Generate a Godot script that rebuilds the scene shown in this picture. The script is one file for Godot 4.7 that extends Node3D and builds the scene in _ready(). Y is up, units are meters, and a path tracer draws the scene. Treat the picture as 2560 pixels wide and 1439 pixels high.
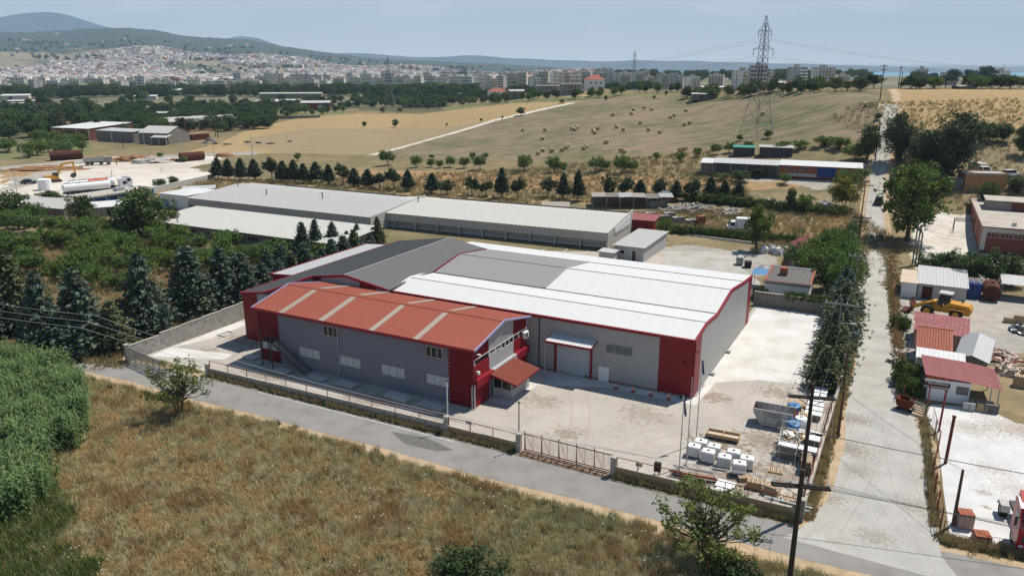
extends Node3D
# A drone's view of a red and white factory yard at a road junction, fields and a town behind it.

# Collects triangles of one shape. Faces are given counter-clockwise as seen from outside.
class MB extends RefCounted:
	var v := PackedVector3Array()
	var n := PackedVector3Array()
	var c := PackedColorArray()
	var uv := PackedVector2Array()
	var col := Color.WHITE
	var tinted := false
	func tri(a: Vector3, b: Vector3, d: Vector3) -> void:
		var m := (b - a).cross(d - a).normalized()
		v.append(a); v.append(d); v.append(b)
		n.append(m); n.append(m); n.append(m)
		if tinted:
			c.append(col); c.append(col); c.append(col)
	func q(a: Vector3, b: Vector3, d: Vector3, e: Vector3) -> void:
		tri(a, b, d); tri(a, d, e)
	func tri_n(a: Vector3, b: Vector3, d: Vector3, na: Vector3, nb: Vector3, nd: Vector3) -> void:
		v.append(a); v.append(d); v.append(b)
		n.append(na); n.append(nd); n.append(nb)
		if tinted:
			c.append(col); c.append(col); c.append(col)
	func boxb(o: Vector3, bx: Vector3, by: Vector3, bz: Vector3) -> void: # centre and half axes (right-handed)
		var p := []
		for k in 8:
			p.append(o + bx * (1 if k & 1 else -1) + by * (1 if k & 2 else -1) + bz * (1 if k & 4 else -1))
		q(p[4], p[5], p[7], p[6]); q(p[1], p[0], p[2], p[3])
		q(p[5], p[1], p[3], p[7]); q(p[0], p[4], p[6], p[2])
		q(p[6], p[7], p[3], p[2]); q(p[0], p[1], p[5], p[4])
	func box(x0: float, y0: float, z0: float, x1: float, y1: float, z1: float) -> void:
		boxb(Vector3(x0 + x1, y0 + y1, z0 + z1) * 0.5, Vector3((x1 - x0) * 0.5, 0, 0), Vector3(0, (y1 - y0) * 0.5, 0), Vector3(0, 0, (z1 - z0) * 0.5))
	func cbox(o: Vector3, s: Vector3, turn := 0.0) -> void: # centre, size, turn about y
		var b := Basis(Vector3.UP, turn)
		boxb(o, b.x * s.x * 0.5, b.y * s.y * 0.5, b.z * s.z * 0.5)
	func bevel(x0: float, y0: float, z0: float, x1: float, y1: float, z1: float, e: float) -> void: # box with chamfered top and upright edges
		var r := PackedVector2Array([Vector2(x0 + e, z0), Vector2(x1 - e, z0), Vector2(x1, z0 + e), Vector2(x1, z1 - e), Vector2(x1 - e, z1), Vector2(x0 + e, z1), Vector2(x0, z1 - e), Vector2(x0, z0 + e)])
		var m := Vector2((x0 + x1) * 0.5, (z0 + z1) * 0.5)
		for i in 8:
			var a := r[i]
			var b := r[(i + 1) % 8]
			var a2 := a + (m - a).normalized() * e
			var b2 := b + (m - b).normalized() * e
			q(Vector3(b.x, y0, b.y), Vector3(a.x, y0, a.y), Vector3(a.x, y1 - e, a.y), Vector3(b.x, y1 - e, b.y))
			q(Vector3(b.x, y1 - e, b.y), Vector3(a.x, y1 - e, a.y), Vector3(a2.x, y1, a2.y), Vector3(b2.x, y1, b2.y))
			tri(Vector3(b2.x, y1, b2.y), Vector3(a2.x, y1, a2.y), Vector3(m.x, y1, m.y))
			tri(Vector3(a.x, y0, a.y), Vector3(b.x, y0, b.y), Vector3(m.x, y0, m.y))
	func bar(a: Vector3, b: Vector3, w: float, h: float) -> void: # straight bar with a rectangular section
		var d := (b - a)
		var z := d.normalized()
		var x := Vector3.UP.cross(z)
		if x.length() < 0.05:
			x = Vector3.RIGHT
		x = x.normalized()
		var y := z.cross(x)
		boxb((a + b) * 0.5, x * w * 0.5, y * h * 0.5, d * 0.5)
	func tube(a: Vector3, b: Vector3, r0: float, r1: float, k := 6, caps := false) -> void:
		var z := (b - a).normalized()
		var x := (Vector3.UP if absf(z.y) < 0.9 else Vector3.RIGHT).cross(z).normalized()
		var y := z.cross(x)
		for i in k:
			var t0 := TAU * i / k
			var t1 := TAU * (i + 1) / k
			var n0 := x * cos(t0) + y * sin(t0)
			var n1 := x * cos(t1) + y * sin(t1)
			tri_n(a + n0 * r0, a + n1 * r0, b + n1 * r1, n0, n1, n1)
			tri_n(a + n0 * r0, b + n1 * r1, b + n0 * r1, n0, n1, n0)
			if caps:
				tri(b, b + n0 * r1, b + n1 * r1); tri(a, a + n1 * r0, a + n0 * r0)
	func path(p: PackedVector3Array, r: float, k := 5) -> void:
		for i in p.size() - 1:
			tube(p[i], p[i + 1], r, r, k)
	func prism(p: PackedVector2Array, z0: float, z1: float, t := Transform3D()) -> void: # polygon in xy, drawn out along z
		var area := 0.0
		for i in p.size():
			area += p[i].cross(p[(i + 1) % p.size()])
		var r := p.duplicate()
		if area < 0:
			r.reverse()
		var idx := Geometry2D.triangulate_polygon(r)
		for i in range(0, idx.size(), 3):
			var a := r[idx[i]]; var b := r[idx[i + 1]]; var d := r[idx[i + 2]]
			if (b - a).cross(d - a) < 0:
				var s := b; b = d; d = s
			tri(t * Vector3(a.x, a.y, z1), t * Vector3(b.x, b.y, z1), t * Vector3(d.x, d.y, z1))
			tri(t * Vector3(a.x, a.y, z0), t * Vector3(d.x, d.y, z0), t * Vector3(b.x, b.y, z0))
		for i in r.size():
			var a := r[i]; var b := r[(i + 1) % r.size()]
			q(t * Vector3(a.x, a.y, z0), t * Vector3(b.x, b.y, z0), t * Vector3(b.x, b.y, z1), t * Vector3(a.x, a.y, z1))
	func lathe(p: PackedVector2Array, o: Vector3, k := 12, t := Basis()) -> void: # profile (radius, height), upwards
		for i in p.size() - 1:
			var dn := Vector2(p[i + 1].y - p[i].y, p[i].x - p[i + 1].x).normalized()
			for j in k:
				var t0 := TAU * j / k; var t1 := TAU * (j + 1) / k
				var e0 := Vector3(cos(t0), 0, -sin(t0)); var e1 := Vector3(cos(t1), 0, -sin(t1))
				var n0 := t * (e0 * dn.x + Vector3.UP * dn.y); var n1 := t * (e1 * dn.x + Vector3.UP * dn.y)
				var a := o + t * (e0 * p[i].x + Vector3.UP * p[i].y); var b := o + t * (e1 * p[i].x + Vector3.UP * p[i].y)
				var d := o + t * (e1 * p[i + 1].x + Vector3.UP * p[i + 1].y); var e := o + t * (e0 * p[i + 1].x + Vector3.UP * p[i + 1].y)
				if p[i].x > 0.0001: tri_n(a, b, d, n0, n1, n1)
				if p[i + 1].x > 0.0001: tri_n(a, d, e, n0, n1, n0)
	# profiled metal sheet: corner o, vector a across the ribs, vector b along them; ribs of depth h every p metres
	func sheet(o: Vector3, a: Vector3, b: Vector3, p: float, h: float) -> void:
		var up := a.cross(b).normalized()
		if up.y < 0: up = -up
		var k := maxi(1, int(round(a.length() / p)))
		var s := a / k
		var flip := s.cross(b).dot(up) < 0
		for i in k:
			var f := [o + s * i, o + s * (i + 0.56), o + s * (i + 0.66) + up * h, o + s * (i + 0.9) + up * h, o + s * (i + 1.0)]
			for j in 4:
				if flip: q(f[j + 1], f[j], f[j] + b, f[j + 1] + b)
				else: q(f[j], f[j + 1], f[j + 1] + b, f[j] + b)
	func mesh() -> ArrayMesh:
		var m := ArrayMesh.new()
		if v.is_empty(): return m
		var a := []
		a.resize(Mesh.ARRAY_MAX)
		a[Mesh.ARRAY_VERTEX] = v
		a[Mesh.ARRAY_NORMAL] = n
		if tinted: a[Mesh.ARRAY_COLOR] = c
		if uv.size() == v.size(): a[Mesh.ARRAY_TEX_UV] = uv
		m.add_surface_from_arrays(Mesh.PRIMITIVE_TRIANGLES, a)
		return m

var M := {}
var used := {}
var rng := RandomNumberGenerator.new()
const PLOT_AT := Vector3(19.03, 0, -74.81)      # front right corner of the factory; the plot's x runs along its front, z towards the road
const PLOT_TURN := -0.488692
var PLOT := Transform3D(Basis(Vector3.UP, PLOT_TURN), PLOT_AT)

func mb(tint := false) -> MB:
	var m := MB.new()
	m.tinted = tint
	return m
func named(s: String) -> String:
	used[s] = used.get(s, -1) + 1
	return s if used[s] == 0 else "%s_%03d" % [s, used[s]]
func tag(o: Node3D, label: String, category: String, group := "") -> Node3D:
	o.set_meta("label", label); o.set_meta("category", category)
	if group: o.set_meta("group", group)
	return o
func thing(called: String, label: String, category: String, at: Vector3, turn := 0.0, group := "") -> Node3D:
	var o := Node3D.new()
	o.name = named(called)
	add_child(o)
	o.position = at; o.rotation.y = turn
	tag(o, label, category, group)
	return o
func lot(called: String, label: String, category: String, x: float, y: float, z: float, turn := 0.0, group := "") -> Node3D: # a thing placed in the plot's own axes
	return thing(called, label, category, PLOT * Vector3(x, y, z), PLOT_TURN + turn, group)
func part(called: String, m, material: Material, parent: Node3D, at := Vector3.ZERO, turn := 0.0) -> MeshInstance3D:
	var o := MeshInstance3D.new()
	o.name = called
	o.mesh = m.mesh() if m is MB else m
	o.material_override = material
	o.position = at; o.rotation.y = turn
	parent.add_child(o, true)
	return o
func setting(called: String, m, material: Material) -> MeshInstance3D:
	var o := part(named(called), m, material, self)
	o.set_meta("kind", "structure")
	return o
func again(o: Node3D, at: Vector3, turn: float, label := "", group := "") -> Node3D: # a copy of a thing with its parts
	var r: Node3D = o.duplicate()
	r.name = named(String(o.name).rstrip("0123456789").rstrip("_"))
	add_child(r)
	r.position = at; r.rotation.y = turn
	if label: r.set_meta("label", label)
	if group: r.set_meta("group", group)
	return r
func xf(o: Vector3, turn := 0.0) -> Transform3D:
	return Transform3D(Basis(Vector3.UP, turn), o)
func lin(r: float, g: float, b: float) -> Color:
	return Color(r, g, b).linear_to_srgb()
func tex(noise_type: int, freq: float, octaves: int, lo: Color, hi: Color, size := 512, sd := 1, mid = null) -> NoiseTexture2D:
	var f := FastNoiseLite.new()
	f.noise_type = noise_type; f.frequency = freq; f.fractal_octaves = octaves; f.seed = sd
	var t := NoiseTexture2D.new()
	t.width = size; t.height = size; t.seamless = true; t.noise = f
	var g := Gradient.new()
	g.set_color(0, lo); g.set_color(1, hi)
	if mid != null: g.add_point(0.5, mid)
	t.color_ramp = g
	return t
func mat(called: String, color: Color, rough := 0.8, texture: Texture2D = null, size := 1.0, metal := 0.0, fine: Texture2D = null) -> StandardMaterial3D:
	var m := StandardMaterial3D.new()
	m.resource_name = called
	m.albedo_color = color; m.roughness = rough; m.metallic = metal
	m.metallic_specular = 0.4
	if texture:
		m.albedo_texture = texture
		m.uv1_triplanar = true; m.uv1_scale = Vector3.ONE / size
		if fine:
			m.detail_enabled = true; m.detail_albedo = fine; m.detail_blend_mode = BaseMaterial3D.BLEND_MODE_MUL
	M[called] = m
	return m
func smooth(a: float, b: float, t: float) -> float:
	t = clampf((t - a) / (b - a), 0, 1)
	return t * t * (3 - 2 * t)
func table(t: Array, x: float) -> float:
	if x <= t[0][0]: return t[0][1]
	for i in t.size() - 1:
		if x <= t[i + 1][0]: return lerpf(t[i][1], t[i + 1][1], (x - t[i][0]) / (t[i + 1][0] - t[i][0]))
	return t[-1][1]
const RISE := [[-150, 0.0], [-60, 0.5], [0, 4.0], [60, 11.0], [80, 14.0], [112, 24.0], [160, 25.5], [400, 26.0]]
const RISE_FAR := [[-150, 0.0], [-60, 3.0], [0, 9.0], [60, 9.0], [95, 3.0], [120, 0.0]]
const CREST := [[60, 480.0], [120, 300.0]]
func terrain(x: float, z: float) -> float:
	var d := -z
	if d < 140: return 0.0
	var h := table(RISE, x) * smooth(140, 270, d) + table(RISE_FAR, x) * smooth(270, 460, d)
	var c0 := table(CREST, x)
	h *= 1.0 - 0.4 * smooth(c0, c0 + 350, d)
	return h - 48.0 * smooth(1400, 4200, d) * smooth(-0.25, 0.12, x / d)
func land(x: float, z: float, dy := 0.0) -> Vector3:
	return Vector3(x, terrain(x, z) + dy, z)

func _ready() -> void:
	rng.seed = 11
	# camera, sky, sun, exposure
	var cam := Camera3D.new()
	cam.name = "camera"
	cam.position = Vector3(0, 34, 0)
	cam.rotation = Vector3(-atan(555.0 / 1910.0), 0, 0)
	cam.fov = 2.0 * rad_to_deg(atan(719.5 / 1910.0))
	cam.far = 60000.0
	cam.current = true
	add_child(cam)
	var sky_material := ProceduralSkyMaterial.new()
	sky_material.sky_top_color = lin(0.10, 0.18, 0.32)
	sky_material.sky_horizon_color = lin(0.86, 0.90, 0.90)
	sky_material.sky_curve = 0.085
	sky_material.ground_bottom_color = lin(0.25, 0.23, 0.2)
	sky_material.ground_horizon_color = lin(0.45, 0.5, 0.53)
	sky_material.sun_angle_max = 3.0
	sky_material.sky_cover = clouds()
	var env := Environment.new()
	env.background_mode = Environment.BG_SKY
	env.sky = Sky.new()
	env.sky.sky_material = sky_material
	env.tonemap_mode = Environment.TONE_MAPPER_LINEAR
	env.tonemap_exposure = 1.25
	env.sdfgi_enabled = true; env.ssao_enabled = true; env.ssil_enabled = true
	env.fog_enabled = true
	env.fog_density = 0.00009
	env.fog_light_color = lin(0.55, 0.78, 1.0)
	var we := WorldEnvironment.new()
	we.name = "air"
	we.environment = env
	add_child(we)
	var sun := DirectionalLight3D.new()
	sun.name = "sun"
	sun.light_energy = 1.6
	sun.light_color = lin(1.0, 0.93, 0.84)
	sun.light_angular_distance = 0.53
	sun.shadow_enabled = true
	add_child(sun)
	sun.look_at_from_position(Vector3.ZERO, Vector3(-0.459, -1.0, 0.288), Vector3.UP)
	materials()
	make_ground()
	make_far()
	make_factory()
	make_perimeter()
	make_yard_things()
	make_right_side()
	make_middle()
	make_left_side()
	make_lines()
	make_vehicles()
	make_plants()
	make_town()

func materials() -> void:
	var S := FastNoiseLite.TYPE_SIMPLEX_SMOOTH
	var g := func(a: float) -> Color: return Color(a, a, a)
	var grain := tex(S, 0.09, 4, g.call(0.87), g.call(1.0), 512, 2)
	var blot := tex(S, 0.012, 5, g.call(0.70), g.call(1.0), 512, 3)
	var soft := tex(S, 0.02, 4, g.call(0.95), g.call(1.0), 512, 4)
	var dirt := tex(S, 0.015, 5, Color(0.82, 0.79, 0.74), Color(1, 1, 1), 512, 5, Color(0.955, 0.945, 0.93))
	var streak := tex(S, 0.02, 5, Color(0.70, 0.67, 0.62), Color(1, 1, 1), 512, 6, Color(0.95, 0.94, 0.92))
	var rusty := tex(S, 0.03, 5, Color(0.45, 0.26, 0.15), Color(1, 0.95, 0.9), 512, 7, Color(0.8, 0.62, 0.5))
	var pave := tex(S, 0.011, 6, Color(0.87, 0.85, 0.82), Color(1, 1, 1), 1024, 8, Color(0.96, 0.952, 0.94))
	M["tex_grain"] = grain; M["tex_blot"] = blot
	# buildings
	mat("white_roof", lin(0.56, 0.565, 0.555), 0.55, soft, 9.0)
	mat("light_grey_roof", lin(0.245, 0.245, 0.24), 0.6, soft, 7.0)
	mat("dark_grey_roof", lin(0.135, 0.137, 0.135), 0.6, soft, 7.0)
	mat("dimmed_grey_roof", lin(0.075, 0.077, 0.076), 0.6, soft, 7.0)  # same dark grey sheet, darkened for the slope that reflects less light
	mat("red_roof", lin(0.285, 0.078, 0.050), 0.75, soft, 12.0)
	mat("skylight", lin(0.38, 0.34, 0.28), 0.6, grain, 3.0)
	mat("red_panel", lin(0.20, 0.008, 0.013), 0.5, soft, 5.0)
	mat("grey_panel", lin(0.34, 0.335, 0.325), 0.5, soft, 6.0)
	mat("red_trim", lin(0.21, 0.008, 0.016), 0.5)
	mat("lilac_trim", lin(0.30, 0.31, 0.47), 0.5)
	mat("block_paint", lin(0.245, 0.235, 0.275), 0.85, grain, 1.4)
	mat("block_red", lin(0.19, 0.010, 0.013), 0.8, grain, 1.4)
	mat("mortar", lin(0.20, 0.19, 0.22), 0.95, grain, 1.0)
	mat("white_paint", lin(0.74, 0.74, 0.73), 0.6, soft, 3.0)
	mat("grey_paint", lin(0.36, 0.37, 0.38), 0.6, soft, 3.0)
	mat("door_grey", lin(0.42, 0.44, 0.48), 0.5)
	mat("glass_dark", lin(0.02, 0.022, 0.025), 0.08)
	mat("glass_wired", lin(0.50, 0.52, 0.52), 0.35, grain, 0.8)
	mat("steel_dark", lin(0.05, 0.05, 0.05), 0.6)
	mat("steel", lin(0.32, 0.33, 0.34), 0.5, soft, 2.0, 0.3)
	mat("rust", lin(0.23, 0.085, 0.045), 0.9, rusty, 1.6)
	mat("rust_dark", lin(0.13, 0.06, 0.045), 0.9, rusty, 2.5)
	mat("concrete", lin(0.43, 0.395, 0.345), 0.9, pave, 47.0, 0.0, soft)
	mat("white_concrete", lin(0.60, 0.595, 0.58), 0.9, pave, 61.0, 0.0, soft)
	mat("old_wall", lin(0.46, 0.43, 0.38), 0.9, streak, 5.0, 0.0, grain)
	mat("ochre_wall", lin(0.42, 0.31, 0.19), 0.9, dirt, 5.0, 0.0, grain)
	mat("grey_wall", lin(0.36, 0.35, 0.33), 0.9, dirt, 9.0, 0.0, grain)
	mat("dark_block", lin(0.24, 0.225, 0.20), 0.95, dirt, 6.0, 0.0, grain)
	mat("asphalt", lin(0.245, 0.24, 0.23), 0.9, pave, 37.0, 0.0, soft)
	mat("asphalt_patch", lin(0.15, 0.147, 0.142), 0.9, dirt, 4.0, 0.0, grain)
	mat("pylon_steel", lin(0.13, 0.135, 0.14), 0.5)
	mat("sand", lin(0.47, 0.36, 0.235), 0.95, dirt, 19.0, 0.0, grain)
	mat("pale_road", lin(0.41, 0.40, 0.37), 0.95, pave, 53.0, 0.0, soft)
	mat("paint_white", lin(0.7, 0.7, 0.68), 0.7, blot, 3.0)
	mat("cement_roof", lin(0.36, 0.36, 0.345), 0.85, soft, 14.0, 0.0, null)
	mat("cement_roof_b", lin(0.43, 0.425, 0.395), 0.85, soft, 17.0, 0.0, null)
	mat("stained_white", lin(0.56, 0.56, 0.55), 0.85, streak, 4.0, 0.0, grain)
	mat("pink_roof", lin(0.33, 0.10, 0.10), 0.65, blot, 6.0)
	mat("pink_roof_faded", lin(0.40, 0.155, 0.15), 0.65, dirt, 5.0)
	mat("tile", lin(0.44, 0.15, 0.10), 0.8, blot, 2.0)
	mat("tile_far", lin(0.42, 0.13, 0.07), 0.8, blot, 4.0)
	mat("brick", lin(0.30, 0.105, 0.06), 0.9, dirt, 3.0)
	mat("brick_dark", lin(0.17, 0.06, 0.045), 0.9, dirt, 3.0)
	mat("blue_metal", lin(0.028, 0.075, 0.26), 0.55, blot, 3.0)
	mat("blue_light", lin(0.08, 0.20, 0.36), 0.5)
	mat("plaster", lin(0.60, 0.57, 0.52), 0.9, streak, 7.0)
	mat("plaster_grey", lin(0.40, 0.39, 0.37), 0.9, soft, 6.0)
	mat("pink_wall", lin(0.44, 0.31, 0.25), 0.9, soft, 4.0)
	mat("galvanised", lin(0.52, 0.53, 0.54), 0.45, dirt, 4.0, 0.2)
	mat("orange_wall", lin(0.42, 0.23, 0.10), 0.9, dirt, 6.0)
	# things
	mat("wood", lin(0.46, 0.31, 0.17), 0.85, grain, 0.8)
	mat("wood_pale", lin(0.55, 0.45, 0.34), 0.85, grain, 0.8)
	mat("wood_grey", lin(0.34, 0.30, 0.26), 0.9, grain, 0.8)
	mat("pole_wood", lin(0.055, 0.040, 0.030), 0.9, grain, 0.6)
	mat("pole_brown", lin(0.12, 0.065, 0.04), 0.9, grain, 0.6)
	mat("plastic_white", lin(0.72, 0.73, 0.73), 0.45)
	mat("plastic_blue", lin(0.03, 0.13, 0.45), 0.45)
	mat("plastic_black", lin(0.015, 0.015, 0.017), 0.6)
	mat("tyre", lin(0.018, 0.018, 0.019), 0.9, grain, 0.5)
	mat("yellow", lin(0.55, 0.27, 0.025), 0.5, dirt, 2.0)
	mat("red_truck", lin(0.36, 0.012, 0.014), 0.3)
	mat("car_white", lin(0.72, 0.72, 0.72), 0.3)
	mat("car_dark", lin(0.02, 0.022, 0.03), 0.25)
	mat("car_silver", lin(0.35, 0.37, 0.4), 0.3, null, 1.0, 0.4)
	mat("orange_plastic", lin(0.55, 0.09, 0.03), 0.6)
	mat("sack", lin(0.66, 0.66, 0.65), 0.8, grain, 1.0)
	mat("straw", lin(0.46, 0.36, 0.19), 0.95, grain, 0.9)
	mat("flag_blue", lin(0.05, 0.06, 0.15), 0.8)
	mat("lamp_glass", lin(0.6, 0.6, 0.6), 0.2)
	mat("insulator", lin(0.5, 0.52, 0.53), 0.15)
	mat("bark", lin(0.13, 0.095, 0.065), 0.95, grain, 0.7)
	mat("wire", lin(0.10, 0.10, 0.10), 0.6)
	mat("wire_pale", lin(0.34, 0.34, 0.33), 0.5)
	mat("skin", lin(0.40, 0.24, 0.17), 0.6)
	mat("cloth_dark", lin(0.04, 0.045, 0.06), 0.9)
	mat("gravel_heap", lin(0.50, 0.48, 0.44), 0.95, dirt, 4.0, 0.0, grain)
	mat("soil_heap", lin(0.34, 0.19, 0.10), 0.95, dirt, 5.0, 0.0, grain)
	for k in ["concrete", "white_concrete", "asphalt", "asphalt_patch", "sand", "pale_road"]:
		M[k].uv1_world_triplanar = true
	# plants: leaf colours come from the vertex colours
	for k in [["leaf", 0.35], ["needle", 0.2], ["grass", 0.45]]:
		var m := StandardMaterial3D.new()
		m.resource_name = k[0]
		m.vertex_color_use_as_albedo = true
		m.roughness = 0.75; m.metallic_specular = 0.25
		m.backlight_enabled = true
		m.backlight = Color(k[1], k[1], k[1]).linear_to_srgb()
		M[k[0]] = m
	var vc := StandardMaterial3D.new()
	vc.resource_name = "tinted"
	vc.vertex_color_use_as_albedo = true
	vc.roughness = 0.9
	M["tinted"] = vc

const MAP_W := 1024
const MAP_H := 1056
const MAP_STEP := 0.625   # metres a pixel; x from -320 to 320, distance from 0 to 660
# albedo (linear) of each kind of land, and of the second tone it is mottled with
const LAND_TONES := [
	[0.230, 0.175, 0.100, 0.130, 0.118, 0.060], [0.345, 0.255, 0.130, 0.270, 0.195, 0.100], [0.225, 0.172, 0.118, 0.105, 0.110, 0.055],
	[0.560, 0.530, 0.470, 0.430, 0.380, 0.315], [0.320, 0.200, 0.105, 0.270, 0.195, 0.105], [0.440, 0.340, 0.230, 0.370, 0.280, 0.180],
	[0.270, 0.260, 0.240, 0.350, 0.320, 0.270], [0.080, 0.085, 0.040, 0.120, 0.105, 0.055], [0.120, 0.140, 0.060, 0.190, 0.170, 0.085],
	[0.275, 0.215, 0.125, 0.230, 0.185, 0.115], [0.270, 0.205, 0.125, 0.180, 0.150, 0.085]]

func fill_polygon(im: Image, p: PackedVector2Array, value: int) -> void:
	var lo := 1e9
	var hi := -1e9
	for a in p:
		lo = minf(lo, a.y); hi = maxf(hi, a.y)
	for y in range(maxi(0, int(lo)), mini(MAP_H - 1, int(hi)) + 1):
		var xs := []
		var yc := y + 0.5
		for i in p.size():
			var a := p[i]; var b := p[(i + 1) % p.size()]
			if (a.y > yc) != (b.y > yc):
				xs.append(a.x + (b.x - a.x) * (yc - a.y) / (b.y - a.y))
		xs.sort()
		for i in range(0, xs.size() - 1, 2):
			var x0 := clampi(int(round(xs[i])), 0, MAP_W)
			var x1 := clampi(int(round(xs[i + 1])), 0, MAP_W)
			if x1 > x0: im.fill_rect(Rect2i(x0, y, x1 - x0, 1), Color8(value, value, value))

func noise_bytes(freq: float, oct: int, sd: int, w := MAP_W, h := MAP_H) -> PackedByteArray:
	var f := FastNoiseLite.new()
	f.noise_type = FastNoiseLite.TYPE_SIMPLEX_SMOOTH
	f.frequency = freq; f.fractal_octaves = oct; f.seed = sd
	return f.get_image(w, h).get_data()

func make_ground() -> void:
	# what grows or lies where, as a map of the land
	var kinds := Image.create(MAP_W, MAP_H, false, Image.FORMAT_L8)
	for l in LAND:
		var p := PackedVector2Array()
		for i in range(1, l.size(), 2):
			p.append(Vector2((l[i] + 320.0) / MAP_STEP, l[i + 1] / MAP_STEP))
		fill_polygon(kinds, p, l[0])
	var kind := kinds.get_data()
	var big := noise_bytes(0.012, 4, 21)
	var mid := noise_bytes(0.06, 4, 22)
	var fine := noise_bytes(0.35, 2, 23)
	var rgb := PackedByteArray()
	rgb.resize(MAP_W * MAP_H * 3)
	var jag := 0
	for y in MAP_H:
		for x in MAP_W:
			var i := y * MAP_W + x
			jag = int((mid[i] - 128) * 0.03)
			var k: int = kind[clampi(i + jag + jag * MAP_W, 0, MAP_W * MAP_H - 1)]
			var t: Array = LAND_TONES[k]
			var s := (big[i] * 0.5 + mid[i] * 0.5) / 255.0
			if k == 2:      # mown swaths run along the slope, blue-grey thistle and green between straw
				var row := sin(x * 0.02 + y * 0.62 + mid[i] * 0.02)
				s = clampf((s - 0.5) * 2.2 + 0.45 + row * 0.22 + (fine[i] - 128) * 0.002, 0, 1)
			elif k == 4 or k == 9 or k == 1:
				s = clampf(s + sin(y * 0.8 + x * 0.06 + big[i] * 0.05) * 0.22, 0, 1)
			else:
				s = clampf((s - 0.5) * 2.0 + 0.5, 0, 1)
			var f := 0.80 + fine[i] / 255.0 * 0.40
			for q in 3:
				var a := lerpf(t[q], t[q + 3], s) * f
				rgb[i * 3 + q] = int(clampf(pow(a, 0.4545), 0, 1) * 255.0)
	var image := Image.create_from_data(MAP_W, MAP_H, false, Image.FORMAT_RGB8, rgb)
	var lm := StandardMaterial3D.new()
	lm.resource_name = "land"
	lm.albedo_texture = ImageTexture.create_from_image(image)
	lm.roughness = 0.95; lm.metallic_specular = 0.15
	M["land"] = lm
	var g := mb()
	var st := 4.0
	for j in 165:
		for i in 160:
			var x0 := -320.0 + i * st
			var z0 := -j * st
			var a := Vector3(x0, 0, z0); var b := Vector3(x0 + st, 0, z0); var c := Vector3(x0 + st, 0, z0 - st); var d := Vector3(x0, 0, z0 - st)
			var p := [a, b, c, d]
			var nn := []
			var uu := []
			for k in 4:
				p[k].y = terrain(p[k].x, p[k].z)
				uu.append(Vector2((p[k].x + 320.0) / 640.0, -p[k].z / 660.0))
				var e := 2.0
				nn.append(Vector3(terrain(p[k].x - e, p[k].z) - terrain(p[k].x + e, p[k].z), 2.0 * e, terrain(p[k].x, p[k].z - e) - terrain(p[k].x, p[k].z + e)).normalized())
			g.tri_n(p[0], p[1], p[2], nn[0], nn[1], nn[2]); g.tri_n(p[0], p[2], p[3], nn[0], nn[2], nn[3])
			for k in [0, 2, 1, 0, 3, 2]: g.uv.append(uu[k])
	setting("ground", g, lm)
	# the plain beyond, out to the foot of the hills and to the shore
	var w := mb(true)
	var ring := [0.0, 300.0, 600.0, 640.0, 800.0, 1000.0, 1300.0, 1600.0, 2000.0, 2500.0, 3200.0, 4200.0, 5200.0]
	var cols := 64
	var pn := FastNoiseLite.new()
	pn.frequency = 0.004; pn.seed = 9
	for j in ring.size() - 1:
		for i in cols:
			var q := []
			for k in [[i, j], [i + 1, j], [i + 1, j + 1], [i, j + 1]]:
				var d: float = ring[k[1]]
				var x: float = (k[0] / float(cols) - 0.5) * (1400.0 + d * 2.4)
				var y := terrain(x, -d) - (2.5 if d < 655 else 0.0)
				q.append(Vector3(x, y, -d))
			if q[2].z > -641 and absf(q[0].x) < 300 and absf(q[1].x) < 300: continue
			var s := pn.get_noise_2d(q[0].x, q[0].z) * 0.5 + 0.5
			w.col = Color(0.17, 0.145, 0.08).lerp(Color(0.060, 0.075, 0.035), clampf(s * 1.6 - 0.3, 0, 1))
			w.q(q[0], q[1], q[2], q[3])
	setting("plain", w, M.tinted)
	# roads and paved yards, each a sheet a few millimetres above the one below
	strip("road", [[-140, 25.6, 31.5], [-110, 25.0, 29.5], [-86, 23.4, 26.6], [-72, 22.6, 25.8], [-60, 21.0, 25.2], [-45, 20.1, 24.9], [-28, 19.75, 24.4], [-10, 19.6, 24.3], [4, 19.6, 23.6], [14, 19.5, 23.6], [24, 17.6, 22.6], [40, 16.4, 21.0], [70, 15.0, 19.6]], 0.012, M.asphalt)
	strip("road_verge", [[-140, 24.6, 33.0], [-86, 22.6, 27.6], [-60, 20.2, 26.2], [-45, 19.3, 25.8], [-28, 19.0, 25.4], [-10, 19.0, 25.5], [4, 19.0, 25.4], [14, 19.0, 25.0], [24, 16.8, 24.0], [70, 14.2, 21.0]], 0.004, M.sand)
	strip_z("side_road", [[21.4, 13.0, 25.0], [20.2, 13.9, 24.4], [18.4, 14.6, 23.6], [14, 15.2, 23.0], [8, 15.4, 22.7], [0, 15.3, 22.2], [-6.5, 15.0, 21.2]], 0.0155, stained(M.pale_road, -4, -7, 36, 24, 80, [[16, 4, 3.0, 0.3], [15.5, -3, 2.5, 0.35], [22, 12, 2.5, 0.2], [15, 14, 2.0, 0.3], [19, 18, 2.0, 0.2], [17, 8, 2.0, 0.2]], [[15, 22, 17.5, 12, 18.5, -6, 0.35], [24, 20.5, 20.5, 14, 19, -6, 0.35], [13, 20.5, 17, 16, 18.5, 0, 0.28], [26, 19.5, 19, 18, 18, 2, 0.25], [17, 22, 18.5, 10, 23, 0, 0.25]]))
	strip_z("dirt_road", [[-6.5, 15.0, 21.2], [-22, 14.3, 18.6], [-47, 12.7, 17.0], [-60, 12.2, 16.2], [-80, 11.0, 15.0], [-93, 10.4, 14.0], [-112, 9.0, 12.7], [-132, 7.8, 11.4], [-165, 6.6, 10.4], [-200, 5.8, 10.0]], 0.0155, M.pale_road)
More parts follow.
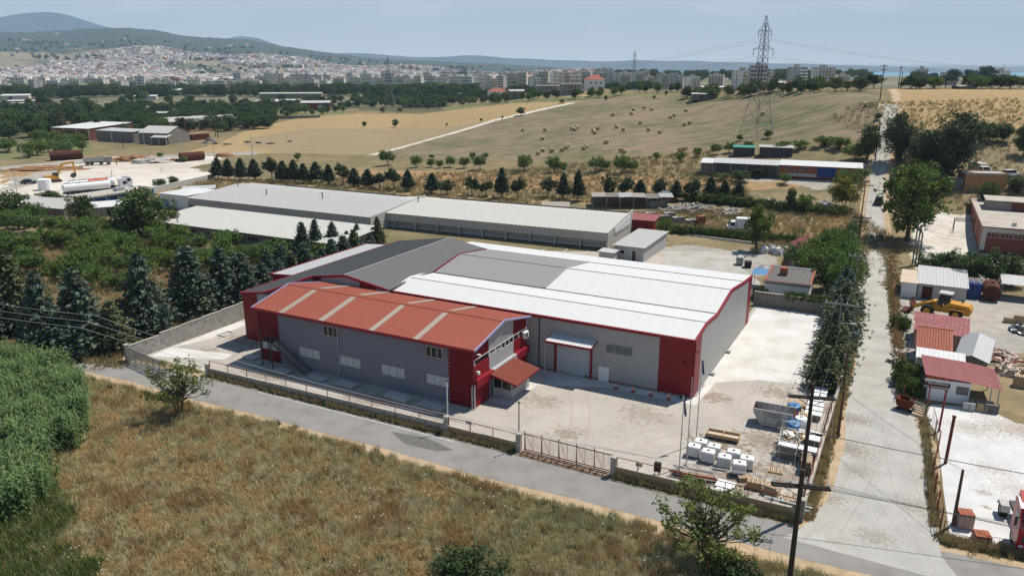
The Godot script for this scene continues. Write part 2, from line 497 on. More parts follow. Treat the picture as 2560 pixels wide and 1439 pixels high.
	strip_z("side_road_verge", [[19.5, 13.9, 23.4], [0, 14.2, 23.2], [-22, 13.2, 19.6], [-60, 11.2, 17.4], [-93, 9.4, 15.2], [-132, 6.4, 12.6], [-200, 4.4, 11.4]], 0.006, M.sand)
	# road centre mark, worn edge line, patches
	var mk := lot("edge_line", "worn white line along the far edge of the asphalt road", "road marking", 0, 0, 0)
	for seg in [[-62, -50, 20.9, 20.6], [-42, -26, 20.35, 20.15], [-26, -17, 20.15, 20.1]]:
		var ms := mb(); ribbon(ms, Vector3(seg[0], 0.018, seg[2]), Vector3(seg[1], 0.018, seg[3]), 0.10)
		part("stroke", ms, M.paint_white, mk)
	for pt in [["road_patch", [[-23.5, 21.2], [-20, 20.6], [-16.2, 21.5], [-17.5, 22.4], [-21, 22.6]], "asphalt_patch", "pale irregular repair patch in the asphalt road by the ochre wall"], ["drain_grate_bed", [[15.6, 19.4], [17.4, 19.2], [17.6, 20.3], [15.8, 20.6]], "pale_road", "square concrete surround of the drain at the junction"]]:
		var pm := mb()
		var pp := PackedVector2Array()
		for a in pt[1]: pp.append(Vector2(a[0], a[1]))
		flat(pm, pp, 0.0175)
		part_on_plot(pt[0], pm, M[pt[2]], pt[3], "road patch")
	var yard := mb()
	flat(yard, PackedVector2Array([Vector2(-62.3, 19.0), Vector2(13.6, 19.0), Vector2(13.6, -37.0), Vector2(-0.5, -37.0), Vector2(-0.5, 0.3), Vector2(-55, 0.3), Vector2(-62.3, -3)]), 0.020)
	plan_uv(yard, -63, -38, 14, 20)
	on_plot(setting("yard_pavement", yard, stained(M.concrete, -63, -38, 14, 20, 60, [[-8.5, 13.5, 2.2, 0.35], [4.0, 9.0, 2.6, 0.5], [6.5, 8.6, 2.0, 0.4], [-14, 8, 3.0, 0.2], [9, 6, 4.0, 0.35], [11, 12, 4.0, 0.4], [7, 15.5, 4.5, 0.45], [-3, 6, 3.5, 0.2], [2, -1.5, 2.5, 0.35], [8, -6, 3.0, 0.3], [-30, 16.5, 4.0, 0.3], [-45, 16.5, 4.5, 0.3], [-56, 9, 4.0, 0.35], [-53, 5, 3, 0.3], [-57, 14, 2, 0.3], [-22, 17, 3, 0.25], [12, -4, 2.5, 0.4]], [[-6, 19, -8, 8, -13, 2, 0.3], [-4, 19, -2, 8, 5, 3, 0.25], [5, 3, 7, -4, 5, -30, 0.25], [-8, 19, -14, 15, -40, 16.5, 0.22], [-5, 19, 0, 12, 9, 8, 0.25]], 5.0)))
	var wc := mb()
	flat(wc, PackedVector2Array([Vector2(0.0, -4.6), Vector2(5.5, -8.6), Vector2(12.6, -9.6), Vector2(13.5, -12), Vector2(13.5, -36.8), Vector2(0.0, -36.8)]), 0.026)
	flat(wc, PackedVector2Array([Vector2(-61.9, 15.5), Vector2(-53.2, 13.6), Vector2(-52.6, 15.2), Vector2(-61.6, 18.8)]), 0.026)
	flat(wc, PackedVector2Array([Vector2(-62.1, 4), Vector2(-60.2, 4), Vector2(-60.2, 12), Vector2(-61.9, 15.5)]), 0.026)
	flat(wc, PackedVector2Array([Vector2(-19.2, 0.1), Vector2(0.9, 0.1), Vector2(0.9, 1.5), Vector2(-9, 1.5), Vector2(-16, 4.6), Vector2(-16, 10.6), Vector2(-19.2, 11)]), 0.024)
	flat(wc, PackedVector2Array([Vector2(0.02, 1.5), Vector2(0.9, 1.5), Vector2(1.5, -8), Vector2(0.02, -8)]), 0.031)
	on_plot(setting("new_concrete", wc, M.white_concrete))
	var rc := mb()
	flat(rc, PackedVector2Array([Vector2(24.0, 16.0), Vector2(42, 13.0), Vector2(60, 10), Vector2(60, -8), Vector2(36, -8.5), Vector2(30, -9.5), Vector2(27.5, -12.0), Vector2(22.6, -10.4), Vector2(22.2, -6.5), Vector2(23.2, -3), Vector2(23.6, 8)]), 0.022)
	plan_uv(rc, 22, -13, 60, 17)
	on_plot(setting("corner_pavement", rc, stained(M.white_concrete, 22, -13, 60, 17, 70, [[26, -6, 3, 0.25], [27.5, 2, 2.0, 0.2], [26.5, 7, 1.0, 0.3], [30, -8, 4, 0.35], [26.6, 9.5, 0.5, 0.6], [29, 5, 3, 0.15]], [[23, -5, 30, -6, 36, 4, 0.2], [23, -4, 28, 0, 30, 12, 0.2], [24, -6, 32, -7, 50, -4, 0.15]])))
	var lot2 := mb()
	flat(lot2, PackedVector2Array([Vector2(-90, -46), Vector2(-30, -40), Vector2(-22, -41), Vector2(-18, -52), Vector2(-26, -72), Vector2(-31, -74), Vector2(-31.5, -59.4), Vector2(-90, -54.6)]), 0.008)
	on_plot(setting("parking_pavement", lot2, M.concrete))
	var lot3 := mb()
	flat(lot3, PackedVector2Array([Vector2(-22, -41), Vector2(-2, -41), Vector2(-2, -50), Vector2(-8, -60), Vector2(-12, -78), Vector2(-26, -75), Vector2(-26, -70), Vector2(-18, -52)]), 0.012)
	on_plot(setting("gravel_lot", lot3, M.pale_road))
	var pk := lot("parking_lines", "row of white parking bay lines before the long pale shed", "road marking", 0, 0, 0)
	for i in 13:
		var x := -81.0 + i * 4.15
		var z := -51.2 - i * 0.33
		var ms := mb(); ribbon(ms, Vector3(x, 0.015, z), Vector3(x - 0.6, 0.015, z - 5.2), 0.16)
		part("stroke", ms, M.paint_white, pk)

func flat(m: MB, p: PackedVector2Array, y: float) -> void: # level sheet from a polygon in x and z
	var idx := Geometry2D.triangulate_polygon(p)
	for i in range(0, idx.size(), 3):
		var a := p[idx[i]]; var b := p[idx[i + 1]]; var d := p[idx[i + 2]]
		if (b - a).cross(d - a) > 0:
			var s := b; b = d; d = s
		m.tri(Vector3(a.x, y, a.y), Vector3(b.x, y, b.y), Vector3(d.x, y, d.y))
func ribbon(m: MB, a: Vector3, b: Vector3, w: float) -> void:
	var s := (b - a).cross(Vector3.UP).normalized() * w * 0.5
	m.q(a + s, b + s, b - s, a - s) if (b + s - a - s).cross(b - s - a - s).y > 0 else m.q(a - s, b - s, b + s, a + s)
func on_plot(o: Node3D) -> Node3D:
	o.transform = PLOT
	return o
func part_on_plot(called: String, m: MB, material: Material, label: String, category: String) -> void:
	var o := part(named(called), m, material, self)
	o.transform = PLOT
	tag(o, label, category)
func strip(called: String, rows: Array, y: float, material: Material) -> void: # rows of x, far z, near z
	var m := mb()
	for i in rows.size() - 1:
		var k := maxi(1, int((rows[i + 1][0] - rows[i][0]) / 3.0))
		for j in k:
			var t0 := float(j) / k; var t1 := float(j + 1) / k
			var x0 := lerpf(rows[i][0], rows[i + 1][0], t0); var x1 := lerpf(rows[i][0], rows[i + 1][0], t1)
			var w0 := sin(x0 * 0.9) * 0.08 + sin(x0 * 0.37) * 0.1; var w1 := sin(x1 * 0.9) * 0.08 + sin(x1 * 0.37) * 0.1
			m.q(Vector3(x0, y, lerpf(rows[i][2], rows[i + 1][2], t0) + w0), Vector3(x1, y, lerpf(rows[i][2], rows[i + 1][2], t1) + w1), Vector3(x1, y, lerpf(rows[i][1], rows[i + 1][1], t1)), Vector3(x0, y, lerpf(rows[i][1], rows[i + 1][1], t0)))
	on_plot(setting(called, m, material))
func strip_z(called: String, rows: Array, y: float, material: Material) -> void: # rows of z, left x, right x; follows the land
	var m := mb()
	for i in rows.size() - 1:
		var k := maxi(1, int((rows[i][0] - rows[i + 1][0]) / 3.0))
		for j in k:
			var t0 := float(j) / k; var t1 := float(j + 1) / k
			var z0 := lerpf(rows[i][0], rows[i + 1][0], t0); var z1 := lerpf(rows[i][0], rows[i + 1][0], t1)
			for half in 3:
				var p := []
				for e in [[t0, z0, half / 3.0], [t0, z0, (half + 1) / 3.0], [t1, z1, (half + 1) / 3.0], [t1, z1, half / 3.0]]:
					var wob := sin(e[1] * 0.6) * 0.12 + sin(e[1] * 0.23) * 0.2
					var x := lerpf(lerpf(rows[i][1], rows[i + 1][1], e[0]) + wob, lerpf(rows[i][2], rows[i + 1][2], e[0]) + wob * 0.7, e[2])
					var wp := PLOT * Vector3(x, 0, e[1])
					wp.y = terrain(wp.x, wp.z) + y * (1.0 if e[1] > -60 else 6.0)
					p.append(wp)
				m.q(p[0], p[1], p[2], p[3])
	if called == "side_road":
		var inv := PLOT.affine_inverse()
		for p in m.v:
			var l := inv * p
			m.uv.append(Vector2((l.x + 4.0) / 40.0, (l.z + 7.0) / 31.0))
	setting(called, m, material)

func clouds() -> ImageTexture: # thin bright cumulus low over the hills, all round the horizon
	var w := 2048
	var im := Image.create(w, 1024, false, Image.FORMAT_RGBA8)
	var f := FastNoiseLite.new()
	f.frequency = 0.03; f.fractal_octaves = 4; f.seed = 3
	for y in range(452, 508):
		var el := 90.0 - (y + 0.5) / 1024.0 * 180.0
		for x in w:
			var a := TAU * x / w
			var n := f.get_noise_3d(cos(a) * 326.0 * 0.6, el * 14.0, sin(a) * 326.0 * 0.6)
			var k := smooth(0.02, 0.4, n) * smooth(1.0, 2.6, el) * (1.0 - smooth(6.0, 10.5, el))
			if k > 0.01: im.set_pixel(x, y, Color(1, 0.98, 0.95, k * 0.06))
	return ImageTexture.create_from_image(im)

# pavement colour with the stains, tyre tracks and joints that the yard shows; spots: x, z, radius, depth; tracks: three points of an arc and a width
func stained(base: StandardMaterial3D, x0: float, z0: float, x1: float, z1: float, sd: int, spots: Array, tracks: Array, joint := 0.0) -> StandardMaterial3D:
	var w := 1024
	var h := int(w * (z1 - z0) / (x1 - x0))
	var a := noise_bytes(0.012, 6, sd, w, h)
	var b := noise_bytes(0.09, 4, sd + 1, w, h)
	var dirt := PackedFloat32Array()
	dirt.resize(w * h)
	var k := w / (x1 - x0)
	for s in spots:
		var r: float = s[2] * k
		var cx: float = (s[0] - x0) * k
		var cy: float = (s[1] - z0) * k
		for y in range(maxi(0, int(cy - r)), mini(h, int(cy + r))):
			for x in range(maxi(0, int(cx - r)), mini(w, int(cx + r))):
				var d := Vector2(x - cx, (y - cy) * 1.4).length() / r + (b[y * w + x] - 128) * 0.006
				dirt[y * w + x] += s[3] * (1.0 - smooth(0.2, 1.0, d))
	for t in tracks:
		for i in 700:
			var q := i / 700.0
			var p := Vector2(t[0], t[1]).lerp(Vector2(t[2], t[3]), q).lerp(Vector2(t[2], t[3]).lerp(Vector2(t[4], t[5]), q), q)
			for side in [-0.9, 0.9]:
				var n: Vector2 = Vector2(t[5] - t[1], t[0] - t[4]).normalized() * side
				var c: Vector2 = (p + n - Vector2(x0, z0)) * k
				for e in 4:
					var x := int(c.x) + e % 2; var y := int(c.y) + e / 2
					if x >= 0 and y >= 0 and x < w and y < h: dirt[y * w + x] = maxf(dirt[y * w + x], t[6] * 0.35 * (0.4 + b[y * w + x] / 255.0))
	var out := PackedByteArray()
	out.resize(w * h * 3)
	var c0 := base.albedo_color
	for y in h:
		for x in w:
			var i := y * w + x
			var v := 1.0 - (255 - a[i]) / 255.0 * 0.10 - (255 - b[i]) / 255.0 * 0.05
			if joint > 0 and (fmod(x / k, joint) < 0.07 or fmod(y / k, joint) < 0.07): v -= 0.05
			var d := clampf(dirt[i], 0, 0.8)
			out[i * 3] = int(255 * c0.r * v * (1.0 - d * 0.45)); out[i * 3 + 1] = int(255 * c0.g * v * (1.0 - d * 0.56)); out[i * 3 + 2] = int(255 * c0.b * v * (1.0 - d * 0.66))
	var m := StandardMaterial3D.new()
	m.resource_name = base.resource_name + "_stained"
	m.albedo_texture = ImageTexture.create_from_image(Image.create_from_data(w, h, false, Image.FORMAT_RGB8, out))
	m.roughness = 0.9; m.metallic_specular = 0.3
	return m
func plan_uv(m: MB, x0: float, z0: float, x1: float, z1: float) -> MB: # plan coordinates for such a map
	for p in m.v: m.uv.append(Vector2((p.x - x0) / (x1 - x0), (p.z - z0) / (z1 - z0)))
	return m

# elevation in thousandths of the distance above the camera, by direction (x over distance)
const RIDGE := [[-0.80, 42.0], [-0.645, 41.0], [-0.60, 40.5], [-0.56, 42.0], [-0.52, 45.0], [-0.48, 46.0], [-0.445, 43.5], [-0.41, 36.0], [-0.37, 33.5], [-0.33, 32.0], [-0.30, 26.0], [-0.26, 20.0], [-0.215, 14.0], [-0.17, 9.0], [-0.11, 6.5], [-0.05, 4.0], [0.0, 1.5], [0.06, -2.0], [0.12, -8.0], [0.2, -14.0]]
const MOUNTAIN := [[-0.85, 46.0], [-0.67, 52.0], [-0.645, 56.0], [-0.605, 62.0], [-0.575, 64.5], [-0.555, 62.0], [-0.53, 54.0], [-0.50, 46.0], [-0.47, 38.0], [-0.40, 26.0], [-0.37, 29.5], [-0.342, 35.5], [-0.315, 33.0], [-0.285, 22.0], [-0.22, 15.5], [-0.17, 14.5], [-0.12, 10.0], [-0.055, 12.5], [-0.03, 12.0], [0.0, 9.0], [0.05, 7.5], [0.10, 5.5], [0.16, 6.5], [0.22, 6.0], [0.32, 3.5], [0.42, 1.0], [0.5, -1.5], [0.62, -6.0], [0.8, -8.0]]
const HILL_FOOT := 2300.0
const HILL_TOP := 5200.0
func hill(x: float, d: float) -> float:
	var s := x / d
	var top := 34.0 + table(RIDGE, s) * 0.001 * HILL_TOP
	var base := terrain(x, -d)
	var t := clampf((d - HILL_FOOT) / (HILL_TOP - HILL_FOOT), 0, 1)
	return lerpf(base, maxf(top, base - 20.0), pow(t, 1.15)) + sin(x * 0.011) * sin(d * 0.006) * 10.0 * t * (1.0 - t) * 4.0

func make_far() -> void:
	# wooded hills with a town on their lower slopes
	var g := mb(true)
	var pn := FastNoiseLite.new()
	pn.frequency = 0.0022; pn.fractal_octaves = 5; pn.seed = 4
	var fn := FastNoiseLite.new()
	fn.frequency = 0.02; fn.fractal_octaves = 4; fn.seed = 5
	var cols := 230
	var rows := 60
	for j in rows:
		for i in cols:
			var p := []
			for k in [[i, j], [i + 1, j], [i + 1, j + 1], [i, j + 1]]:
				var s: float = -0.95 + 1.2 * k[0] / cols
				var d: float = HILL_FOOT - 300.0 + (HILL_TOP + 500.0 - HILL_FOOT) * pow(float(k[1]) / rows, 1.2)
				var y := hill(s * d, d) + fn.get_noise_2d(s * d, d) * 9.0 * smooth(HILL_FOOT, HILL_TOP, d)
				if d > HILL_TOP: y -= (d - HILL_TOP) * 0.15
				p.append(Vector3(s * d, y - 1.0, -d))
			var c: Vector3 = (p[0] + p[2]) * 0.5
			var t := clampf((-c.z - HILL_FOOT) / (HILL_TOP - HILL_FOOT), 0, 1)
			var m := pn.get_noise_2d(c.x, c.z)
			var wood := smooth(0.34, 0.48, t + m * 0.3)
			g.col = Color(0.20, 0.165, 0.095).lerp(Color(0.075, 0.085, 0.05), smooth(-0.05, 0.25, m)).lerp(Color(0.022, 0.038, 0.022), wood)
			if fn.get_noise_2d(c.x * 0.6, c.z * 0.6) > 0.55: g.col = Color(0.22, 0.18, 0.12)
			g.q(p[0], p[1], p[2], p[3])
	setting("hills", g, M.tinted)
	# mountains far behind, and the coast across the gulf
	var f := mb(true)
	f.col = Color(0.05, 0.06, 0.05)
	var n := 150
	for i in n:
		var s0 := -0.9 + 1.75 * i / n
		var s1 := -0.9 + 1.75 * (i + 1) / n
		for layer in [[12500.0, 12150.0]]:
			var a0: float = 34.0 + (table(MOUNTAIN, s0) + sin(s0 * 90.0) * 0.35) * 0.001 * layer[0]
			var a1: float = 34.0 + (table(MOUNTAIN, s1) + sin(s1 * 90.0) * 0.35) * 0.001 * layer[0]
			f.q(Vector3(s0 * layer[1], -64, -layer[1]), Vector3(s1 * layer[1], -64, -layer[1]), Vector3(s1 * layer[0], a1, -layer[0]), Vector3(s0 * layer[0], a0, -layer[0]))
			f.q(Vector3(s0 * layer[0], a0, -layer[0]), Vector3(s1 * layer[0], a1, -layer[0]), Vector3(s1 * 13500, -64, -13500), Vector3(s0 * 13500, -64, -13500))
	setting("mountains", f, M.tinted)
	var sea := mb()
	for i in 20:
		var x0 := -6000.0 + i * 1200.0
		sea.q(Vector3(x0, -60, -2600), Vector3(x0 + 1200, -60, -2600), Vector3(x0 * 1.4 + 1680, -60, -13600), Vector3(x0 * 1.4, -60, -13600))
	var sm := mat("sea_water", lin(0.10, 0.36, 0.50), 0.5)
	setting("sea", sea, sm)

# slab of a roof between two edges of a profile, x0..x1, with thickness
func roof_slab(m: MB, x0: float, x1: float, z0: float, y0: float, z1: float, y1: float, th: float) -> void:
	m.prism(PackedVector2Array([Vector2(-z0, y0), Vector2(-z1, y1), Vector2(-z1, y1 + th), Vector2(-z0, y0 + th)]), x0, x1, Transform3D(Basis(Vector3(0, 0, -1), Vector3(0, 1, 0), Vector3(1, 0, 0)), Vector3.ZERO))
func gable_y(z: float) -> float:
	return table([[-28.6, 6.55], [-23.7, 6.95], [-16.2, 7.85], [-9.2, 6.75], [-4.5, 7.15], [0.0, 6.5]], z)
func side_prism(m: MB, z0: float, z1: float, x0: float, x1: float, y0: float, knots: Array) -> void: # piece of the gable wall between two depths
	var p := PackedVector2Array([Vector2(z0, y0), Vector2(z0, gable_y(z0))])
	for k in knots:
		if k < z0 - 0.01 and k > z1 + 0.01: p.append(Vector2(k, gable_y(k)))
	p.append(Vector2(z1, gable_y(z1))); p.append(Vector2(z1, y0))
	m.prism(p, x0, x1, Transform3D(Basis(Vector3(0, 0, 1), Vector3(0, 1, 0), Vector3(-1, 0, 0)), Vector3.ZERO))
func window_set(parent: Node3D, at: Vector3, turn: float, w: float, h: float, panes: int, frame: Material, glass: Material, depth := 0.08) -> Node3D: # a framed window facing local +z; panes and frame are its pieces
	var f := mb()
	var e := 0.06
	f.box(-w / 2, -h / 2, -depth, w / 2, -h / 2 + e, 0.03); f.box(-w / 2, h / 2 - e, -depth, w / 2, h / 2, 0.03)
	f.box(-w / 2, -h / 2 + e, -depth, -w / 2 + e, h / 2 - e, 0.03); f.box(w / 2 - e, -h / 2 + e, -depth, w / 2, h / 2 - e, 0.03)
	for i in range(1, panes):
		var x := -w / 2 + w * i / panes
		f.box(x - 0.03, -h / 2 + e, -depth, x + 0.03, h / 2 - e, 0.025)
	var o := part("window", f, frame, parent, at, turn)
	for i in panes:
		var g := mb()
		var x0 := -w / 2 + w * i / panes + 0.03
		g.box(x0, -h / 2 + e, -depth + 0.01, x0 + w / panes - 0.06, h / 2 - e, -0.02)
		part("pane", g, glass, o)
	return o

func make_factory() -> void:
	var o := lot("factory_hall", "large factory hall with white twin-gabled roof, grey cladding and red corner panels", "factory", 0, 0, 0)
	# front wall, panel by panel
	for s in [[-40.0, -34.4], [-34.4, -28.8], [-28.8, -23.2], [-23.2, -17.95], [-17.95, -16.0], [-11.35, -7.5], [-7.5, -3.7], [-3.7, 0.0]]:
		var m := mb()
		m.box(s[0] + 0.01, 0.2, -0.2, s[1] - 0.01, 6.5, 0)
		part("wall_panel", m, M.red_panel if s[1] == 0.0 else M.grey_panel, o)
	var over := mb()
	over.box(-16.0, 3.75, -0.2, -11.35, 6.5, -0.004)
	part("wall_panel", over, M.grey_panel, o)
	var pl := mb()
	pl.box(-40, -0.3, -0.22, -16.0, 0.2, -0.03); pl.box(-11.35, -0.3, -0.22, 0, 0.2, -0.03)
	part("plinth", pl, M.old_wall, o)
	var tr := mb()
	tr.box(-40, 0.17, -0.05, -16.05, 0.24, 0.03); tr.box(-11.3, 0.17, -0.05, -10.5, 0.24, 0.03); tr.box(-9.35, 0.17, -0.05, 0.03, 0.24, 0.03)
	part("base_trim", tr, M.red_trim, o)
	# right wall
	var knots := [-4.5, -9.2, -16.2, -23.7]
	var cuts := [0.0, -2.3, -6.1, -9.9, -13.7, -17.5, -21.3, -25.1, -26.4, -28.6]
	for i in cuts.size() - 1:
		var m := mb()
		side_prism(m, cuts[i] - 0.008, cuts[i + 1] + 0.008, -0.2, 0.0, 0.1, knots)
		part("wall_panel", m, M.red_panel if i == 0 or i == cuts.size() - 2 else M.grey_panel, o)
	var back := mb()
	back.box(-44.4, 0, -28.6, -0.21, 6.5, -28.4); back.box(-44.4, 0, -28.4, -44.2, 6.5, -24.0)
	part("rear_wall", back, M.grey_panel, o)
	# roofs: the front gable, the grey bay, the white bay and the rear strip
	var wr := mb()
	wr.sheet(Vector3(-39.2, 6.62, 0.22), Vector3(39.4, 0, 0), Vector3(0, 0.64, -4.72), 3.0, 0.008)
	part("roof", wr, M.white_roof, o)
	wr = mb(); wr.sheet(Vector3(-39.2, 7.26, -4.5), Vector3(39.4, 0, 0), Vector3(0, -0.43, -4.6), 3.0, 0.008)
	part("roof", wr, M.white_roof, o)
	wr = mb(); wr.sheet(Vector3(-21.7, 6.86, -9.35), Vector3(21.9, 0, 0), Vector3(0, 1.08, -6.85), 3.0, 0.008)
	part("roof", wr, M.white_roof, o)
	wr = mb(); wr.sheet(Vector3(-21.7, 7.94, -16.2), Vector3(21.9, 0, 0), Vector3(0, -0.9, -7.5), 3.0, 0.008)
	part("roof", wr, M.white_roof, o)
	wr = mb(); wr.sheet(Vector3(-44.5, 7.06, -23.72), Vector3(44.7, 0, 0), Vector3(0, -0.42, -5.1), 3.0, 0.008)
	part("roof", wr, M.white_roof, o)
	wr = mb(); wr.sheet(Vector3(-38.6, 6.88, -9.35), Vector3(16.9, 0, 0), Vector3(0, 1.08, -6.85), 0.33, 0.05)
	part("roof", wr, M.light_grey_roof, o)
	wr = mb(); wr.sheet(Vector3(-38.6, 7.96, -16.2), Vector3(16.9, 0, 0), Vector3(0, -0.9, -7.5), 0.33, 0.05)
	part("roof", wr, M.light_grey_roof, o)
	var rc := mb()
	for r in [[-39.1, 0.1, 7.27, -4.5, 0.3], [-21.7, 0.1, 7.95, -16.2, 0.3]]:
		rc.box(r[0], r[2] - 0.01, r[3] - r[4] * 0.5, r[1], r[2] + 0.05, r[3] + r[4] * 0.5)
	part("ridge_cap", rc, M.white_roof, o)
	rc = mb(); rc.box(-38.6, 7.96, -16.35, -21.72, 8.02, -16.05)
	part("ridge_cap", rc, M.light_grey_roof, o)
	var gt := mb()
	gt.box(-38.6, 6.79, -9.34, 0.1, 6.845, -9.06); gt.box(-44.4, 6.98, -23.80, 0.1, 7.09, -23.66)
	part("gutter", gt, M.steel_dark, o)
	var fa := mb()
	fa.box(-40.0, 6.36, 0.0, 0.25, 6.66, 0.26)
	part("fascia", fa, M.red_trim, o)
	fa = mb()
	for i in 5:
		var a: float = [0.26, -4.5, -9.2, -16.2, -23.7][i]
		var b: float = [-4.5, -9.2, -16.2, -23.7, -28.8][i]
		fa.bar(Vector3(0.12, gable_y(a) - 0.02, a), Vector3(0.12, gable_y(b) - 0.02, b), 0.24, 0.34)
	part("fascia", fa, M.red_trim, o)
	fa = mb(); fa.bar(Vector3(-39.1, 6.68, 0.2), Vector3(-39.1, 7.3, -4.5), 0.18, 0.12); fa.bar(Vector3(-39.1, 7.3, -4.5), Vector3(-39.1, 6.9, -9.2), 0.18, 0.12)
	part("verge", fa, M.white_paint, o)
	fa = mb(); fa.bar(Vector3(-21.8, 6.95, -9.3), Vector3(-21.8, 8.02, -16.2), 0.22, 0.1)
	part("verge", fa, M.steel, o)
	fa = mb(); fa.bar(Vector3(-21.8, 8.02, -16.2), Vector3(-21.8, 7.14, -23.7), 0.22, 0.1)
	part("verge", fa, M.steel, o)
	# roller door with its red frame and canopy
	var fr := mb()
	fr.box(-16.02, -0.25, -0.05, -15.75, 3.75, 0.09); fr.box(-11.6, -0.25, -0.05, -11.33, 3.75, 0.09); fr.box(-15.75, 3.5, -0.05, -11.6, 3.75, 0.09)
	part("door_frame", fr, M.red_trim, o)
	var dl := mb()
	for i in 8:
		dl.box(-15.75, -0.25 + i * 0.47, -0.14, -11.6, -0.25 + i * 0.47 + 0.455, -0.06)
	var rd := part("roller_door", dl, M.door_grey, o)
	var dh := mb(); dh.box(-12.15, 0.05, -0.06, -11.85, 0.3, -0.02)
	part("vent", dh, M.steel_dark, rd)
	var cn := mb(); cn.sheet(Vector3(-16.3, 4.68, 0.02), Vector3(5.5, 0, 0), Vector3(0, -0.32, 1.95), 0.3, 0.06)
	var cp := part("canopy", cn, M.white_roof, o)
	cn = mb(); cn.box(-16.34, 4.16, 1.93, -10.76, 4.42, 2.02); cn.bar(Vector3(-16.32, 4.6, 0), Vector3(-16.32, 4.3, 1.95), 0.06, 0.2); cn.bar(Vector3(-10.78, 4.6, 0), Vector3(-10.78, 4.3, 1.95), 0.06, 0.2)
	part("canopy_edge", cn, M.red_trim, cp)
	var dd := mb(); dd.box(-10.48, -0.2, -0.1, -9.38, 1.72, 0.035)
	dd.box(-10.55, -0.2, -0.05, -10.48, 1.8, 0.02); dd.box(-9.38, -0.2, -0.05, -9.31, 1.8, 0.02)
	var door := part("door", dd, M.white_paint, o)
	var kn := mb(); kn.box(-10.38, 0.72, 0.035, -10.28, 0.82, 0.1)
	part("handle", kn, M.steel_dark, door)
	# louvred vents
	for i in 3:
		var lv := mb()
		var x0 := -9.72 + i * 1.03
		lv.box(x0, 3.55, -0.02, x0 + 0.98, 3.62, 0.06); lv.box(x0, 4.48, -0.02, x0 + 0.98, 4.55, 0.06); lv.box(x0, 3.62, -0.02, x0 + 0.06, 4.48, 0.06); lv.box(x0 + 0.92, 3.62, -0.02, x0 + 0.98, 4.48, 0.06)
		for k in 9:
			lv.boxb(Vector3(x0 + 0.49, 3.67 + k * 0.095, 0.02), Vector3(0.43, 0, 0), Vector3(0, 0.035, 0.035), Vector3(0, -0.006, 0.006))
		part("louvre", lv, M.light_grey_roof, o)
	for z in [-7.1, -22.0]:
		var wn := mb()
		for i in 4:
			var zz: float = z + 1.3 - i * 0.72
			wn.box(-0.05, 3.95, zz - 0.3, 0.03, 4.75, zz + 0.3)
		part("slit_window", wn, M.glass_wired, o)
	for x in [-17.95, -34.4]:
		var dp := mb(); dp.tube(Vector3(x, 6.4, 0.1), Vector3(x, 0.1, 0.1), 0.07, 0.07, 8)
		part("downpipe", dp, M.steel_dark, o)
	var dp2 := mb(); dp2.path(PackedVector3Array([Vector3(-16.45, 4.4, 1.7), Vector3(-16.45, 0.5, 1.7), Vector3(-16.3, 0.08, 2.1)]), 0.05, 6)
	part("downpipe", dp2, M.grey_paint, o)
	for z in [-7.5, -15.5]:
		var sp := mb(); sp.tube(Vector3(0.08, 6.3, z), Vector3(0.08, 0.25, z), 0.06, 0.06, 6); sp.tube(Vector3(0.08, 0.25, z), Vector3(0.5, 0.12, z), 0.08, 0.08, 6); sp.box(0.2, 0.03, z - 0.25, 0.7, 0.3, z + 0.25)
		part("drain_outlet", sp, M.steel, o)
	for a in [[Vector3(0.12, 5.05, -0.9), 0.22], [Vector3(-0.85, 4.0, 0.12), 0.14], [Vector3(0.1, 4.55, -0.25), 0.1]]:
		var fl := mb(); fl.cbox(a[0], Vector3(a[1] * 1.3, a[1], a[1] * 1.3)); fl.cbox(a[0] + Vector3(0, -0.1, 0), Vector3(0.05, 0.2, 0.05))
		part("floodlight", fl, M.plastic_black, o)
	var bp := mb()
	bp.bar(Vector3(0.25, 0.1, -0.6), Vector3(0.25, 0.1, -4.4), 0.08, 0.06); bp.bar(Vector3(0.4, 0.1, -0.6), Vector3(0.4, 0.1, -4.4), 0.08, 0.06)
	part("ground_rail", bp, M.steel, o)

	# hall with the dark grey roof
	o = lot("dark_roofed_hall", "tall hall with ribbed dark grey gable roof and red corner, beside the white roofs", "factory", 0, 0, 0)
	var hy := func(x: float) -> float: return table([[-55.3, 6.5], [-45.5, 8.0], [-38.5, 6.95]], x)
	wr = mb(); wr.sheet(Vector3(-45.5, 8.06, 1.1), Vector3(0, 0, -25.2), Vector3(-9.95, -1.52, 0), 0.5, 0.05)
	part("roof", wr, M.dimmed_grey_roof, o)  # left slope: its weaker sheen is put into the colour
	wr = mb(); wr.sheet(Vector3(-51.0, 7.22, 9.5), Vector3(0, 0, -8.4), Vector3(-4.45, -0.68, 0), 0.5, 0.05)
	part("roof", wr, M.dimmed_grey_roof, o)
	wr = mb(); wr.sheet(Vector3(-45.5, 8.06, 1.1), Vector3(0, 0, -25.2), Vector3(6.95, -1.06, 0), 0.5, 0.05)
	part("roof", wr, M.dark_grey_roof, o)
	wr = mb(); wr.box(-45.65, 8.05, -24.1, -45.35, 8.13, 1.12)
	part("ridge_cap", wr, M.light_grey_roof, o)
	for s in [[-55.2, -52.6, true], [-52.6, -51.0, false]]:
		var m := mb(); m.prism(PackedVector2Array([Vector2(s[0] + 0.01, 0.35), Vector2(s[1] - 0.01, 0.35), Vector2(s[1] - 0.01, hy.call(s[1])), Vector2(s[0] + 0.01, hy.call(s[0]))]), 9.2, 9.4)
		part("wall_panel", m, M.red_panel if s[2] else M.grey_panel, o)
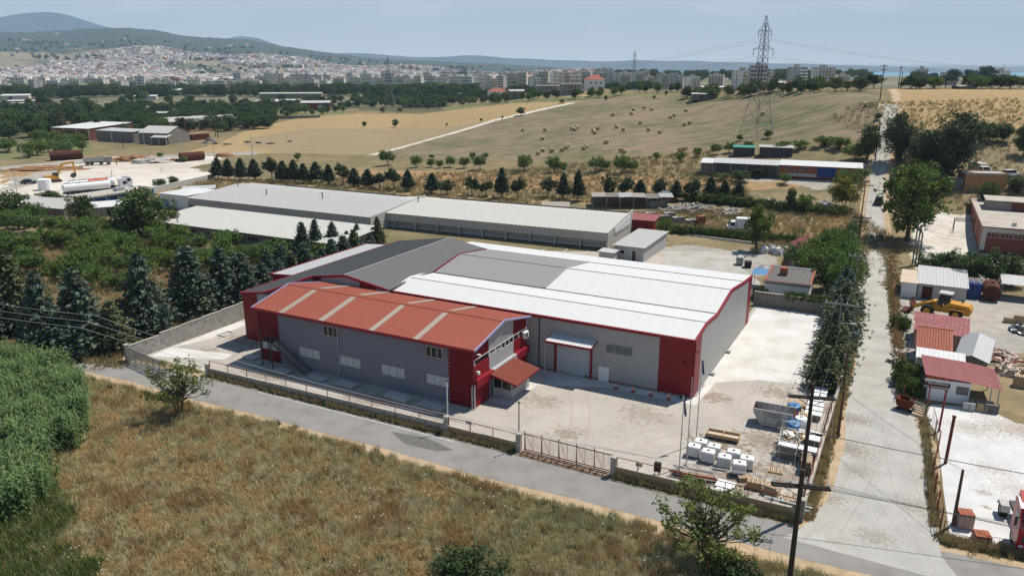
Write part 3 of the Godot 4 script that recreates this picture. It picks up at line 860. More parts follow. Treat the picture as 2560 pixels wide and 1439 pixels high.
	for s in [[-51.0, -49.6, true], [-49.6, -48.4, false], [-48.4, -43.2, false], [-43.2, -40.6, true], [-40.6, -38.6, false]]:
		var m := mb()
		var p := PackedVector2Array([Vector2(s[0] + 0.01, 0.3), Vector2(s[1] - 0.01, 0.3), Vector2(s[1] - 0.01, hy.call(s[1]))])
		if s[0] < -45.5 and s[1] > -45.5: p.append(Vector2(-45.5, 8.0))
		p.append(Vector2(s[0] + 0.01, hy.call(s[0])))
		m.prism(p, 0.8, 1.0)
		part("wall_panel", m, M.red_panel if s[2] else M.grey_panel, o)
	for s in [[9.2, 6.6], [6.6, 1.0], [1.0, -5], [-5, -11], [-11, -17], [-17, -24]]:
		var m := mb(); m.box(-55.2, 0.35, s[1] + 0.01, -55.0, 6.5, s[0] - 0.01)
		part("wall_panel", m, M.red_panel if s[0] > 9 else M.grey_panel, o)
	var mw := mb(); mw.box(-51.2, 0.3, 1.0, -51.0, 7.1, 9.2)
	part("wall", mw, M.grey_panel, o)
	mw = mb(); mw.prism(PackedVector2Array([Vector2(-55.2, 0.3), Vector2(-38.6, 0.3), Vector2(-38.6, 6.9), Vector2(-45.5, 8.0), Vector2(-55.2, 6.5)]), -24.0, -23.8)
	part("wall", mw, M.grey_panel, o)
	pl = mb(); pl.box(-55.15, -0.3, 9.0, -51, 0.35, 9.35); pl.box(-55.15, -0.3, -24, -54.9, 0.35, 9.0)
	part("plinth", pl, M.old_wall, o)
	fa = mb()
	fa.bar(Vector3(-55.42, 6.45, 9.5), Vector3(-51.0, 7.14, 9.5), 0.2, 0.26); fa.bar(Vector3(-55.42, 6.45, 9.5), Vector3(-55.42, 6.45, -24.2), 0.16, 0.3)
	fa.bar(Vector3(-50.95, 7.2, 9.5), Vector3(-50.95, 7.2, 1.1), 0.16, 0.26)
	fa.bar(Vector3(-50.95, 7.14, 1.1), Vector3(-45.5, 7.98, 1.1), 0.16, 0.28); fa.bar(Vector3(-45.5, 7.98, 1.1), Vector3(-38.6, 6.93, 1.1), 0.16, 0.28)
	fa.bar(Vector3(-38.62, 7.0, -9.4), Vector3(-38.62, 7.99, -16.2), 0.14, 0.22); fa.bar(Vector3(-38.62, 7.99, -16.2), Vector3(-38.62, 7.1, -23.7), 0.14, 0.22)
	part("fascia", fa, M.red_trim, o)

	# low wing at the back left
	o = lot("side_wing", "low wing with pale metal roof and red end wall beside the conifers", "factory wing", 0, 0, 0)
	wr = mb(); wr.sheet(Vector3(-62.6, 5.1, -2.8), Vector3(0, 0, -22.0), Vector3(7.1, 0.55, 0), 0.9, 0.03)
	part("roof", wr, M.galvanised, o)
	var ww := mb(); ww.prism(PackedVector2Array([Vector2(-62.4, 0), Vector2(-58.5, 0), Vector2(-58.5, 5.35), Vector2(-62.4, 5.0)]), -3.1, -2.9)
	part("wall_panel", ww, M.red_panel, o)
	ww = mb(); ww.prism(PackedVector2Array([Vector2(-58.48, 0), Vector2(-55.5, 0), Vector2(-55.5, 5.55), Vector2(-58.48, 5.35)]), -3.1, -2.9)
	part("wall_panel", ww, M.grey_panel, o)
	ww = mb(); ww.box(-62.4, 0, -24.6, -62.2, 5.0, -3.1); ww.box(-62.2, 0, -24.6, -55.5, 5.0, -24.4)
	part("wall", ww, M.grey_panel, o)
	fa = mb(); fa.bar(Vector3(-62.7, 5.06, -2.75), Vector3(-55.5, 5.62, -2.75), 0.12, 0.24); fa.bar(Vector3(-62.7, 5.06, -2.75), Vector3(-62.7, 5.06, -24.8), 0.12, 0.24); fa.bar(Vector3(-62.7, 5.06, -24.8), Vector3(-55.5, 5.62, -24.8), 0.12, 0.24)
	part("fascia", fa, M.red_trim, o)
	make_office()

func make_office() -> void:
	var o := lot("office_building", "two-storey block building with red ribbed roof and pale skylight strips", "building", 0, 0, 0)
	var X0 := -48.9
	var X1 := -19.0
	# roof sheets between the skylight strips
	var strips := [[-45.1, -44.35], [-39.1, -38.3], [-32.0, -31.3], [-26.2, -25.5]]
	var at := X0 - 0.35
	for side in 2:
		at = X0 - 0.35
		for i in 5:
			var to: float = strips[i][0] if i < 4 else X1 + 0.35
			var m := mb()
			if side == 0: m.sheet(Vector3(at, 6.62, 13.45), Vector3(to - at, 0, 0), Vector3(0, 1.26, -6.35), 0.27, 0.055)
			else: m.sheet(Vector3(at, 7.88, 7.1), Vector3(to - at, 0, 0), Vector3(0, -1.2, -6.0), 0.27, 0.055)
			part("roof", m, M.red_roof, o)
			if i < 4:
				m = mb()
				if side == 0: m.sheet(Vector3(to, 6.63, 13.45), Vector3(strips[i][1] - to, 0, 0), Vector3(0, 1.18, -5.9), 0.2, 0.05)
				else: m.sheet(Vector3(to, 7.78, 6.5), Vector3(strips[i][1] - to, 0, 0), Vector3(0, -1.0, -5.2), 0.2, 0.05)
				part("skylight", m, M.skylight, o)
				m = mb()
				if side == 0: m.sheet(Vector3(to, 7.81, 7.55), Vector3(strips[i][1] - to, 0, 0), Vector3(0, 0.07, -0.45), 0.27, 0.055)
				else: m.sheet(Vector3(to, 7.88, 7.1), Vector3(strips[i][1] - to, 0, 0), Vector3(0, -0.1, -0.6), 0.27, 0.055)
				part("roof", m, M.red_roof, o)
				at = strips[i][1]
	var rc := mb(); rc.prism(PackedVector2Array([Vector2(-0.25, -0.03), Vector2(0.25, -0.03), Vector2(0, 0.06)]), X0 - 0.3, X1 + 0.3, Transform3D(Basis(Vector3(0, 0, -1), Vector3(0, 1, 0), Vector3(1, 0, 0)), Vector3(0, 7.93, 7.1)))
	part("ridge_cap", rc, M.red_roof, o)
	var vg := mb()
	for x in [X0 - 0.38, X1 + 0.38]:
		vg = mb(); vg.bar(Vector3(x, 6.6, 13.5), Vector3(x, 7.95, 7.1), 0.12, 0.2); vg.bar(Vector3(x, 7.95, 7.1), Vector3(x, 6.62, 1.0), 0.12, 0.2)
		part("verge", vg, M.lilac_trim, o)
	var gu := mb(); gu.box(X0 - 0.3, 6.34, 13.38, X1 + 0.3, 6.56, 13.56)
	part("gutter", gu, M.red_trim, o)
	# core walls a little behind the faces
	var core := mb()
	core.box(X0 + 0.15, -0.2, 12.70, X1 - 0.15, 6.5, 12.93)
	part("front_wall", core, M.mortar, o)
	core = mb(); core.box(X0, -0.2, 1.2, X0 + 0.2, 6.55, 13.0); core.box(X0 + 0.2, -0.2, 1.2, X1 - 0.2, 6.5, 1.4)
	core.prism(PackedVector2Array([Vector2(-12.9, 6.4), Vector2(-1.3, 6.4), Vector2(-7.1, 7.75)]), X0 + 0.02, X0 + 0.2, Transform3D(Basis(Vector3(0, 0, -1), Vector3(0, 1, 0), Vector3(1, 0, 0)), Vector3.ZERO))
	part("rear_wall", core, M.block_red, o)
	# painted block courses: each block stands proud of its joints; openings are left for the windows
	var holes := [[-42.7, -39.6, 1.55, 2.72], [-36.7, -33.7, 1.6, 2.75], [-30.8, -27.7, 1.6, 2.78], [-24.9, -22.1, 1.7, 2.85], [-48.55, -46.0, 1.5, 2.5], [-38.85, -36.65, 4.75, 5.95], [-24.9, -22.8, 4.75, 5.95]]
	var shapes := []
	for k in 3:
		var b := mb(); b.boxb(Vector3.ZERO, Vector3(0.19, 0, 0), Vector3(0, 0.088, 0), Vector3(0, 0, 0.035 + k * 0.004))
		shapes.append(b.mesh())
	var rest := {"grey": mb(), "red": mb()}
	var made := 0
	var rows := 33
	for r in rows:
		var y := -0.1 + r * 0.2
		var x := X1 - 0.2 - (0.2 if r % 2 else 0.0)
		while x > X0 + 0.2:
			var red := x > -22.0 or x < -45.7
			var skip := false
			for h in holes:
				if x > h[0] - 0.1 and x < h[1] + 0.1 and y > h[2] - 0.08 and y < h[3] + 0.08: skip = true
			if not skip:
				var s := rng.randi() % 3
				if made < 300 and not red and y > 0.4 and x > -36:
					part("block", shapes[s], M.block_paint, o, Vector3(x, y, 12.96))
					made += 1
				else:
					rest["red" if red else "grey"].boxb(Vector3(x, y, 12.96), Vector3(0.19, 0, 0), Vector3(0, 0.088, 0), Vector3(0, 0, 0.035 + s * 0.004))
			x -= 0.4
	var bo := part("block_courses", rest.grey, M.block_paint, o); bo.set_meta("kind", "stuff")
	bo = part("red_block_courses", rest.red, M.block_red, o); bo.set_meta("kind", "stuff")
	for i in holes.size():
		var h: Array = holes[i]
		window_set(o, Vector3((h[0] + h[1]) * 0.5, (h[2] + h[3]) * 0.5, 13.0), 0, h[1] - h[0], h[3] - h[2], 3, M.grey_paint if i < 5 else M.plaster, M.glass_wired if i < 5 else M.glass_dark)
	# gable end towards the yard
	var g := func(z: float) -> float: return lerpf(6.5, 7.8, 1.0 - absf(z - 7.1) / 6.0)
	for b in [[13.0, 10.0, "red_panel"], [10.0, 4.45, "galvanised"], [4.45, 1.2, "red_panel"]]:
		var m := mb()
		var z: float = b[0]
		while z > b[1] + 0.05:
			var z1: float = maxf(z - 0.25, b[1])
			for e in [[z, z - 0.14, 0.0], [z - 0.14, z1, -0.05]]:
				m.prism(PackedVector2Array([Vector2(-e[0], 5.35), Vector2(-e[1], 5.35), Vector2(-e[1], g.call(e[1]) - 0.02), Vector2(-e[0], g.call(e[0]) - 0.02)]), X1 - 0.12, X1 + 0.03 + e[2], Transform3D(Basis(Vector3(0, 0, -1), Vector3(0, 1, 0), Vector3(1, 0, 0)), Vector3.ZERO))
			z = z1
		part("gable_cladding", m, M[b[2]], o)
	var wl := mb(); wl.box(X1 - 0.25, -0.2, 9.9, X1, 4.65, 12.99)
	part("end_wall", wl, M.red_panel, o)
	wl = mb(); wl.box(X1 - 0.25, -0.2, 1.2, X1, 4.65, 4.45)
	part("end_wall", wl, M.red_panel, o)
	wl = mb(); wl.box(X1 - 0.25, 3.3, 4.45, X1 + 0.01, 4.65, 9.9); wl.box(X1 - 0.25, 4.65, 7.25, X1 + 0.01, 4.95, 9.9)
	part("end_wall", wl, M.grey_paint, o)
	wl = mb(); wl.box(X1 - 0.25, -0.2, 4.45, X1 - 0.02, 3.3, 9.9)
	part("end_wall", wl, M.block_paint, o)
	for e in [[9.6, 13.05], [1.2, 4.4]]:
		wl = mb(); wl.box(X1 - 0.2, 3.05, e[0], X1 + 0.45, 3.22, e[1]); wl.box(X1 + 0.25, 2.4, e[0], X1 + 0.45, 3.05, e[1])
		part("ledge", wl, M.red_trim, o)
	wl = mb(); wl.box(X1 - 0.2, 3.05, 4.4, X1 + 0.45, 3.22, 9.6); wl.box(X1 + 0.25, 2.4, 4.4, X1 + 0.45, 3.05, 9.6)
	part("ledge", wl, M.grey_paint, o)
	var ws := mb(); ws.box(X1 - 0.25, 4.65, 1.3, X1 - 0.1, 5.35, 12.9)
	part("window_band", ws, M.glass_dark, o)
	ws = mb()
	for z in [12.9, 9.9, 8.6, 7.25, 6.35, 5.45, 4.45, 3.2, 2.2, 1.3]: ws.box(X1 - 0.1, 4.65, z - 0.04, X1 + 0.02, 5.35, z + 0.04)
	ws.box(X1 - 0.1, 5.3, 1.3, X1 + 0.05, 5.36, 12.9)
	part("window_frame", ws, M.white_paint, o)
	# pipes on the corner and the gutter drop
	for k in 4:
		var pp := mb(); pp.tube(Vector3(X1 + 0.12 - (k % 2) * 0.3, 0.1, 13.1 + 0.12 * (k / 2)), Vector3(X1 + 0.12 - (k % 2) * 0.3, 2.75 - 0.1 * k, 13.1 + 0.12 * (k / 2)), 0.055, 0.055, 8)
		part("pipe", pp, M.galvanised, o)
	var gp := mb(); gp.path(PackedVector3Array([Vector3(X1 + 0.05, 6.4, 13.3), Vector3(X1 + 0.05, 3.1, 13.12)]), 0.05, 6)
	part("downpipe", gp, M.red_trim, o)
	gp = mb(); gp.path(PackedVector3Array([Vector3(-36.7, 6.4, 13.12), Vector3(-36.75, 0.8, 13.1), Vector3(-36.9, 0.1, 13.5)]), 0.06, 6)
	part("downpipe", gp, M.grey_paint, o)
	gp = mb(); gp.tube(Vector3(X0 + 0.1, 6.4, 13.1), Vector3(X0 + 0.1, 0.0, 13.1), 0.055, 0.055, 6)
	part("downpipe", gp, M.red_trim, o)
	for z in [12.6]:
		var lm := mb(); lm.cbox(Vector3(X1 + 0.3, 5.9, z), Vector3(0.5, 0.1, 0.2)); lm.cbox(Vector3(X1 + 0.2, 3.85, z - 0.1), Vector3(0.3, 0.32, 0.25))
		part("lamp", lm, M.white_paint, o)
	# air conditioner
	var ac := lot("air_conditioner", "white wall-mounted air conditioner at the office's red gable corner", "air conditioner", X1 + 0.03, 4.3, 1.9)
	var a := mb(); a.bevel(0, 0, -0.45, 0.38, 0.75, 0.45, 0.04)
	part("casing", a, M.white_paint, ac)
	a = mb(); a.lathe(PackedVector2Array([Vector2(0.01, 0), Vector2(0.27, 0.0), Vector2(0.29, 0.02), Vector2(0.0, 0.02)]), Vector3(0.385, 0.38, 0.1), 14, Basis(Vector3(0, 0, 1), -PI / 2))
	part("fan_grille", a, M.steel_dark, ac)
	a = mb(); a.path(PackedVector3Array([Vector3(0.15, 0.75, -0.2), Vector3(0.1, 1.4, -0.3), Vector3(0.15, 1.9, -0.3), Vector3(0.02, 2.2, -0.3)]), 0.03, 5)
	part("hose", a, M.white_paint, ac)
	# outside stair
	var s := lot("metal_staircase", "dark steel outdoor staircase with landing against the red and grey wall", "staircase", -46.4, 0, 14.0)
	var ld := mb(); ld.box(-0.9, 3.12, -0.75, 0.75, 3.2, 0.55)
	part("landing", ld, M.steel_dark, s)
	for p in [[-0.8, 0.45], [0.7, 0.45], [-0.8, -0.65]]:
		var m := mb(); m.box(p[0] - 0.05, 0, p[1] - 0.05, p[0] + 0.05, 3.12 if p[1] < 0 else 4.3, p[1] + 0.05)
		part("post", m, M.steel_dark, s)
	for z in [-0.6, 0.45]:
		var m := mb(); m.bar(Vector3(0.75, 3.15, z), Vector3(5.7, 0.02, z), 0.06, 0.25)
		part("stringer", m, M.steel_dark, s)
	for i in 14:
		var m := mb()
		var t := (i + 0.5) / 14.0
		m.box(0.75 + 4.95 * t - 0.14, 3.15 - 3.1 * t, -0.57, 0.75 + 4.95 * t + 0.14, 3.15 - 3.1 * t + 0.035, 0.42)
		part("step", m, M.wood_grey, s)
	var hr := mb(); hr.path(PackedVector3Array([Vector3(-0.8, 4.3, -0.6), Vector3(-0.8, 4.3, 0.45), Vector3(0.7, 4.3, 0.45), Vector3(5.6, 1.0, 0.45), Vector3(5.6, 0, 0.45)]), 0.03, 5)
	for t in [0.25, 0.5, 0.75]: hr.tube(Vector3(0.7 + 4.9 * t, 4.3 - 3.3 * t, 0.45), Vector3(0.7 + 4.9 * t, 3.15 - 3.1 * t, 0.45), 0.02, 0.02, 5)
	part("handrail", hr, M.steel_dark, s)
	# glazed cabin with the red awning
	var c := lot("guard_cabin", "small grey glazed cabin under a red ribbed awning at the office corner", "cabin", -18.9, 0, 7.2)
	var m := mb(); m.box(0.05, 0, -1.9, 2.3, 1.15, 2.2)
	part("lower_wall", m, M.grey_paint, c)
	m = mb(); m.box(0.1, 1.15, -1.85, 2.25, 2.35, 2.15)
	part("glazing", m, M.glass_dark, c)
	m = mb()
	for p in [[0.08, 2.18], [1.15, 2.18], [2.28, 2.18], [2.28, 0.8], [2.28, -0.5], [2.28, -1.88], [0.08, -1.88]]: m.box(p[0] - 0.05, 1.15, p[1] - 0.05, p[0] + 0.05, 2.4, p[1] + 0.05)
	part("mullion", m, M.grey_paint, c)
	m = mb(); m.sheet(Vector3(0.0, 3.1, -2.1), Vector3(0, 0, 5.4), Vector3(3.5, -0.75, 0), 0.26, 0.06)
	var aw := part("awning", m, M.red_roof, c)
	m = mb(); m.bar(Vector3(3.5, 2.3, -2.1), Vector3(3.5, 2.3, 3.3), 0.06, 0.12); m.bar(Vector3(0, 3.02, 3.3), Vector3(3.5, 2.27, 3.3), 0.06, 0.14); m.bar(Vector3(0, 3.02, -2.1), Vector3(3.5, 2.27, -2.1), 0.06, 0.14)
	part("awning_frame", m, M.red_trim, aw)

func wall_run(o: Node3D, a: Vector2, b: Vector2, h0: float, h1: float, th: float, material: Material, seg := 4.0, foot := -0.3) -> void: # a wall in plot axes, one piece per bay with a coping
	var d := b - a
	var k := maxi(1, int(round(d.length() / seg)))
	for i in k:
		var p := a + d * (float(i) / k)
		var q := a + d * (float(i + 1) / k)
		var h := lerpf(h0, h1, (i + 0.5) / k)
		var m := mb()
		var c := (p + q) * 0.5
		m.cbox(Vector3(c.x, (h + foot) * 0.5, c.y), Vector3(d.length() / k - 0.012, h - foot, th), -d.angle())
		part("wall_bay", m, material, o)
		m = mb()
		m.cbox(Vector3(c.x, h + 0.03, c.y), Vector3(d.length() / k - 0.004, 0.06, th + 0.06), -d.angle())
		part("coping", m, M.concrete, o)
func rail_run(o: Node3D, a: Vector2, b: Vector2, y0: float, h: float, step: float, material: Material) -> void:
	var d := b - a
	var k := maxi(1, int(round(d.length() / step)))
	for i in k + 1:
		var p := a + d * (float(i) / k)
		var m := mb(); m.box(p.x - 0.03, y0, p.y - 0.03, p.x + 0.03, y0 + h, p.y + 0.03)
		part("post", m, material, o)
	var m := mb(); m.bar(Vector3(a.x, y0 + h, a.y), Vector3(b.x, y0 + h, b.y), 0.05, 0.05)
	part("rail", m, material, o)

func make_perimeter() -> void:
	var o := lot("front_wall", "long low ochre concrete wall with thin railing along the road", "wall", 0, 0, 0)
	wall_run(o, Vector2(-50.4, 19.5), Vector2(-18.9, 18.9), 0.85, 0.95, 0.22, M.old_wall, 3.9)
	wall_run(o, Vector2(-18.4, 18.9), Vector2(-11.0, 18.85), 0.8, 0.9, 0.22, M.ochre_wall, 3.7)
	rail_run(o, Vector2(-50.3, 19.5), Vector2(-18.9, 18.9), 0.9, 0.85, 2.85, M.rust)
	rail_run(o, Vector2(-18.4, 18.9), Vector2(-11.1, 18.85), 0.85, 0.85, 2.4, M.rust)
	o = lot("corner_wall", "stained ochre wall with rusty railing before the stacked pallets", "wall", 0, 0, 0)
	wall_run(o, Vector2(-1.4, 18.9), Vector2(13.4, 18.5), 0.95, 1.0, 0.22, M.ochre_wall, 3.7)
	rail_run(o, Vector2(-1.3, 18.9), Vector2(13.3, 18.5), 1.0, 0.85, 1.85, M.rust)
	o = lot("side_wall", "pale grey wall with leaning rusty bars along the dusty side road", "wall", 0, 0, 0)
	wall_run(o, Vector2(13.75, 18.2), Vector2(13.75, -9.0), 1.1, 1.0, 0.2, M.old_wall, 3.9)
	wall_run(o, Vector2(13.75, -9.0), Vector2(13.3, -37.0), 1.0, 1.2, 0.2, M.old_wall, 4.0)
	rail_run(o, Vector2(13.75, 18.0), Vector2(13.75, -9.0), 1.1, 0.9, 2.7, M.rust)
	o = lot("rear_wall", "tall dark block wall behind the new white concrete", "wall", 0, 0, 0)
	wall_run(o, Vector2(-0.8, -37.2), Vector2(13.2, -37.2), 2.1, 2.1, 0.25, M.dark_block, 2.8)
	o = lot("boundary_wall", "long grey rendered wall stepping up beside the conifers", "wall", 0, 0, 0)
	wall_run(o, Vector2(-62.4, 20.9), Vector2(-62.4, 16.5), 1.9, 1.9, 0.22, M.grey_wall, 2.2)
	wall_run(o, Vector2(-62.4, 16.5), Vector2(-62.4, -2.9), 2.1, 2.6, 0.22, M.grey_wall, 3.2)
	# gate posts
	var grp := "concrete gate posts of the yard"
	for p in [[-18.65, 18.9, 1.7, "square concrete pier in the middle of the front wall"], [-10.8, 18.85, 1.75, "concrete gate pier beside the tall thin post"], [-1.6, 18.9, 1.75, "concrete gate pier where the rusty gate closes"], [13.7, 18.55, 1.9, "dark stained corner pier under the utility poles"], [-62.2, 21.3, 2.2, "pale pier at the hinge end of the mesh gate"], [-50.6, 19.55, 1.3, "stub pier where the mesh gate meets the low wall"]]:
		var t := lot("gate_pier", p[3], "pier", p[0], 0, p[1], 0, grp)
		var m := mb(); m.bevel(-0.22, -0.3, -0.22, 0.22, p[2], 0.22, 0.03)
		part("shaft", m, M.old_wall if p[0] < 10 else M.dark_block, t)
		m = mb(); m.bevel(-0.27, p[2], -0.27, 0.27, p[2] + 0.1, 0.27, 0.02)
		part("cap", m, M.concrete, t)
	# rusty sliding gate
	var g := lot("sliding_gate", "wide rusty sliding gate of thin upright bars on a braced bottom frame", "gate", -10.4, 0, 18.75)
	var W := 8.6
	for i in 70:
		var m := mb()
		var x := 0.12 + i * (W - 0.2) / 69.0
		var big := i % 7 == 0
		m.tube(Vector3(x, 0.3, 0), Vector3(x, 1.85, 0), 0.03 if big else 0.012, 0.03 if big else 0.012, 5)
		part("bar", m, M.rust, g)
	for e in [[0.3, 0.0], [1.85, 0.0], [0.12, 0.75], [0.12, 0.0]]:
		var m := mb(); m.bar(Vector3(0, e[0], e[1]), Vector3(W, e[0], e[1]), 0.07, 0.07)
		part("frame_rail", m, M.rust, g)
	for i in 15:
		var m := mb()
		var x := W * i / 14.0
		m.bar(Vector3(x, 0.14, 0), Vector3(x if i % 2 == 0 else x, 0.14, 0.75), 0.05, 0.05)
		if i < 14: m.bar(Vector3(x, 0.16, 0 if i % 2 else 0.75), Vector3(W * (i + 1) / 14.0, 0.16, 0.75 if i % 2 else 0), 0.04, 0.04)
		part("brace", m, M.rust, g)
	for i in 5:
		var m := mb()
		var x := 0.2 + i * 1.7
		m.bar(Vector3(x, 0.15, 0.0), Vector3(x - 0.1, 2.15, -0.05), 0.05, 0.05)
		m.bar(Vector3(x - 0.1, 2.12, -0.05), Vector3(x + 0.45, 0.2, -0.5), 0.03, 0.03)
		part("stay", m, M.rust, g)
	g = lot("mesh_gate", "long grey framed wire-mesh gate at the far end of the yard", "gate", -62.0, 0, 21.25, -0.165)
	W = 8.4
	for i in 7:
		var m := mb(); m.box(i * W / 6 - 0.04, 0.15, -0.04, i * W / 6 + 0.04, 1.95, 0.04)
		part("upright", m, M.steel, g)
	for y in [0.18, 1.92]:
		var m := mb(); m.box(0, y - 0.04, -0.035, W, y + 0.04, 0.035)
		part("frame_rail", m, M.steel, g)
	var ms := mb()
	for i in 110: ms.box(i * W / 110, 0.2, -0.006, i * W / 110 + 0.012, 1.9, 0.006)
	for i in 22: ms.box(0, 0.2 + i * 0.078, -0.008, W, 0.2 + i * 0.078 + 0.01, 0.004)
	part("mesh_infill", ms, M.wire, g).set_meta("kind", "stuff")
	for p in [[-10.95, 18.6, 4.7, "thin dark lamp post beside the rusty gate", "steel_dark"], [-18.75, 18.5, 5.2, "thin white post rising from the front wall pier", "white_paint"]]:
		var t := lot("thin_post", p[3], "post", p[0], 0, p[1])
		var m := mb(); m.tube(Vector3.ZERO, Vector3(0, p[2], 0), 0.06, 0.05, 8, true)
		part("shaft", m, M[p[4]], t)
		m = mb(); m.cbox(Vector3(0, p[2] + 0.06, 0), Vector3(0.2, 0.12, 0.14))
		part("head", m, M.steel_dark, t)
	# mailbox on legs, plaques, parapets
	var mbx := lot("meter_box", "black meter box on two legs behind the ochre corner wall", "box", 1.9, 0, 17.6)
	var m := mb(); m.bevel(-0.28, 0.75, -0.2, 0.28, 1.55, 0.2, 0.03)
	part("case", m, M.plastic_black, mbx)
	for x in [-0.22, 0.22]:
		m = mb(); m.box(x - 0.03, 0, -0.03, x + 0.03, 0.75, 0.03)
		part("leg", m, M.steel_dark, mbx)
	for p in [[-16.5, 18.3, "small grey plate on the railing left of the gate"], [0.5, 18.4, "small grey plate on the railing by the meter box"]]:
		var pb := lot("plate", p[2], "plate", p[0], 1.2, p[1])
		m = mb(); m.box(-0.3, 0, -0.02, 0.3, 0.32, 0.02)
		part("face", m, M.steel, pb)
		m = mb(); m.box(-0.02, -1.2, -0.05, 0.02, 0.3, -0.02)
		part("stake", m, M.steel_dark, pb)

func make_pallet(label: String) -> Node3D:
	var t := lot("pallet", label, "pallet", 0, 0, 0, 0, "")
	for i in 7:
		var m := mb(); m.box(-0.6 + i * 0.18, 0.118, -0.4, -0.6 + i * 0.18 + 0.11, 0.14, 0.4)
		part("slat", m, M.wood if i % 2 else M.wood_pale, t)
	for z in [-0.36, 0.0, 0.36]:
		var m := mb(); m.box(-0.6, 0.02, z - 0.04, 0.6, 0.118, z + 0.04); m.box(-0.6, 0, z - 0.05, 0.6, 0.02, z + 0.05)
		part("stringer", m, M.wood, t)
	return t

func make_yard_things() -> void:
	# liquid containers in wire cages
	var b := lot("liquid_tank", "white caged liquid tank on pallet, in the cluster beside the wooden tray", "tank", 3.6, 0, 12.2, 0.05, "white caged liquid tanks")
	var m := mb(); m.box(-0.6, 0.02, -0.5, 0.6, 0.07, 0.5)
	for x in [-0.5, 0.0, 0.5]: m.box(x - 0.08, 0.0, -0.5, x + 0.08, 0.16, 0.5)
	part("pallet_base", m, M.steel_dark, b)
	m = mb(); m.bevel(-0.56, 0.16, -0.46, 0.56, 1.12, 0.46, 0.09)
	part("bottle", m, M.plastic_white, b)
	m = mb(); m.lathe(PackedVector2Array([Vector2(0.12, 0), Vector2(0.12, 0.05), Vector2(0, 0.05)]), Vector3(0, 1.12, 0), 12)
	part("cap", m, M.plastic_black, b)
	m = mb()
	for s in [-1, 1]:
		for i in 8: m.box(-0.59 + i * 0.165, 0.1, 0.47 * s - 0.012, -0.59 + i * 0.165 + 0.018, 1.08, 0.47 * s + 0.012)
		for i in 7: m.box(0.575 * s - 0.012, 0.1, -0.48 + i * 0.155, 0.575 * s + 0.012, 1.08, -0.48 + i * 0.155 + 0.018)
		for y in [0.12, 0.36, 0.6, 0.84, 1.08]:
			m.box(-0.6, y - 0.01, 0.482 * s - 0.01, 0.6, y + 0.01, 0.482 * s + 0.01); m.box(0.588 * s - 0.01, y - 0.01, -0.49, 0.588 * s + 0.01, y + 0.01, 0.49)
	part("cage", m, M.galvanised, b)
	for p in [[3.9, 11.0, 0.05], [5.0, 12.6, 0.02], [5.2, 11.35, 0.04], [6.5, 12.9, 0.1], [7.0, 11.55, 0.05], [8.3, 12.2, 0.1]]:
		again(b, PLOT * Vector3(p[0], 0, p[1]), PLOT_TURN + p[2])
	again(b, PLOT * Vector3(7.95, 0.15, 13.7), PLOT_TURN + 0.2, "white caged liquid tank standing apart, nearest the pale pallets", "white caged liquid tanks")
	# rubbish skip
	var s := lot("waste_skip", "large grey steel skip with sloping ends, holding two white heaps", "skip", 8.9, 0, 2.2, 0.05)
	var prof := [Vector2(-1.15, 0.12), Vector2(0.95, 0.12), Vector2(2.1, 1.2), Vector2(1.75, 1.75), Vector2(-1.95, 1.75), Vector2(-1.85, 1.3)]
	for z in [-0.95, 0.9]:
		m = mb(); m.prism(PackedVector2Array(prof), z, z + 0.05)
		var sd := part("side", m, M.stained_white, s)
		if z > 0:
			m = mb()
			for k in [[-0.75, 0.85], [0.55, 0.85]]: m.box(k[0] - 0.04, 0.35, 0.95, k[0] + 0.04, 1.7, 1.0)
			part("rib", m, M.steel, sd)
			m = mb(); m.box(-0.65, 1.05, 0.952, 0.45, 1.65, 0.965)
			var sg := part("plate", m, M.plaster_grey, sd)
			m = mb()
			for r in [[1.4, 0.16], [1.18, 0.1]]:
				var x := -0.55
				while x < 0.32:
					var w := rng.randf_range(0.04, 0.1)
					m.box(x, r[0], 0.965, x + w, r[0] + r[1], 0.972)
					x += w + 0.05
			part("lettering", m, M.steel_dark, sg)
	m = mb()
	for i in 6:
		if i == 3: continue
		var p: Vector2 = prof[i]
		var q: Vector2 = prof[(i + 1) % 6]
		m.bar(Vector3(p.x, p.y, 0), Vector3(q.x, q.y, 0), 1.84, 0.05)
	part("hull", m, M.rust_dark, s)
	m = mb(); m.bar(Vector3(-1.97, 1.76, 0.93), Vector3(1.78, 1.76, 0.93), 0.1, 0.08); m.bar(Vector3(-1.97, 1.76, -0.93), Vector3(1.78, 1.76, -0.93), 0.1, 0.08)
	part("rim", m, M.plaster_grey, s)
	for a in [[-0.5, 0.62, "white bulk bag slumped in the grey skip"], [0.75, 0.5, "second white bulk bag in the grey skip's sloping end"]]:
		var hp := lot("bulk_bag", a[2], "bag", 8.9 + a[0], 0.3, 2.2 - a[0] * 0.05, 0, "white bulk bags in the skip")
		part("bag", blob(Vector3(a[1], 0.72, 0.6), 4, 0.12), M.sack, hp)
	# wooden tray, skip shadow neighbours
	var tr := lot("wooden_tray", "shallow pale wooden tray on low supports between tanks and skip", "tray", 5.2, 0, 7.6, 0.06)
	m = mb(); m.box(-1.5, 0.3, -0.6, 1.5, 0.35, 0.6)
	part("base", m, M.wood_pale, tr)
	for w in [[-1.5, -0.6, -1.44, 0.6], [1.44, -0.6, 1.5, 0.6], [-1.44, -0.6, 1.44, -0.54], [-1.44, 0.54, 1.44, 0.6], [-0.03, -0.54, 0.03, 0.54]]:
		m = mb(); m.box(w[0], 0.35, w[1], w[2], 0.6, w[3])
		part("side", m, M.wood, tr)
	for x in [-1.2, 1.2]:
		m = mb(); m.box(x - 0.06, 0, -0.5, x + 0.06, 0.3, 0.5)
		part("support", m, M.steel_dark, tr)
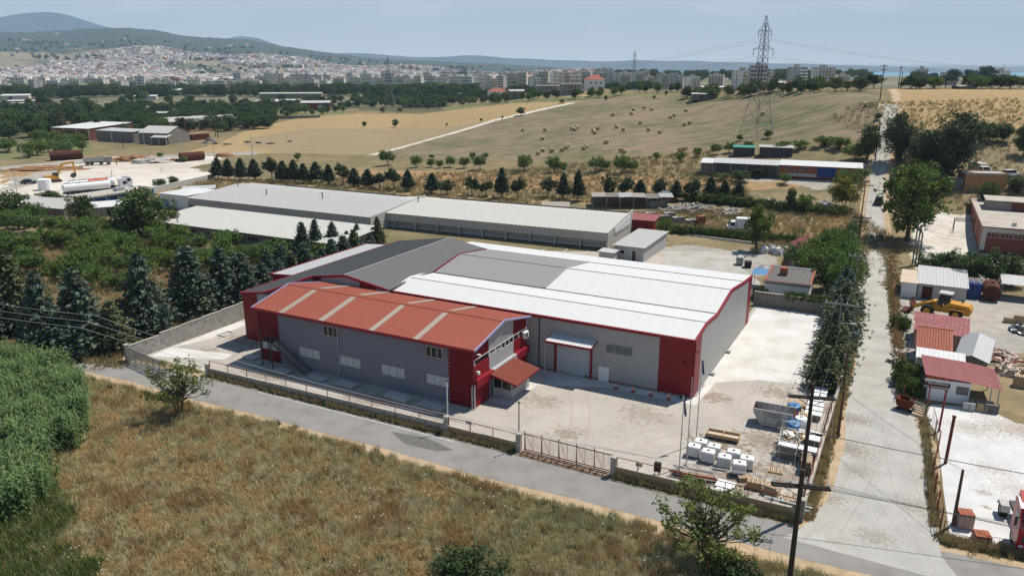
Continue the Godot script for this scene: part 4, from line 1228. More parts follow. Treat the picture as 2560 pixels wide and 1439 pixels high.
	# drums and bins
	for p in [[10.3, -0.6, 0.5, 1.25, "plastic_blue", "dark blue bin with a crumpled pale blue sheet on it, by the wooden crate"], [10.9, 3.6, 0.5, 1.2, "plastic_blue", "dark blue bin with a pale blue sheet, below the round white tank"]]:
		var t := lot("covered_bin", p[5], "bin", p[0], 0, p[1], 0.1, "blue sheeted bins")
		m = mb(); m.bevel(-p[2], 0, -p[2], p[2], p[3], p[2], 0.08)
		part("body", m, M.plastic_blue, t)
		part("sheet", blob(Vector3(0.62, 0.2, 0.58), 7, 0.35), M.blue_light, t, Vector3(0, p[3], 0))
	var rt := lot("round_tank", "round white plastic tank among the stored goods by the side wall", "tank", 11.4, 0, 2.5)
	m = mb(); m.lathe(PackedVector2Array([Vector2(0.0, 0), Vector2(0.62, 0), Vector2(0.65, 0.1), Vector2(0.65, 1.25), Vector2(0.55, 1.45), Vector2(0.15, 1.55), Vector2(0, 1.55)]), Vector3.ZERO, 20)
	part("body", m, M.plastic_white, rt)
	m = mb(); m.lathe(PackedVector2Array([Vector2(0.16, 0), Vector2(0.16, 0.08), Vector2(0, 0.08)]), Vector3(0, 1.52, 0), 12)
	part("lid", m, M.plaster_grey, rt)
	var cr := lot("wooden_crate", "open orange-brown wooden crate behind the blue bin", "crate", 10.2, 0, -1.9, 0.05)
	for w in [[-0.7, -0.5, -0.65, 0.5], [0.65, -0.5, 0.7, 0.5], [-0.65, -0.5, 0.65, -0.45], [-0.65, 0.45, 0.65, 0.5]]:
		m = mb(); m.box(w[0], 0.0, w[1], w[2], 1.05, w[3])
		part("side", m, M.wood, cr)
	m = mb(); m.box(-0.72, 1.05, -0.52, 0.72, 1.1, 0.52)
	part("lid", m, M.wood, cr)
	# white boxes in rows along the side wall
	var wb := lot("flat_box", "flat white lidded box in the long row by the side wall", "box", 11.9, 0, -11.8, 0.03, "white boxes stacked along the side wall")
	m = mb(); m.bevel(-0.7, 0, -0.4, 0.7, 0.62, 0.4, 0.03)
	part("body", m, M.dark_block, wb)
	m = mb(); m.bevel(-0.8, 0.62, -0.48, 0.8, 0.72, 0.48, 0.03)
	part("lid", m, M.white_paint, wb)
	for i in 9:
		again(wb, PLOT * Vector3(11.9 + 0.03 * i, 0.0 if i < 4 else 0.0, -10.6 + i * 1.22), PLOT_TURN + rng.randf_range(-0.04, 0.04))
	for i in 6:
		for j in 2:
			again(wb, PLOT * Vector3(11.15 + j * 1.7, 0.0 if i < 3 else 0.73 * (i % 2), 3.9 + i * 0.2 + (i - i % 2) * 0.95), PLOT_TURN + rng.randf_range(-0.05, 0.05))
	# pallets
	var pal := make_pallet("wooden pallet in a stack behind the corner wall")
	pal.set_meta("group", "wooden pallets in stacks")
	pal.transform = PLOT * xf(Vector3(9.6, 0, 15.2), 0.1)
	for st in [[9.6, 15.2, 5, 0.1], [11.0, 15.6, 6, -0.2], [12.5, 16.2, 3, 0.35], [8.6, 14.3, 3, 0.5], [13.0, 10.3, 9, 1.57], [12.9, 8.9, 9, 1.57], [11.6, 0.9, 8, 0.05], [11.0, -3.4, 2, 0.1]]:
		for i in st[2]:
			if st[0] == 9.6 and i == 0: continue
			again(pal, PLOT * Vector3(st[0] + rng.randf_range(-0.05, 0.05), 0.145 * i, st[1] + rng.randf_range(-0.05, 0.05)), PLOT_TURN + st[3] + rng.randf_range(-0.06, 0.06))
	again(pal, PLOT * Vector3(10.7, 0.02, 11.6), PLOT_TURN + 0.1, "single pale pallet lying flat on the concrete by the timber heap", "wooden pallets in stacks")
	again(pal, PLOT * Vector3(13.2, 0.25, 15.9), PLOT_TURN + 1.9).rotation.z = 0.5
	# cage of scrap timber
	var cg := lot("scrap_cage", "steel stillage heaped with grey and pale scrap timber", "stillage", 11.4, 0, 6.9, 0.05)
	m = mb()
	for x in [-1.2, 1.2]:
		for z in [-1.5, 1.5]: m.box(x - 0.04, 0, z - 0.04, x + 0.04, 2.1 if z < 0 else 1.5, z + 0.04)
	for y in [0.2, 1.0, 1.5]:
		for x in [-1.2, 1.2]: m.bar(Vector3(x, y, -1.5), Vector3(x, y, 1.5), 0.05, 0.05)
		for z in [-1.5, 1.5]: m.bar(Vector3(-1.2, y, z), Vector3(1.2, y, z), 0.05, 0.05)
	m.bar(Vector3(-1.2, 2.1, -1.5), Vector3(1.2, 2.1, -1.5), 0.06, 0.06)
	part("frame", m, M.galvanised, cg)
	m = mb(); m.box(-1.2, 0.1, -1.5, 1.2, 0.2, 1.5)
	part("floor", m, M.steel_dark, cg)
	for i in 70:
		m = mb()
		var p := Vector3(rng.randf_range(-0.9, 0.9), 0.4 + rng.randf() * 1.3, rng.randf_range(-1.2, 1.2))
		var d := Vector3(rng.randf_range(-1, 1), rng.randf_range(-0.25, 0.35), rng.randf_range(-1, 1)).normalized() * rng.randf_range(0.35, 0.85)
		m.bar(p - d, p + d, rng.randf_range(0.06, 0.14), rng.randf_range(0.03, 0.1))
		part("board", m, [M.wood_pale, M.wood_grey, M.wood, M.stained_white][rng.randi() % 4], cg)
	# scaffold parts and boards along the wall
	for a in [[4.6, 15.9, 16, "wood_grey", "heap of scaffold boards and rusty tubes by the corner wall", 0.1], [12.3, 17.2, 10, "steel", "heap of steel bars under the utility poles", 0.05]]:
		var sp := lot("scaffold_heap", a[4], "scrap heap", a[0], 0, a[1], a[5])
		for i in a[2]:
			m = mb()
			var z := rng.randf_range(-0.7, 0.7)
			var y: float = 0.08 + (i % 4) * 0.13
			m.bar(Vector3(-1.8 + rng.randf_range(-0.3, 0.3), y, z), Vector3(1.8 + rng.randf_range(-0.3, 0.3), y + rng.randf_range(-0.03, 0.1), z + rng.randf_range(-0.3, 0.3)), rng.randf_range(0.06, 0.24), 0.05)
			part("bar", m, [M.wood_grey, M.rust, M.steel, M.wood_pale][rng.randi() % 4] if a[3] == "wood_grey" else M.steel, sp)
	for a in [[7.4, 16.2, 1.5, 1.1, "white rigid sheet lying beside the pallets"], [7.3, 17.4, 1.0, 0.7, "small white sheet leaning on the ochre wall"], [9.6, 17.7, 4.0, 0.6, "long white corrugated sheet along the corner wall"]]:
		var sh := lot("white_sheet", a[4], "sheet", a[0], 0.25, a[1], -0.05)
		m = mb(); m.sheet(Vector3(-a[2] / 2, 0, a[3] / 2), Vector3(a[2], 0, 0), Vector3(0, 0.08, -a[3]), 0.2, 0.03)
		part("panel", m, M.white_paint, sh)
		m = mb(); m.box(-a[2] / 2 + 0.1, -0.25, -a[3] / 2 + 0.1, a[2] / 2 - 0.1, 0.0, a[3] / 2 - 0.1)
		part("bearer", m, M.wood_grey, sh)
	# panel stacks before the office
	for p in [[-50.2, 13.4, 1.9, 1, "thin grey panel stack left of the outdoor staircase"], [-43.6, 15.0, 2.0, 2, "two grey panels stacked under the staircase foot"], [-38.6, 14.7, 2.2, 1, "single grey panel on blocks before the first low window"], [-34.6, 14.5, 2.6, 2, "pale panel pair on blocks beside the office downpipe"], [-27.3, 14.9, 2.9, 4, "thick stack of bluish panels before the office wall"], [-23.1, 14.8, 3.0, 2, "long bluish panel stack beside the office's red corner"]]:
		var t := lot("panel_stack", p[4], "panel stack", p[0], 0, p[1], -0.06)
		for x in [-p[2] * 0.35, p[2] * 0.35]:
			m = mb(); m.box(x - 0.08, 0, -0.45, x + 0.08, 0.12, 0.45)
			part("bearer", m, M.wood_grey, t)
		for i in p[3]:
			m = mb(); m.box(-p[2] / 2 + rng.randf_range(-0.05, 0.05), 0.12 + i * 0.11, -0.55, p[2] / 2, 0.12 + i * 0.11 + 0.095, 0.55 + rng.randf_range(-0.04, 0.04))
			part("panel", m, M.galvanised, t)
	# traffic cones, flagpoles
	var c := lot("traffic_cone", "orange and white traffic cone along the base of the facade", "cone", -7.95, 0.03, 1.3, 0, "traffic cones along the facade")
	m = mb(); m.box(-0.2, 0, -0.2, 0.2, 0.04, 0.2)
	part("foot", m, M.plastic_black, c)
	m = mb(); m.lathe(PackedVector2Array([Vector2(0.15, 0.04), Vector2(0.1, 0.35)]), Vector3.ZERO, 12); m.lathe(PackedVector2Array([Vector2(0.075, 0.52), Vector2(0.03, 0.75), Vector2(0, 0.75)]), Vector3.ZERO, 12)
	part("body", m, M.orange_plastic, c)
	m = mb(); m.lathe(PackedVector2Array([Vector2(0.1, 0.35), Vector2(0.075, 0.52)]), Vector3.ZERO, 12)
	part("band", m, M.white_paint, c)
	for x in [-5.97, -3.98, -2.0]: again(c, PLOT * Vector3(x, 0.03, 1.3), PLOT_TURN)
	for p in [[3.4, 16.2, 7.2, "flag_blue", "flagpole with a furled dark flag nearest the corner wall"], [3.5, 14.2, 8.4, "", "bare thin flagpole between the two flags"], [3.2, 9.9, 8.6, "flag_blue", "flagpole with a furled dark blue flag behind the white tanks"]]:
		var f := lot("flagpole", p[4], "flagpole", p[0], 0, p[1], 0, "flagpoles")
		m = mb(); m.tube(Vector3.ZERO, Vector3(0, p[2], 0), 0.06, 0.035, 7, true)
		part("pole", m, M.galvanised, f)
		m = mb(); m.box(-0.2, 0, -0.2, 0.2, 0.15, 0.2)
		part("foot", m, M.concrete, f)
		if p[3]:
			m = mb()
			for i in 5: m.boxb(Vector3(0.12 + 0.03 * i, p[2] - 0.75 - 0.12 * i, 0.03 * (i % 2)), Vector3(0.05, 0, 0.03), Vector3(-0.03, 0.6 - 0.07 * i, 0), Vector3(-0.01, 0, 0.03))
			part("flag", m, M.flag_blue, f)
	var ad := lot("valve_group", "small white and dark pipe fittings at the hall's red corner", "pipework", -0.9, 0, 0.5)
	for i in 3:
		m = mb(); m.tube(Vector3(i * 0.28, 0, 0.1 * i), Vector3(i * 0.28, 0.65 - 0.1 * i, 0.1 * i), 0.05, 0.05, 6, true); m.tube(Vector3(i * 0.28, 0.3, 0.1 * i), Vector3(i * 0.28, 0.2, 0.4), 0.06, 0.06, 6, true)
		part("pipe", m, M.white_paint if i == 1 else M.steel_dark, ad)
	var ml := lot("water_trough", "rectangular pale raised kerb on the yard floor beside the boundary wall", "kerb", -59.6, 0, 8.8)
	for w in [[-0.7, -0.9, -0.6, 0.9], [0.6, -0.9, 0.7, 0.9], [-0.6, -0.9, 0.6, -0.8], [-0.6, 0.8, 0.6, 0.9]]:
		m = mb(); m.box(w[0], 0.0, w[1], w[2], 0.18, w[3])
		part("kerb", m, M.white_concrete, ml)

func blob(r: Vector3, sd: int, rough: float, k := 14) -> MB: # lumpy closed shape sitting on y = 0
	var f := FastNoiseLite.new()
	f.seed = sd; f.frequency = 0.9
	var m := mb()
	var p := []
	for j in k / 2 + 1:
		var row := []
		for i in k:
			var a := TAU * i / k
			var t := PI * 0.5 * j / (k / 2)
			var d := Vector3(cos(a) * cos(t), sin(t), sin(a) * cos(t))
			var s := 1.0 + f.get_noise_3dv(d * 1.6) * rough * 2.0
			row.append(Vector3(d.x * r.x, d.y * r.y, d.z * r.z) * s)
		p.append(row)
	for j in k / 2:
		for i in k:
			var i2 := (i + 1) % k
			m.q(p[j][i2], p[j][i], p[j + 1][i], p[j + 1][i2])
	return m

# a shed with its walls, roof and openings. Origin at the middle of its base, front towards local +z.
# roof: "mono" falls to the front, "gable" has its ridge along x, "cross" along z, "flat"
func shed(called: String, label: String, category: String, at: Vector3, turn: float, w: float, d: float, h: float, rise: float, roof: String, wm: Material, rm: Material, ribs := 0.35, over := 0.25, group := "") -> Node3D:
	var o := thing(called, label, category, at, turn, group)
	var x := w / 2
	var z := d / 2
	var rb := 0.035 if ribs > 0 else 0.0
	var pitch: float = ribs if ribs > 0 else 3.0
	var side := Transform3D(Basis(Vector3(0, 0, -1), Vector3(0, 1, 0), Vector3(1, 0, 0)), Vector3.ZERO)
	var back := h + (rise if roof == "mono" else 0.0)
	var m := mb()
	if roof == "cross": m.prism(PackedVector2Array([Vector2(-x, -0.3), Vector2(x, -0.3), Vector2(x, h), Vector2(0, h + rise), Vector2(-x, h)]), z - 0.2, z)
	else: m.box(-x, -0.3, z - 0.2, x, h, z)
	part("front_wall", m, wm, o)
	m = mb()
	if roof == "cross": m.prism(PackedVector2Array([Vector2(-x, -0.3), Vector2(x, -0.3), Vector2(x, h), Vector2(0, h + rise), Vector2(-x, h)]), -z, -z + 0.2)
	else: m.box(-x, -0.3, -z, x, back, -z + 0.2)
	part("rear_wall", m, wm, o)
	for s in [-1, 1]:
		m = mb()
		var p := PackedVector2Array([Vector2(-z + 0.2, -0.3), Vector2(z - 0.2, -0.3), Vector2(z - 0.2, back), Vector2(-z + 0.2, h)])
		if roof == "gable": p.insert(3, Vector2(0, h + rise))
		m.prism(p, s * x - (0.2 if s > 0 else 0.0), s * x + (0.2 if s < 0 else 0.0), side)
		part("side_wall", m, wm, o)
	match roof:
		"mono":
			m = mb(); m.sheet(Vector3(-x - over, h + 0.04 - over * rise / d, z + over), Vector3(w + 2 * over, 0, 0), Vector3(0, rise * (d + 2 * over) / d, -d - 2 * over), pitch, rb)
			part("roof", m, rm, o)
		"gable":
			for s in [-1, 1]:
				m = mb(); m.sheet(Vector3(-x - over, h + rise + 0.04, 0), Vector3(w + 2 * over, 0, 0), Vector3(0, -rise * (z + over) / z, s * (z + over)), pitch, rb)
				part("roof", m, rm, o)
		"cross":
			for s in [-1, 1]:
				m = mb(); m.sheet(Vector3(0, h + rise + 0.04, -z - over), Vector3(0, 0, d + 2 * over), Vector3(s * (x + over), -rise * (x + over) / x, 0), pitch, rb)
				part("roof", m, rm, o)
		"flat":
			m = mb(); m.box(-x - over, h, -z - over, x + over, h + 0.22, z + over)
			part("roof", m, rm, o)
			m = mb(); m.box(-x - over, h + 0.22, z + over - 0.15, x + over, h + 0.4, z + over); m.box(-x - over, h + 0.22, -z - over, x + over, h + 0.4, -z - over + 0.15)
			m.box(-x - over, h + 0.22, -z - over + 0.15, -x - over + 0.15, h + 0.4, z + over - 0.15); m.box(x + over - 0.15, h + 0.22, -z - over + 0.15, x + over, h + 0.4, z + over - 0.15)
			part("parapet", m, wm, o)
		"hip":
			var hx := maxf(0.0, x - z)
			var e := over
			var A := Vector3(-x - e, h, z + e); var B := Vector3(x + e, h, z + e); var C := Vector3(x + e, h, -z - e); var D := Vector3(-x - e, h, -z - e)
			var P := Vector3(-hx, h + rise, 0); var Q := Vector3(hx, h + rise, 0)
			m = mb(); m.q(A, B, Q, P); part("roof", m, rm, o)
			m = mb(); m.tri(B, C, Q); part("roof", m, rm, o)
			m = mb(); m.q(C, D, P, Q); part("roof", m, rm, o)
			m = mb(); m.tri(D, A, P); m.q(A, D, C, B); part("roof", m, rm, o)
	return o
func opening(o: Node3D, called: String, x0: float, y0: float, x1: float, y1: float, z: float, material: Material, frame: Material = null) -> void: # door or window on the front
	var m := mb(); m.box(x0, y0, z - 0.05, x1, y1, z + 0.03)
	var p := part(called, m, material, o)
	if frame:
		m = mb(); var e := 0.07
		m.box(x0 - e, y0 - e, z - 0.04, x1 + e, y0, z + 0.06); m.box(x0 - e, y1, z - 0.04, x1 + e, y1 + e, z + 0.06); m.box(x0 - e, y0, z - 0.04, x0, y1, z + 0.06); m.box(x1, y0, z - 0.04, x1 + e, y1, z + 0.06)
		part("frame", m, frame, p)
func heap(called: String, label: String, at: Vector3, r: Vector3, n: int, mats: Array, long := 1.0, category := "scrap heap") -> Node3D: # pile of boards and lumps, each piece its own
	var o := thing(called, label, category, at, rng.randf() * 3.0)
	part("core", blob(Vector3(r.x * 0.85, r.y * 0.6, r.z * 0.85), n, 0.25), mats[0], o)
	for i in n:
		var a := rng.randf() * TAU
		var q := sqrt(rng.randf())
		var p := Vector3(cos(a) * q * r.x, r.y * (1.0 - q * q) * 0.8 + 0.1, sin(a) * q * r.z)
		var d := Vector3(rng.randf_range(-1, 1), rng.randf_range(-0.2, 0.2), rng.randf_range(-1, 1)).normalized() * rng.randf_range(0.4, 1.0) * long
		var m := mb(); m.bar(p - d, p + d, rng.randf_range(0.12, 0.35), rng.randf_range(0.05, 0.2))
		part("piece", m, mats[rng.randi() % mats.size()], o)
	return o
func P(x: float, z: float, y := 0.0) -> Vector3: # plot point on the land
	var w := PLOT * Vector3(x, 0, z)
	w.y = terrain(w.x, w.z) + y
	return w
func fence_line(called: String, label: String, pts: Array, h: float, step: float, material: Material, wires: int, r := 0.04, bars := 0) -> void: # posts and strands through plot points
	var o := thing(called, label, "fence", P(pts[0][0], pts[0][1]), 0)
	for i in pts.size() - 1:
		var a := P(pts[i][0], pts[i][1]) - o.position
		var b := P(pts[i + 1][0], pts[i + 1][1]) - o.position
		var k := maxi(1, int((b - a).length() / step))
		for j in k:
			var p := a.lerp(b, float(j) / k)
			var q := a.lerp(b, float(j + 1) / k)
			var m := mb(); m.tube(p, p + Vector3(0, h, 0), r, r, 5, true)
			part("post", m, material, o)
			m = mb()
			for w in wires: m.tube(p + Vector3(0, h * (w + 1) / wires - 0.04, 0), q + Vector3(0, h * (w + 1) / wires - 0.04, 0), 0.014 if w < wires - 1 else r * 0.6, 0.014 if w < wires - 1 else r * 0.6, 4)
			for e in bars: m.tube(p.lerp(q, (e + 0.5) / bars), p.lerp(q, (e + 0.5) / bars) + Vector3(0, h, 0), 0.014, 0.014, 3)
			part("wire_span", m, material, o)

func make_right_side() -> void:
	rng.seed = 61
	# kiosk with the red porch roof and sign
	var k := thing("kiosk", "white hut under a faded red ribbed roof with a maroon and yellow sign", "hut", P(24.2, -14.4), PLOT_TURN + 0.08)
	var m := mb(); m.box(-2.3, 0, -2.8, 1.6, 2.4, 2.6)
	part("wall", m, M.white_paint, k)
	for r in [[-2.75, 1.5, 2.95, 2.75], [1.5, 4.4, 2.75, 2.35]]:
		m = mb(); m.sheet(Vector3(r[0], r[2], -3.2), Vector3(0, 0, 6.4), Vector3(r[1] - r[0], r[3] - r[2], 0), 0.3, 0.05)
		part("roof", m, M.pink_roof_faded, k)
	for p in [[4.1, 2.9], [4.1, -2.9], [3.4, 2.9]]:
		m = mb(); m.box(p[0] - 0.05, 0, p[1] - 0.05, p[0] + 0.05, 2.38, p[1] + 0.05)
		part("porch_post", m, M.steel, k)
	m = mb(); m.box(1.6, 0, 2.4, 3.9, 0.75, 2.5)
	part("counter", m, M.wood_grey, k)
	window_set(k, Vector3(0.9, 1.5, 2.62), 0, 1.1, 0.85, 5, M.steel_dark, M.wood_pale)
	var sg := thing("shop_sign", "shop sign with yellow letters over white letters on maroon bands", "sign", P(22.95, -11.6, 1.35), PLOT_TURN + 0.08)
	for b in [[1.05, 1.42, "red_trim"], [0.78, 1.05, "white_paint"], [0.3, 0.78, "rust_dark"], [0.0, 0.3, "plaster_grey"]]:
		m = mb(); m.box(-1.2, b[0], -0.05, 1.2, b[1] - 0.004, 0.0)
		part("band", m, M[b[2]], sg)
	for r in [[1.08, 0.2, "yellow", 22], [0.5, 0.24, "white_paint", 11], [0.06, 0.16, "steel_dark", 18]]:
		m = mb()
		for i in r[3]:
			var x: float = -1.05 + 2.1 * i / r[3]
			var w: float = 1.5 / r[3]
			m.box(x, r[0], 0.0, x + w * 0.3, r[0] + r[1], 0.012)
			if i % 3: m.box(x + w * 0.3, r[0] + r[1] * (0.7 if i % 2 else 0.0), 0.0, x + w, r[0] + r[1] * (1.0 if i % 2 else 0.3), 0.012)
			if i % 4: m.box(x + w * 0.75, r[0], 0.0, x + w, r[0] + r[1] * 0.7, 0.012)
		part("lettering", m, M[r[2]], sg)
	shed("lean_to", "white flat lean-to roof between the red kiosk and the tiled hut", "shed", P(23.2, -19.0), PLOT_TURN, 4.4, 2.4, 2.5, 0.2, "mono", M.plaster, M.white_roof, 0.5)
	# tiled hut: rows of rounded tiles
	var h := shed("tiled_hut", "small white hut with a salmon roman-tile roof", "hut", P(22.6, -24.4), PLOT_TURN, 3.5, 6.0, 2.2, 0.9, "mono", M.plaster, M.tile, 0, 0.15)
	m = mb()
	for i in 13:
		for j in 16:
			var x := -1.85 + i * 0.29
			var t := j / 16.0
			m.tube(Vector3(x, 2.22 + 0.95 * t, 3.15 - 6.3 * t), Vector3(x, 2.22 + 0.95 * (t + 0.066) + 0.02, 3.15 - 6.3 * (t + 0.066)), 0.115, 0.085, 6)
	part("tile_courses", m, M.tile, h).set_meta("kind", "stuff")
	m = mb(); m.bar(Vector3(-1.9, 3.2, -3.15), Vector3(1.9, 3.2, -3.15), 0.35, 0.16)
	part("ridge_tiles", m, M.tile, h)
	shed("grey_hut", "grey metal gabled hut beside the tiled hut", "hut", P(26.9, -25.0), PLOT_TURN - 0.12, 3.0, 9.0, 2.2, 0.5, "cross", M.dark_block, M.steel, 0.9)
	shed("pink_shed", "long low shed with dull pink metal roof beside the wheel loader", "shed", P(23.4, -30.4), PLOT_TURN - 0.05, 5.6, 2.8, 2.2, 0.3, "mono", M.pink_wall, M.pink_roof, 0.5)
	shed("pink_shed", "higher strip of dull pink metal roof behind the long pink shed", "shed", P(23.4, -33.3), PLOT_TURN - 0.05, 5.8, 2.9, 2.5, 0.25, "mono", M.pink_wall, M.pink_roof, 0.5)
	shed("store_container", "white box hut with a rust-stained pale roof", "hut", P(19.3, -55.8), PLOT_TURN, 2.1, 7.4, 2.4, 0.15, "mono", M.white_paint, M.wood_pale, 0.0)
	var ws := shed("workshop", "workshop with white metal roof and grey wall behind the wheel loader", "shed", P(23.7, -57.2), PLOT_TURN, 6.4, 9.6, 2.4, 0.5, "mono", M.plaster_grey, M.galvanised, 0.45)
	opening(ws, "door", -2.6, 0, -1.2, 2.0, 4.8, M.rust_dark)
	var bc := thing("blue_container", "small dark blue steel container beside the rusty tank", "container", P(28.1, -57.9), PLOT_TURN)
	m = mb(); m.sheet(Vector3(-0.95, 0.1, 1.9), Vector3(1.9, 0, 0), Vector3(0, 2.25, 0), 0.25, 0.04); m.box(-0.95, 0.05, -1.9, 0.95, 2.35, 1.88)
	part("body", m, M.blue_metal, bc)
	for i in 7:
		m = mb(); m.bar(Vector3(-0.8 + i * 0.22, 2.42 + 0.06 * (i % 3), -1.6), Vector3(-0.9 + i * 0.28, 2.42 + 0.06 * (i % 3), 1.5), 0.1, 0.06)
		part("plank", m, M.wood_grey, bc)
	var tk := thing("fuel_tank", "large rusty horizontal cylinder tank beside the blue container", "tank", P(30.4, -57.5), PLOT_TURN)
	m = mb(); m.lathe(PackedVector2Array([Vector2(0, -2.3), Vector2(1.05, -2.15), Vector2(1.2, -2.0), Vector2(1.2, 2.0), Vector2(1.05, 2.15), Vector2(0, 2.3)]), Vector3(0, 1.35, 0), 22, Basis(Vector3(1, 0, 0), PI / 2))
	part("shell", m, M.rust_dark, tk)
	for z in [-1.3, 1.3]:
		m = mb(); m.box(-0.8, 0, z - 0.12, 0.8, 0.45, z + 0.12)
		part("cradle", m, M.steel_dark, tk)
	m = mb(); m.tube(Vector3(0, 2.5, 0.3), Vector3(0, 2.75, 0.3), 0.25, 0.25, 10, true)
	part("hatch", m, M.rust_dark, tk)
	var os := thing("open_shed", "open pole shed with white roof sheets at the yard's end", "shed", P(35.0, -60.0), PLOT_TURN)
	m = mb(); m.sheet(Vector3(-3.4, 2.5, 2.4), Vector3(10.0, 0, 0), Vector3(0, 0.4, -4.8), 0.3, 0.04)
	part("roof", m, M.galvanised, os)
	for p in [[-3.2, 2.2], [0, 2.2], [3.2, 2.2], [6.4, 2.2], [-3.2, -2.2], [3.2, -2.2], [6.4, -2.2]]:
		m = mb(); m.box(p[0] - 0.05, 0, p[1] - 0.05, p[0] + 0.05, 2.5, p[1] + 0.05)
		part("post", m, M.steel, os)
	# brick building with flat roof
	var b := shed("brick_building", "flat-roofed red brick workshop with a band of windows", "building", P(37.5, -109.5), PLOT_TURN + 0.02, 15.0, 37.0, 4.1, 0, "flat", M.brick_dark, M.concrete, 0, 0.3)
	for i in 6: window_set(b, Vector3(-5.7 + i * 2.1, 2.9, 18.52), 0, 1.9, 0.9, 3, M.plaster_grey, M.glass_dark)
	m = mb(); m.box(-7.6, 3.5, 18.5, 7.6, 4.12, 18.7); m.box(-7.6, 0, 18.5, -6.8, 4.1, 18.68)
	part("concrete_band", m, M.plaster_grey, b)
	for i in 7:
		m = mb(); m.box(-7.56, 0.2, -16.5 + i * 5.0, -7.5, 3.7, -13.2 + i * 5.0)
		part("panel", m, M.brick if i % 2 else M.red_panel, b)
	m = mb(); m.box(-1, 4.32, -9.6, 7.2, 6.2, -3.0)
	part("roof_room", m, M.brick_dark, b)
	m = mb(); m.box(-5.6, 4.32, -9.8, -1.0, 6.0, -3.4)
	part("roof_store", m, M.wood_grey, b)
	m = mb(); m.box(-5.9, 6.2, -10.2, 7.5, 6.35, -2.6)
	part("upper_roof", m, M.concrete, b)
	m = mb(); m.bevel(2.0, 4.32, 1.0, 3.4, 5.4, 2.2, 0.05)
	part("cooler", m, M.steel, b)
	m = mb(); m.bevel(-2.6, 4.32, 14.5, -1.9, 5.0, 15.2, 0.05)
	part("vent", m, M.galvanised, b)
	var pg := thing("pergola_frame", "bare steel pergola frame projecting from the brick building", "pergola", P(28.0, -106.5), PLOT_TURN)
	for i in 6:
		m = mb(); m.bar(Vector3(-1.8, 2.6, -2.2 + i * 0.85), Vector3(2.0, 2.7, -2.2 + i * 0.85), 0.07, 0.07); m.bar(Vector3(-1.8, 0, -2.2 + i * 0.85), Vector3(-1.8, 2.6, -2.2 + i * 0.85), 0.06, 0.06)
		part("rafter", m, M.steel_dark, pg)
	var bw := thing("block_wall", "grey block wall at the back of the concrete yard", "wall", P(20.0, -136.0), PLOT_TURN)
	for i in 4:
		m = mb(); m.box(-8 + i * 4.02, 0, -0.12, -4.02 + i * 4.02, 2.6, 0.12)
		part("wall_bay", m, M.dark_block, bw)
	shed("tan_building", "tan building with flat grey roof below the parked white truck", "building", land(112.6, -183.0, -0.4), -0.18, 9.0, 5.0, 3.6, 0, "flat", M.orange_wall, M.cement_roof, 0, 0.3)
	var dp := thing("concrete_posts", "pair of tall grey concrete slabs standing by the yard entrance", "post", P(19.8, -74.5), PLOT_TURN)
	for i in 3:
		m = mb(); m.box(-0.5 + i * 0.45, 0, -0.1, -0.25 + i * 0.45, 7.6 - i * 0.8, 0.1)
		part("slab", m, M.dark_block, dp)
	# fences and gates
	fence_line("yard_fence", "rusty framed wire fence between the side road and the white yard", [[23.3, 15.0], [22.7, 6.8], [23.2, 1.0], [22.6, -4.5]], 2.1, 2.6, M.rust, 3, 0.05, 3)
	fence_line("corner_railing", "dark post-and-rail fence curving round the white corner yard", [[23.5, 15.4], [26.3, 16.1], [31.0, 15.6], [42.0, 13.9]], 1.25, 2.3, M.rust_dark, 2, 0.035)
	fence_line("wire_fence", "old wire fence with thin posts on the right of the side road", [[20.0, -9.0], [18.4, -30.0], [16.9, -56.0], [15.6, -76.0]], 1.7, 3.0, M.rust, 3, 0.03, 0)
	for p in [[23.8, 3.0, "leaning rusty post halfway along the yard fence", 4.6, 0.14], [23.3, -3.7, "thick dark red gate post at the kiosk entrance", 4.3, 0.1], [22.1, -7.1, "thin dark red gate post beside the orange cart", 3.4, 0.07]]:
		var ps := thing("gate_post", p[2], "post", P(p[0], p[1]), PLOT_TURN)
		m = mb(); m.tube(Vector3.ZERO, Vector3(0.05, p[3], 0.1), p[4], p[4] * 0.9, 8, true)
		part("shaft", m, M.red_trim if p[3] < 4.5 else M.rust, ps)
		m = mb(); m.cbox(Vector3(0.05, p[3] + 0.04, 0.1), Vector3(p[4] * 2.4, 0.08, p[4] * 2.4))
		part("cap", m, M.rust_dark, ps)
	var gp := thing("low_gate", "wooden slatted gate leaf beside the orange cart", "gate", P(21.3, -7.0), PLOT_TURN - 0.4)
	for i in 5:
		m = mb(); m.box(-0.8, 0.2 + i * 0.26, -0.03, 0.9, 0.32 + i * 0.26, 0.03)
		part("slat", m, M.wood_grey, gp)
	for x in [-0.8, 0.9]:
		m = mb(); m.box(x - 0.05, 0, -0.06, x + 0.05, 1.5, 0.06)
		part("stile", m, M.steel_dark, gp)
	var ct := thing("tipper_cart", "small orange rusty tipping cart with an open hopper", "cart", P(20.3, -7.6), PLOT_TURN - 0.3)
	m = mb()
	for s in [[-0.75, -0.5], [0.75, 0.5]]: pass
	m.prism(PackedVector2Array([Vector2(-0.8, 0.6), Vector2(-0.35, 0.35), Vector2(0.45, 0.35), Vector2(0.85, 1.3), Vector2(0.8, 1.3), Vector2(0.4, 0.42), Vector2(-0.32, 0.42), Vector2(-0.9, 1.3), Vector2(-0.95, 1.3)]), -0.55, 0.55)
	m.prism(PackedVector2Array([Vector2(-0.9, 1.3), Vector2(-0.35, 0.4), Vector2(0.42, 0.4), Vector2(0.82, 1.3)]), 0.55, 0.6); m.prism(PackedVector2Array([Vector2(-0.9, 1.3), Vector2(-0.35, 0.4), Vector2(0.42, 0.4), Vector2(0.82, 1.3)]), -0.6, -0.55)
	part("hopper", m, M.rust, ct)
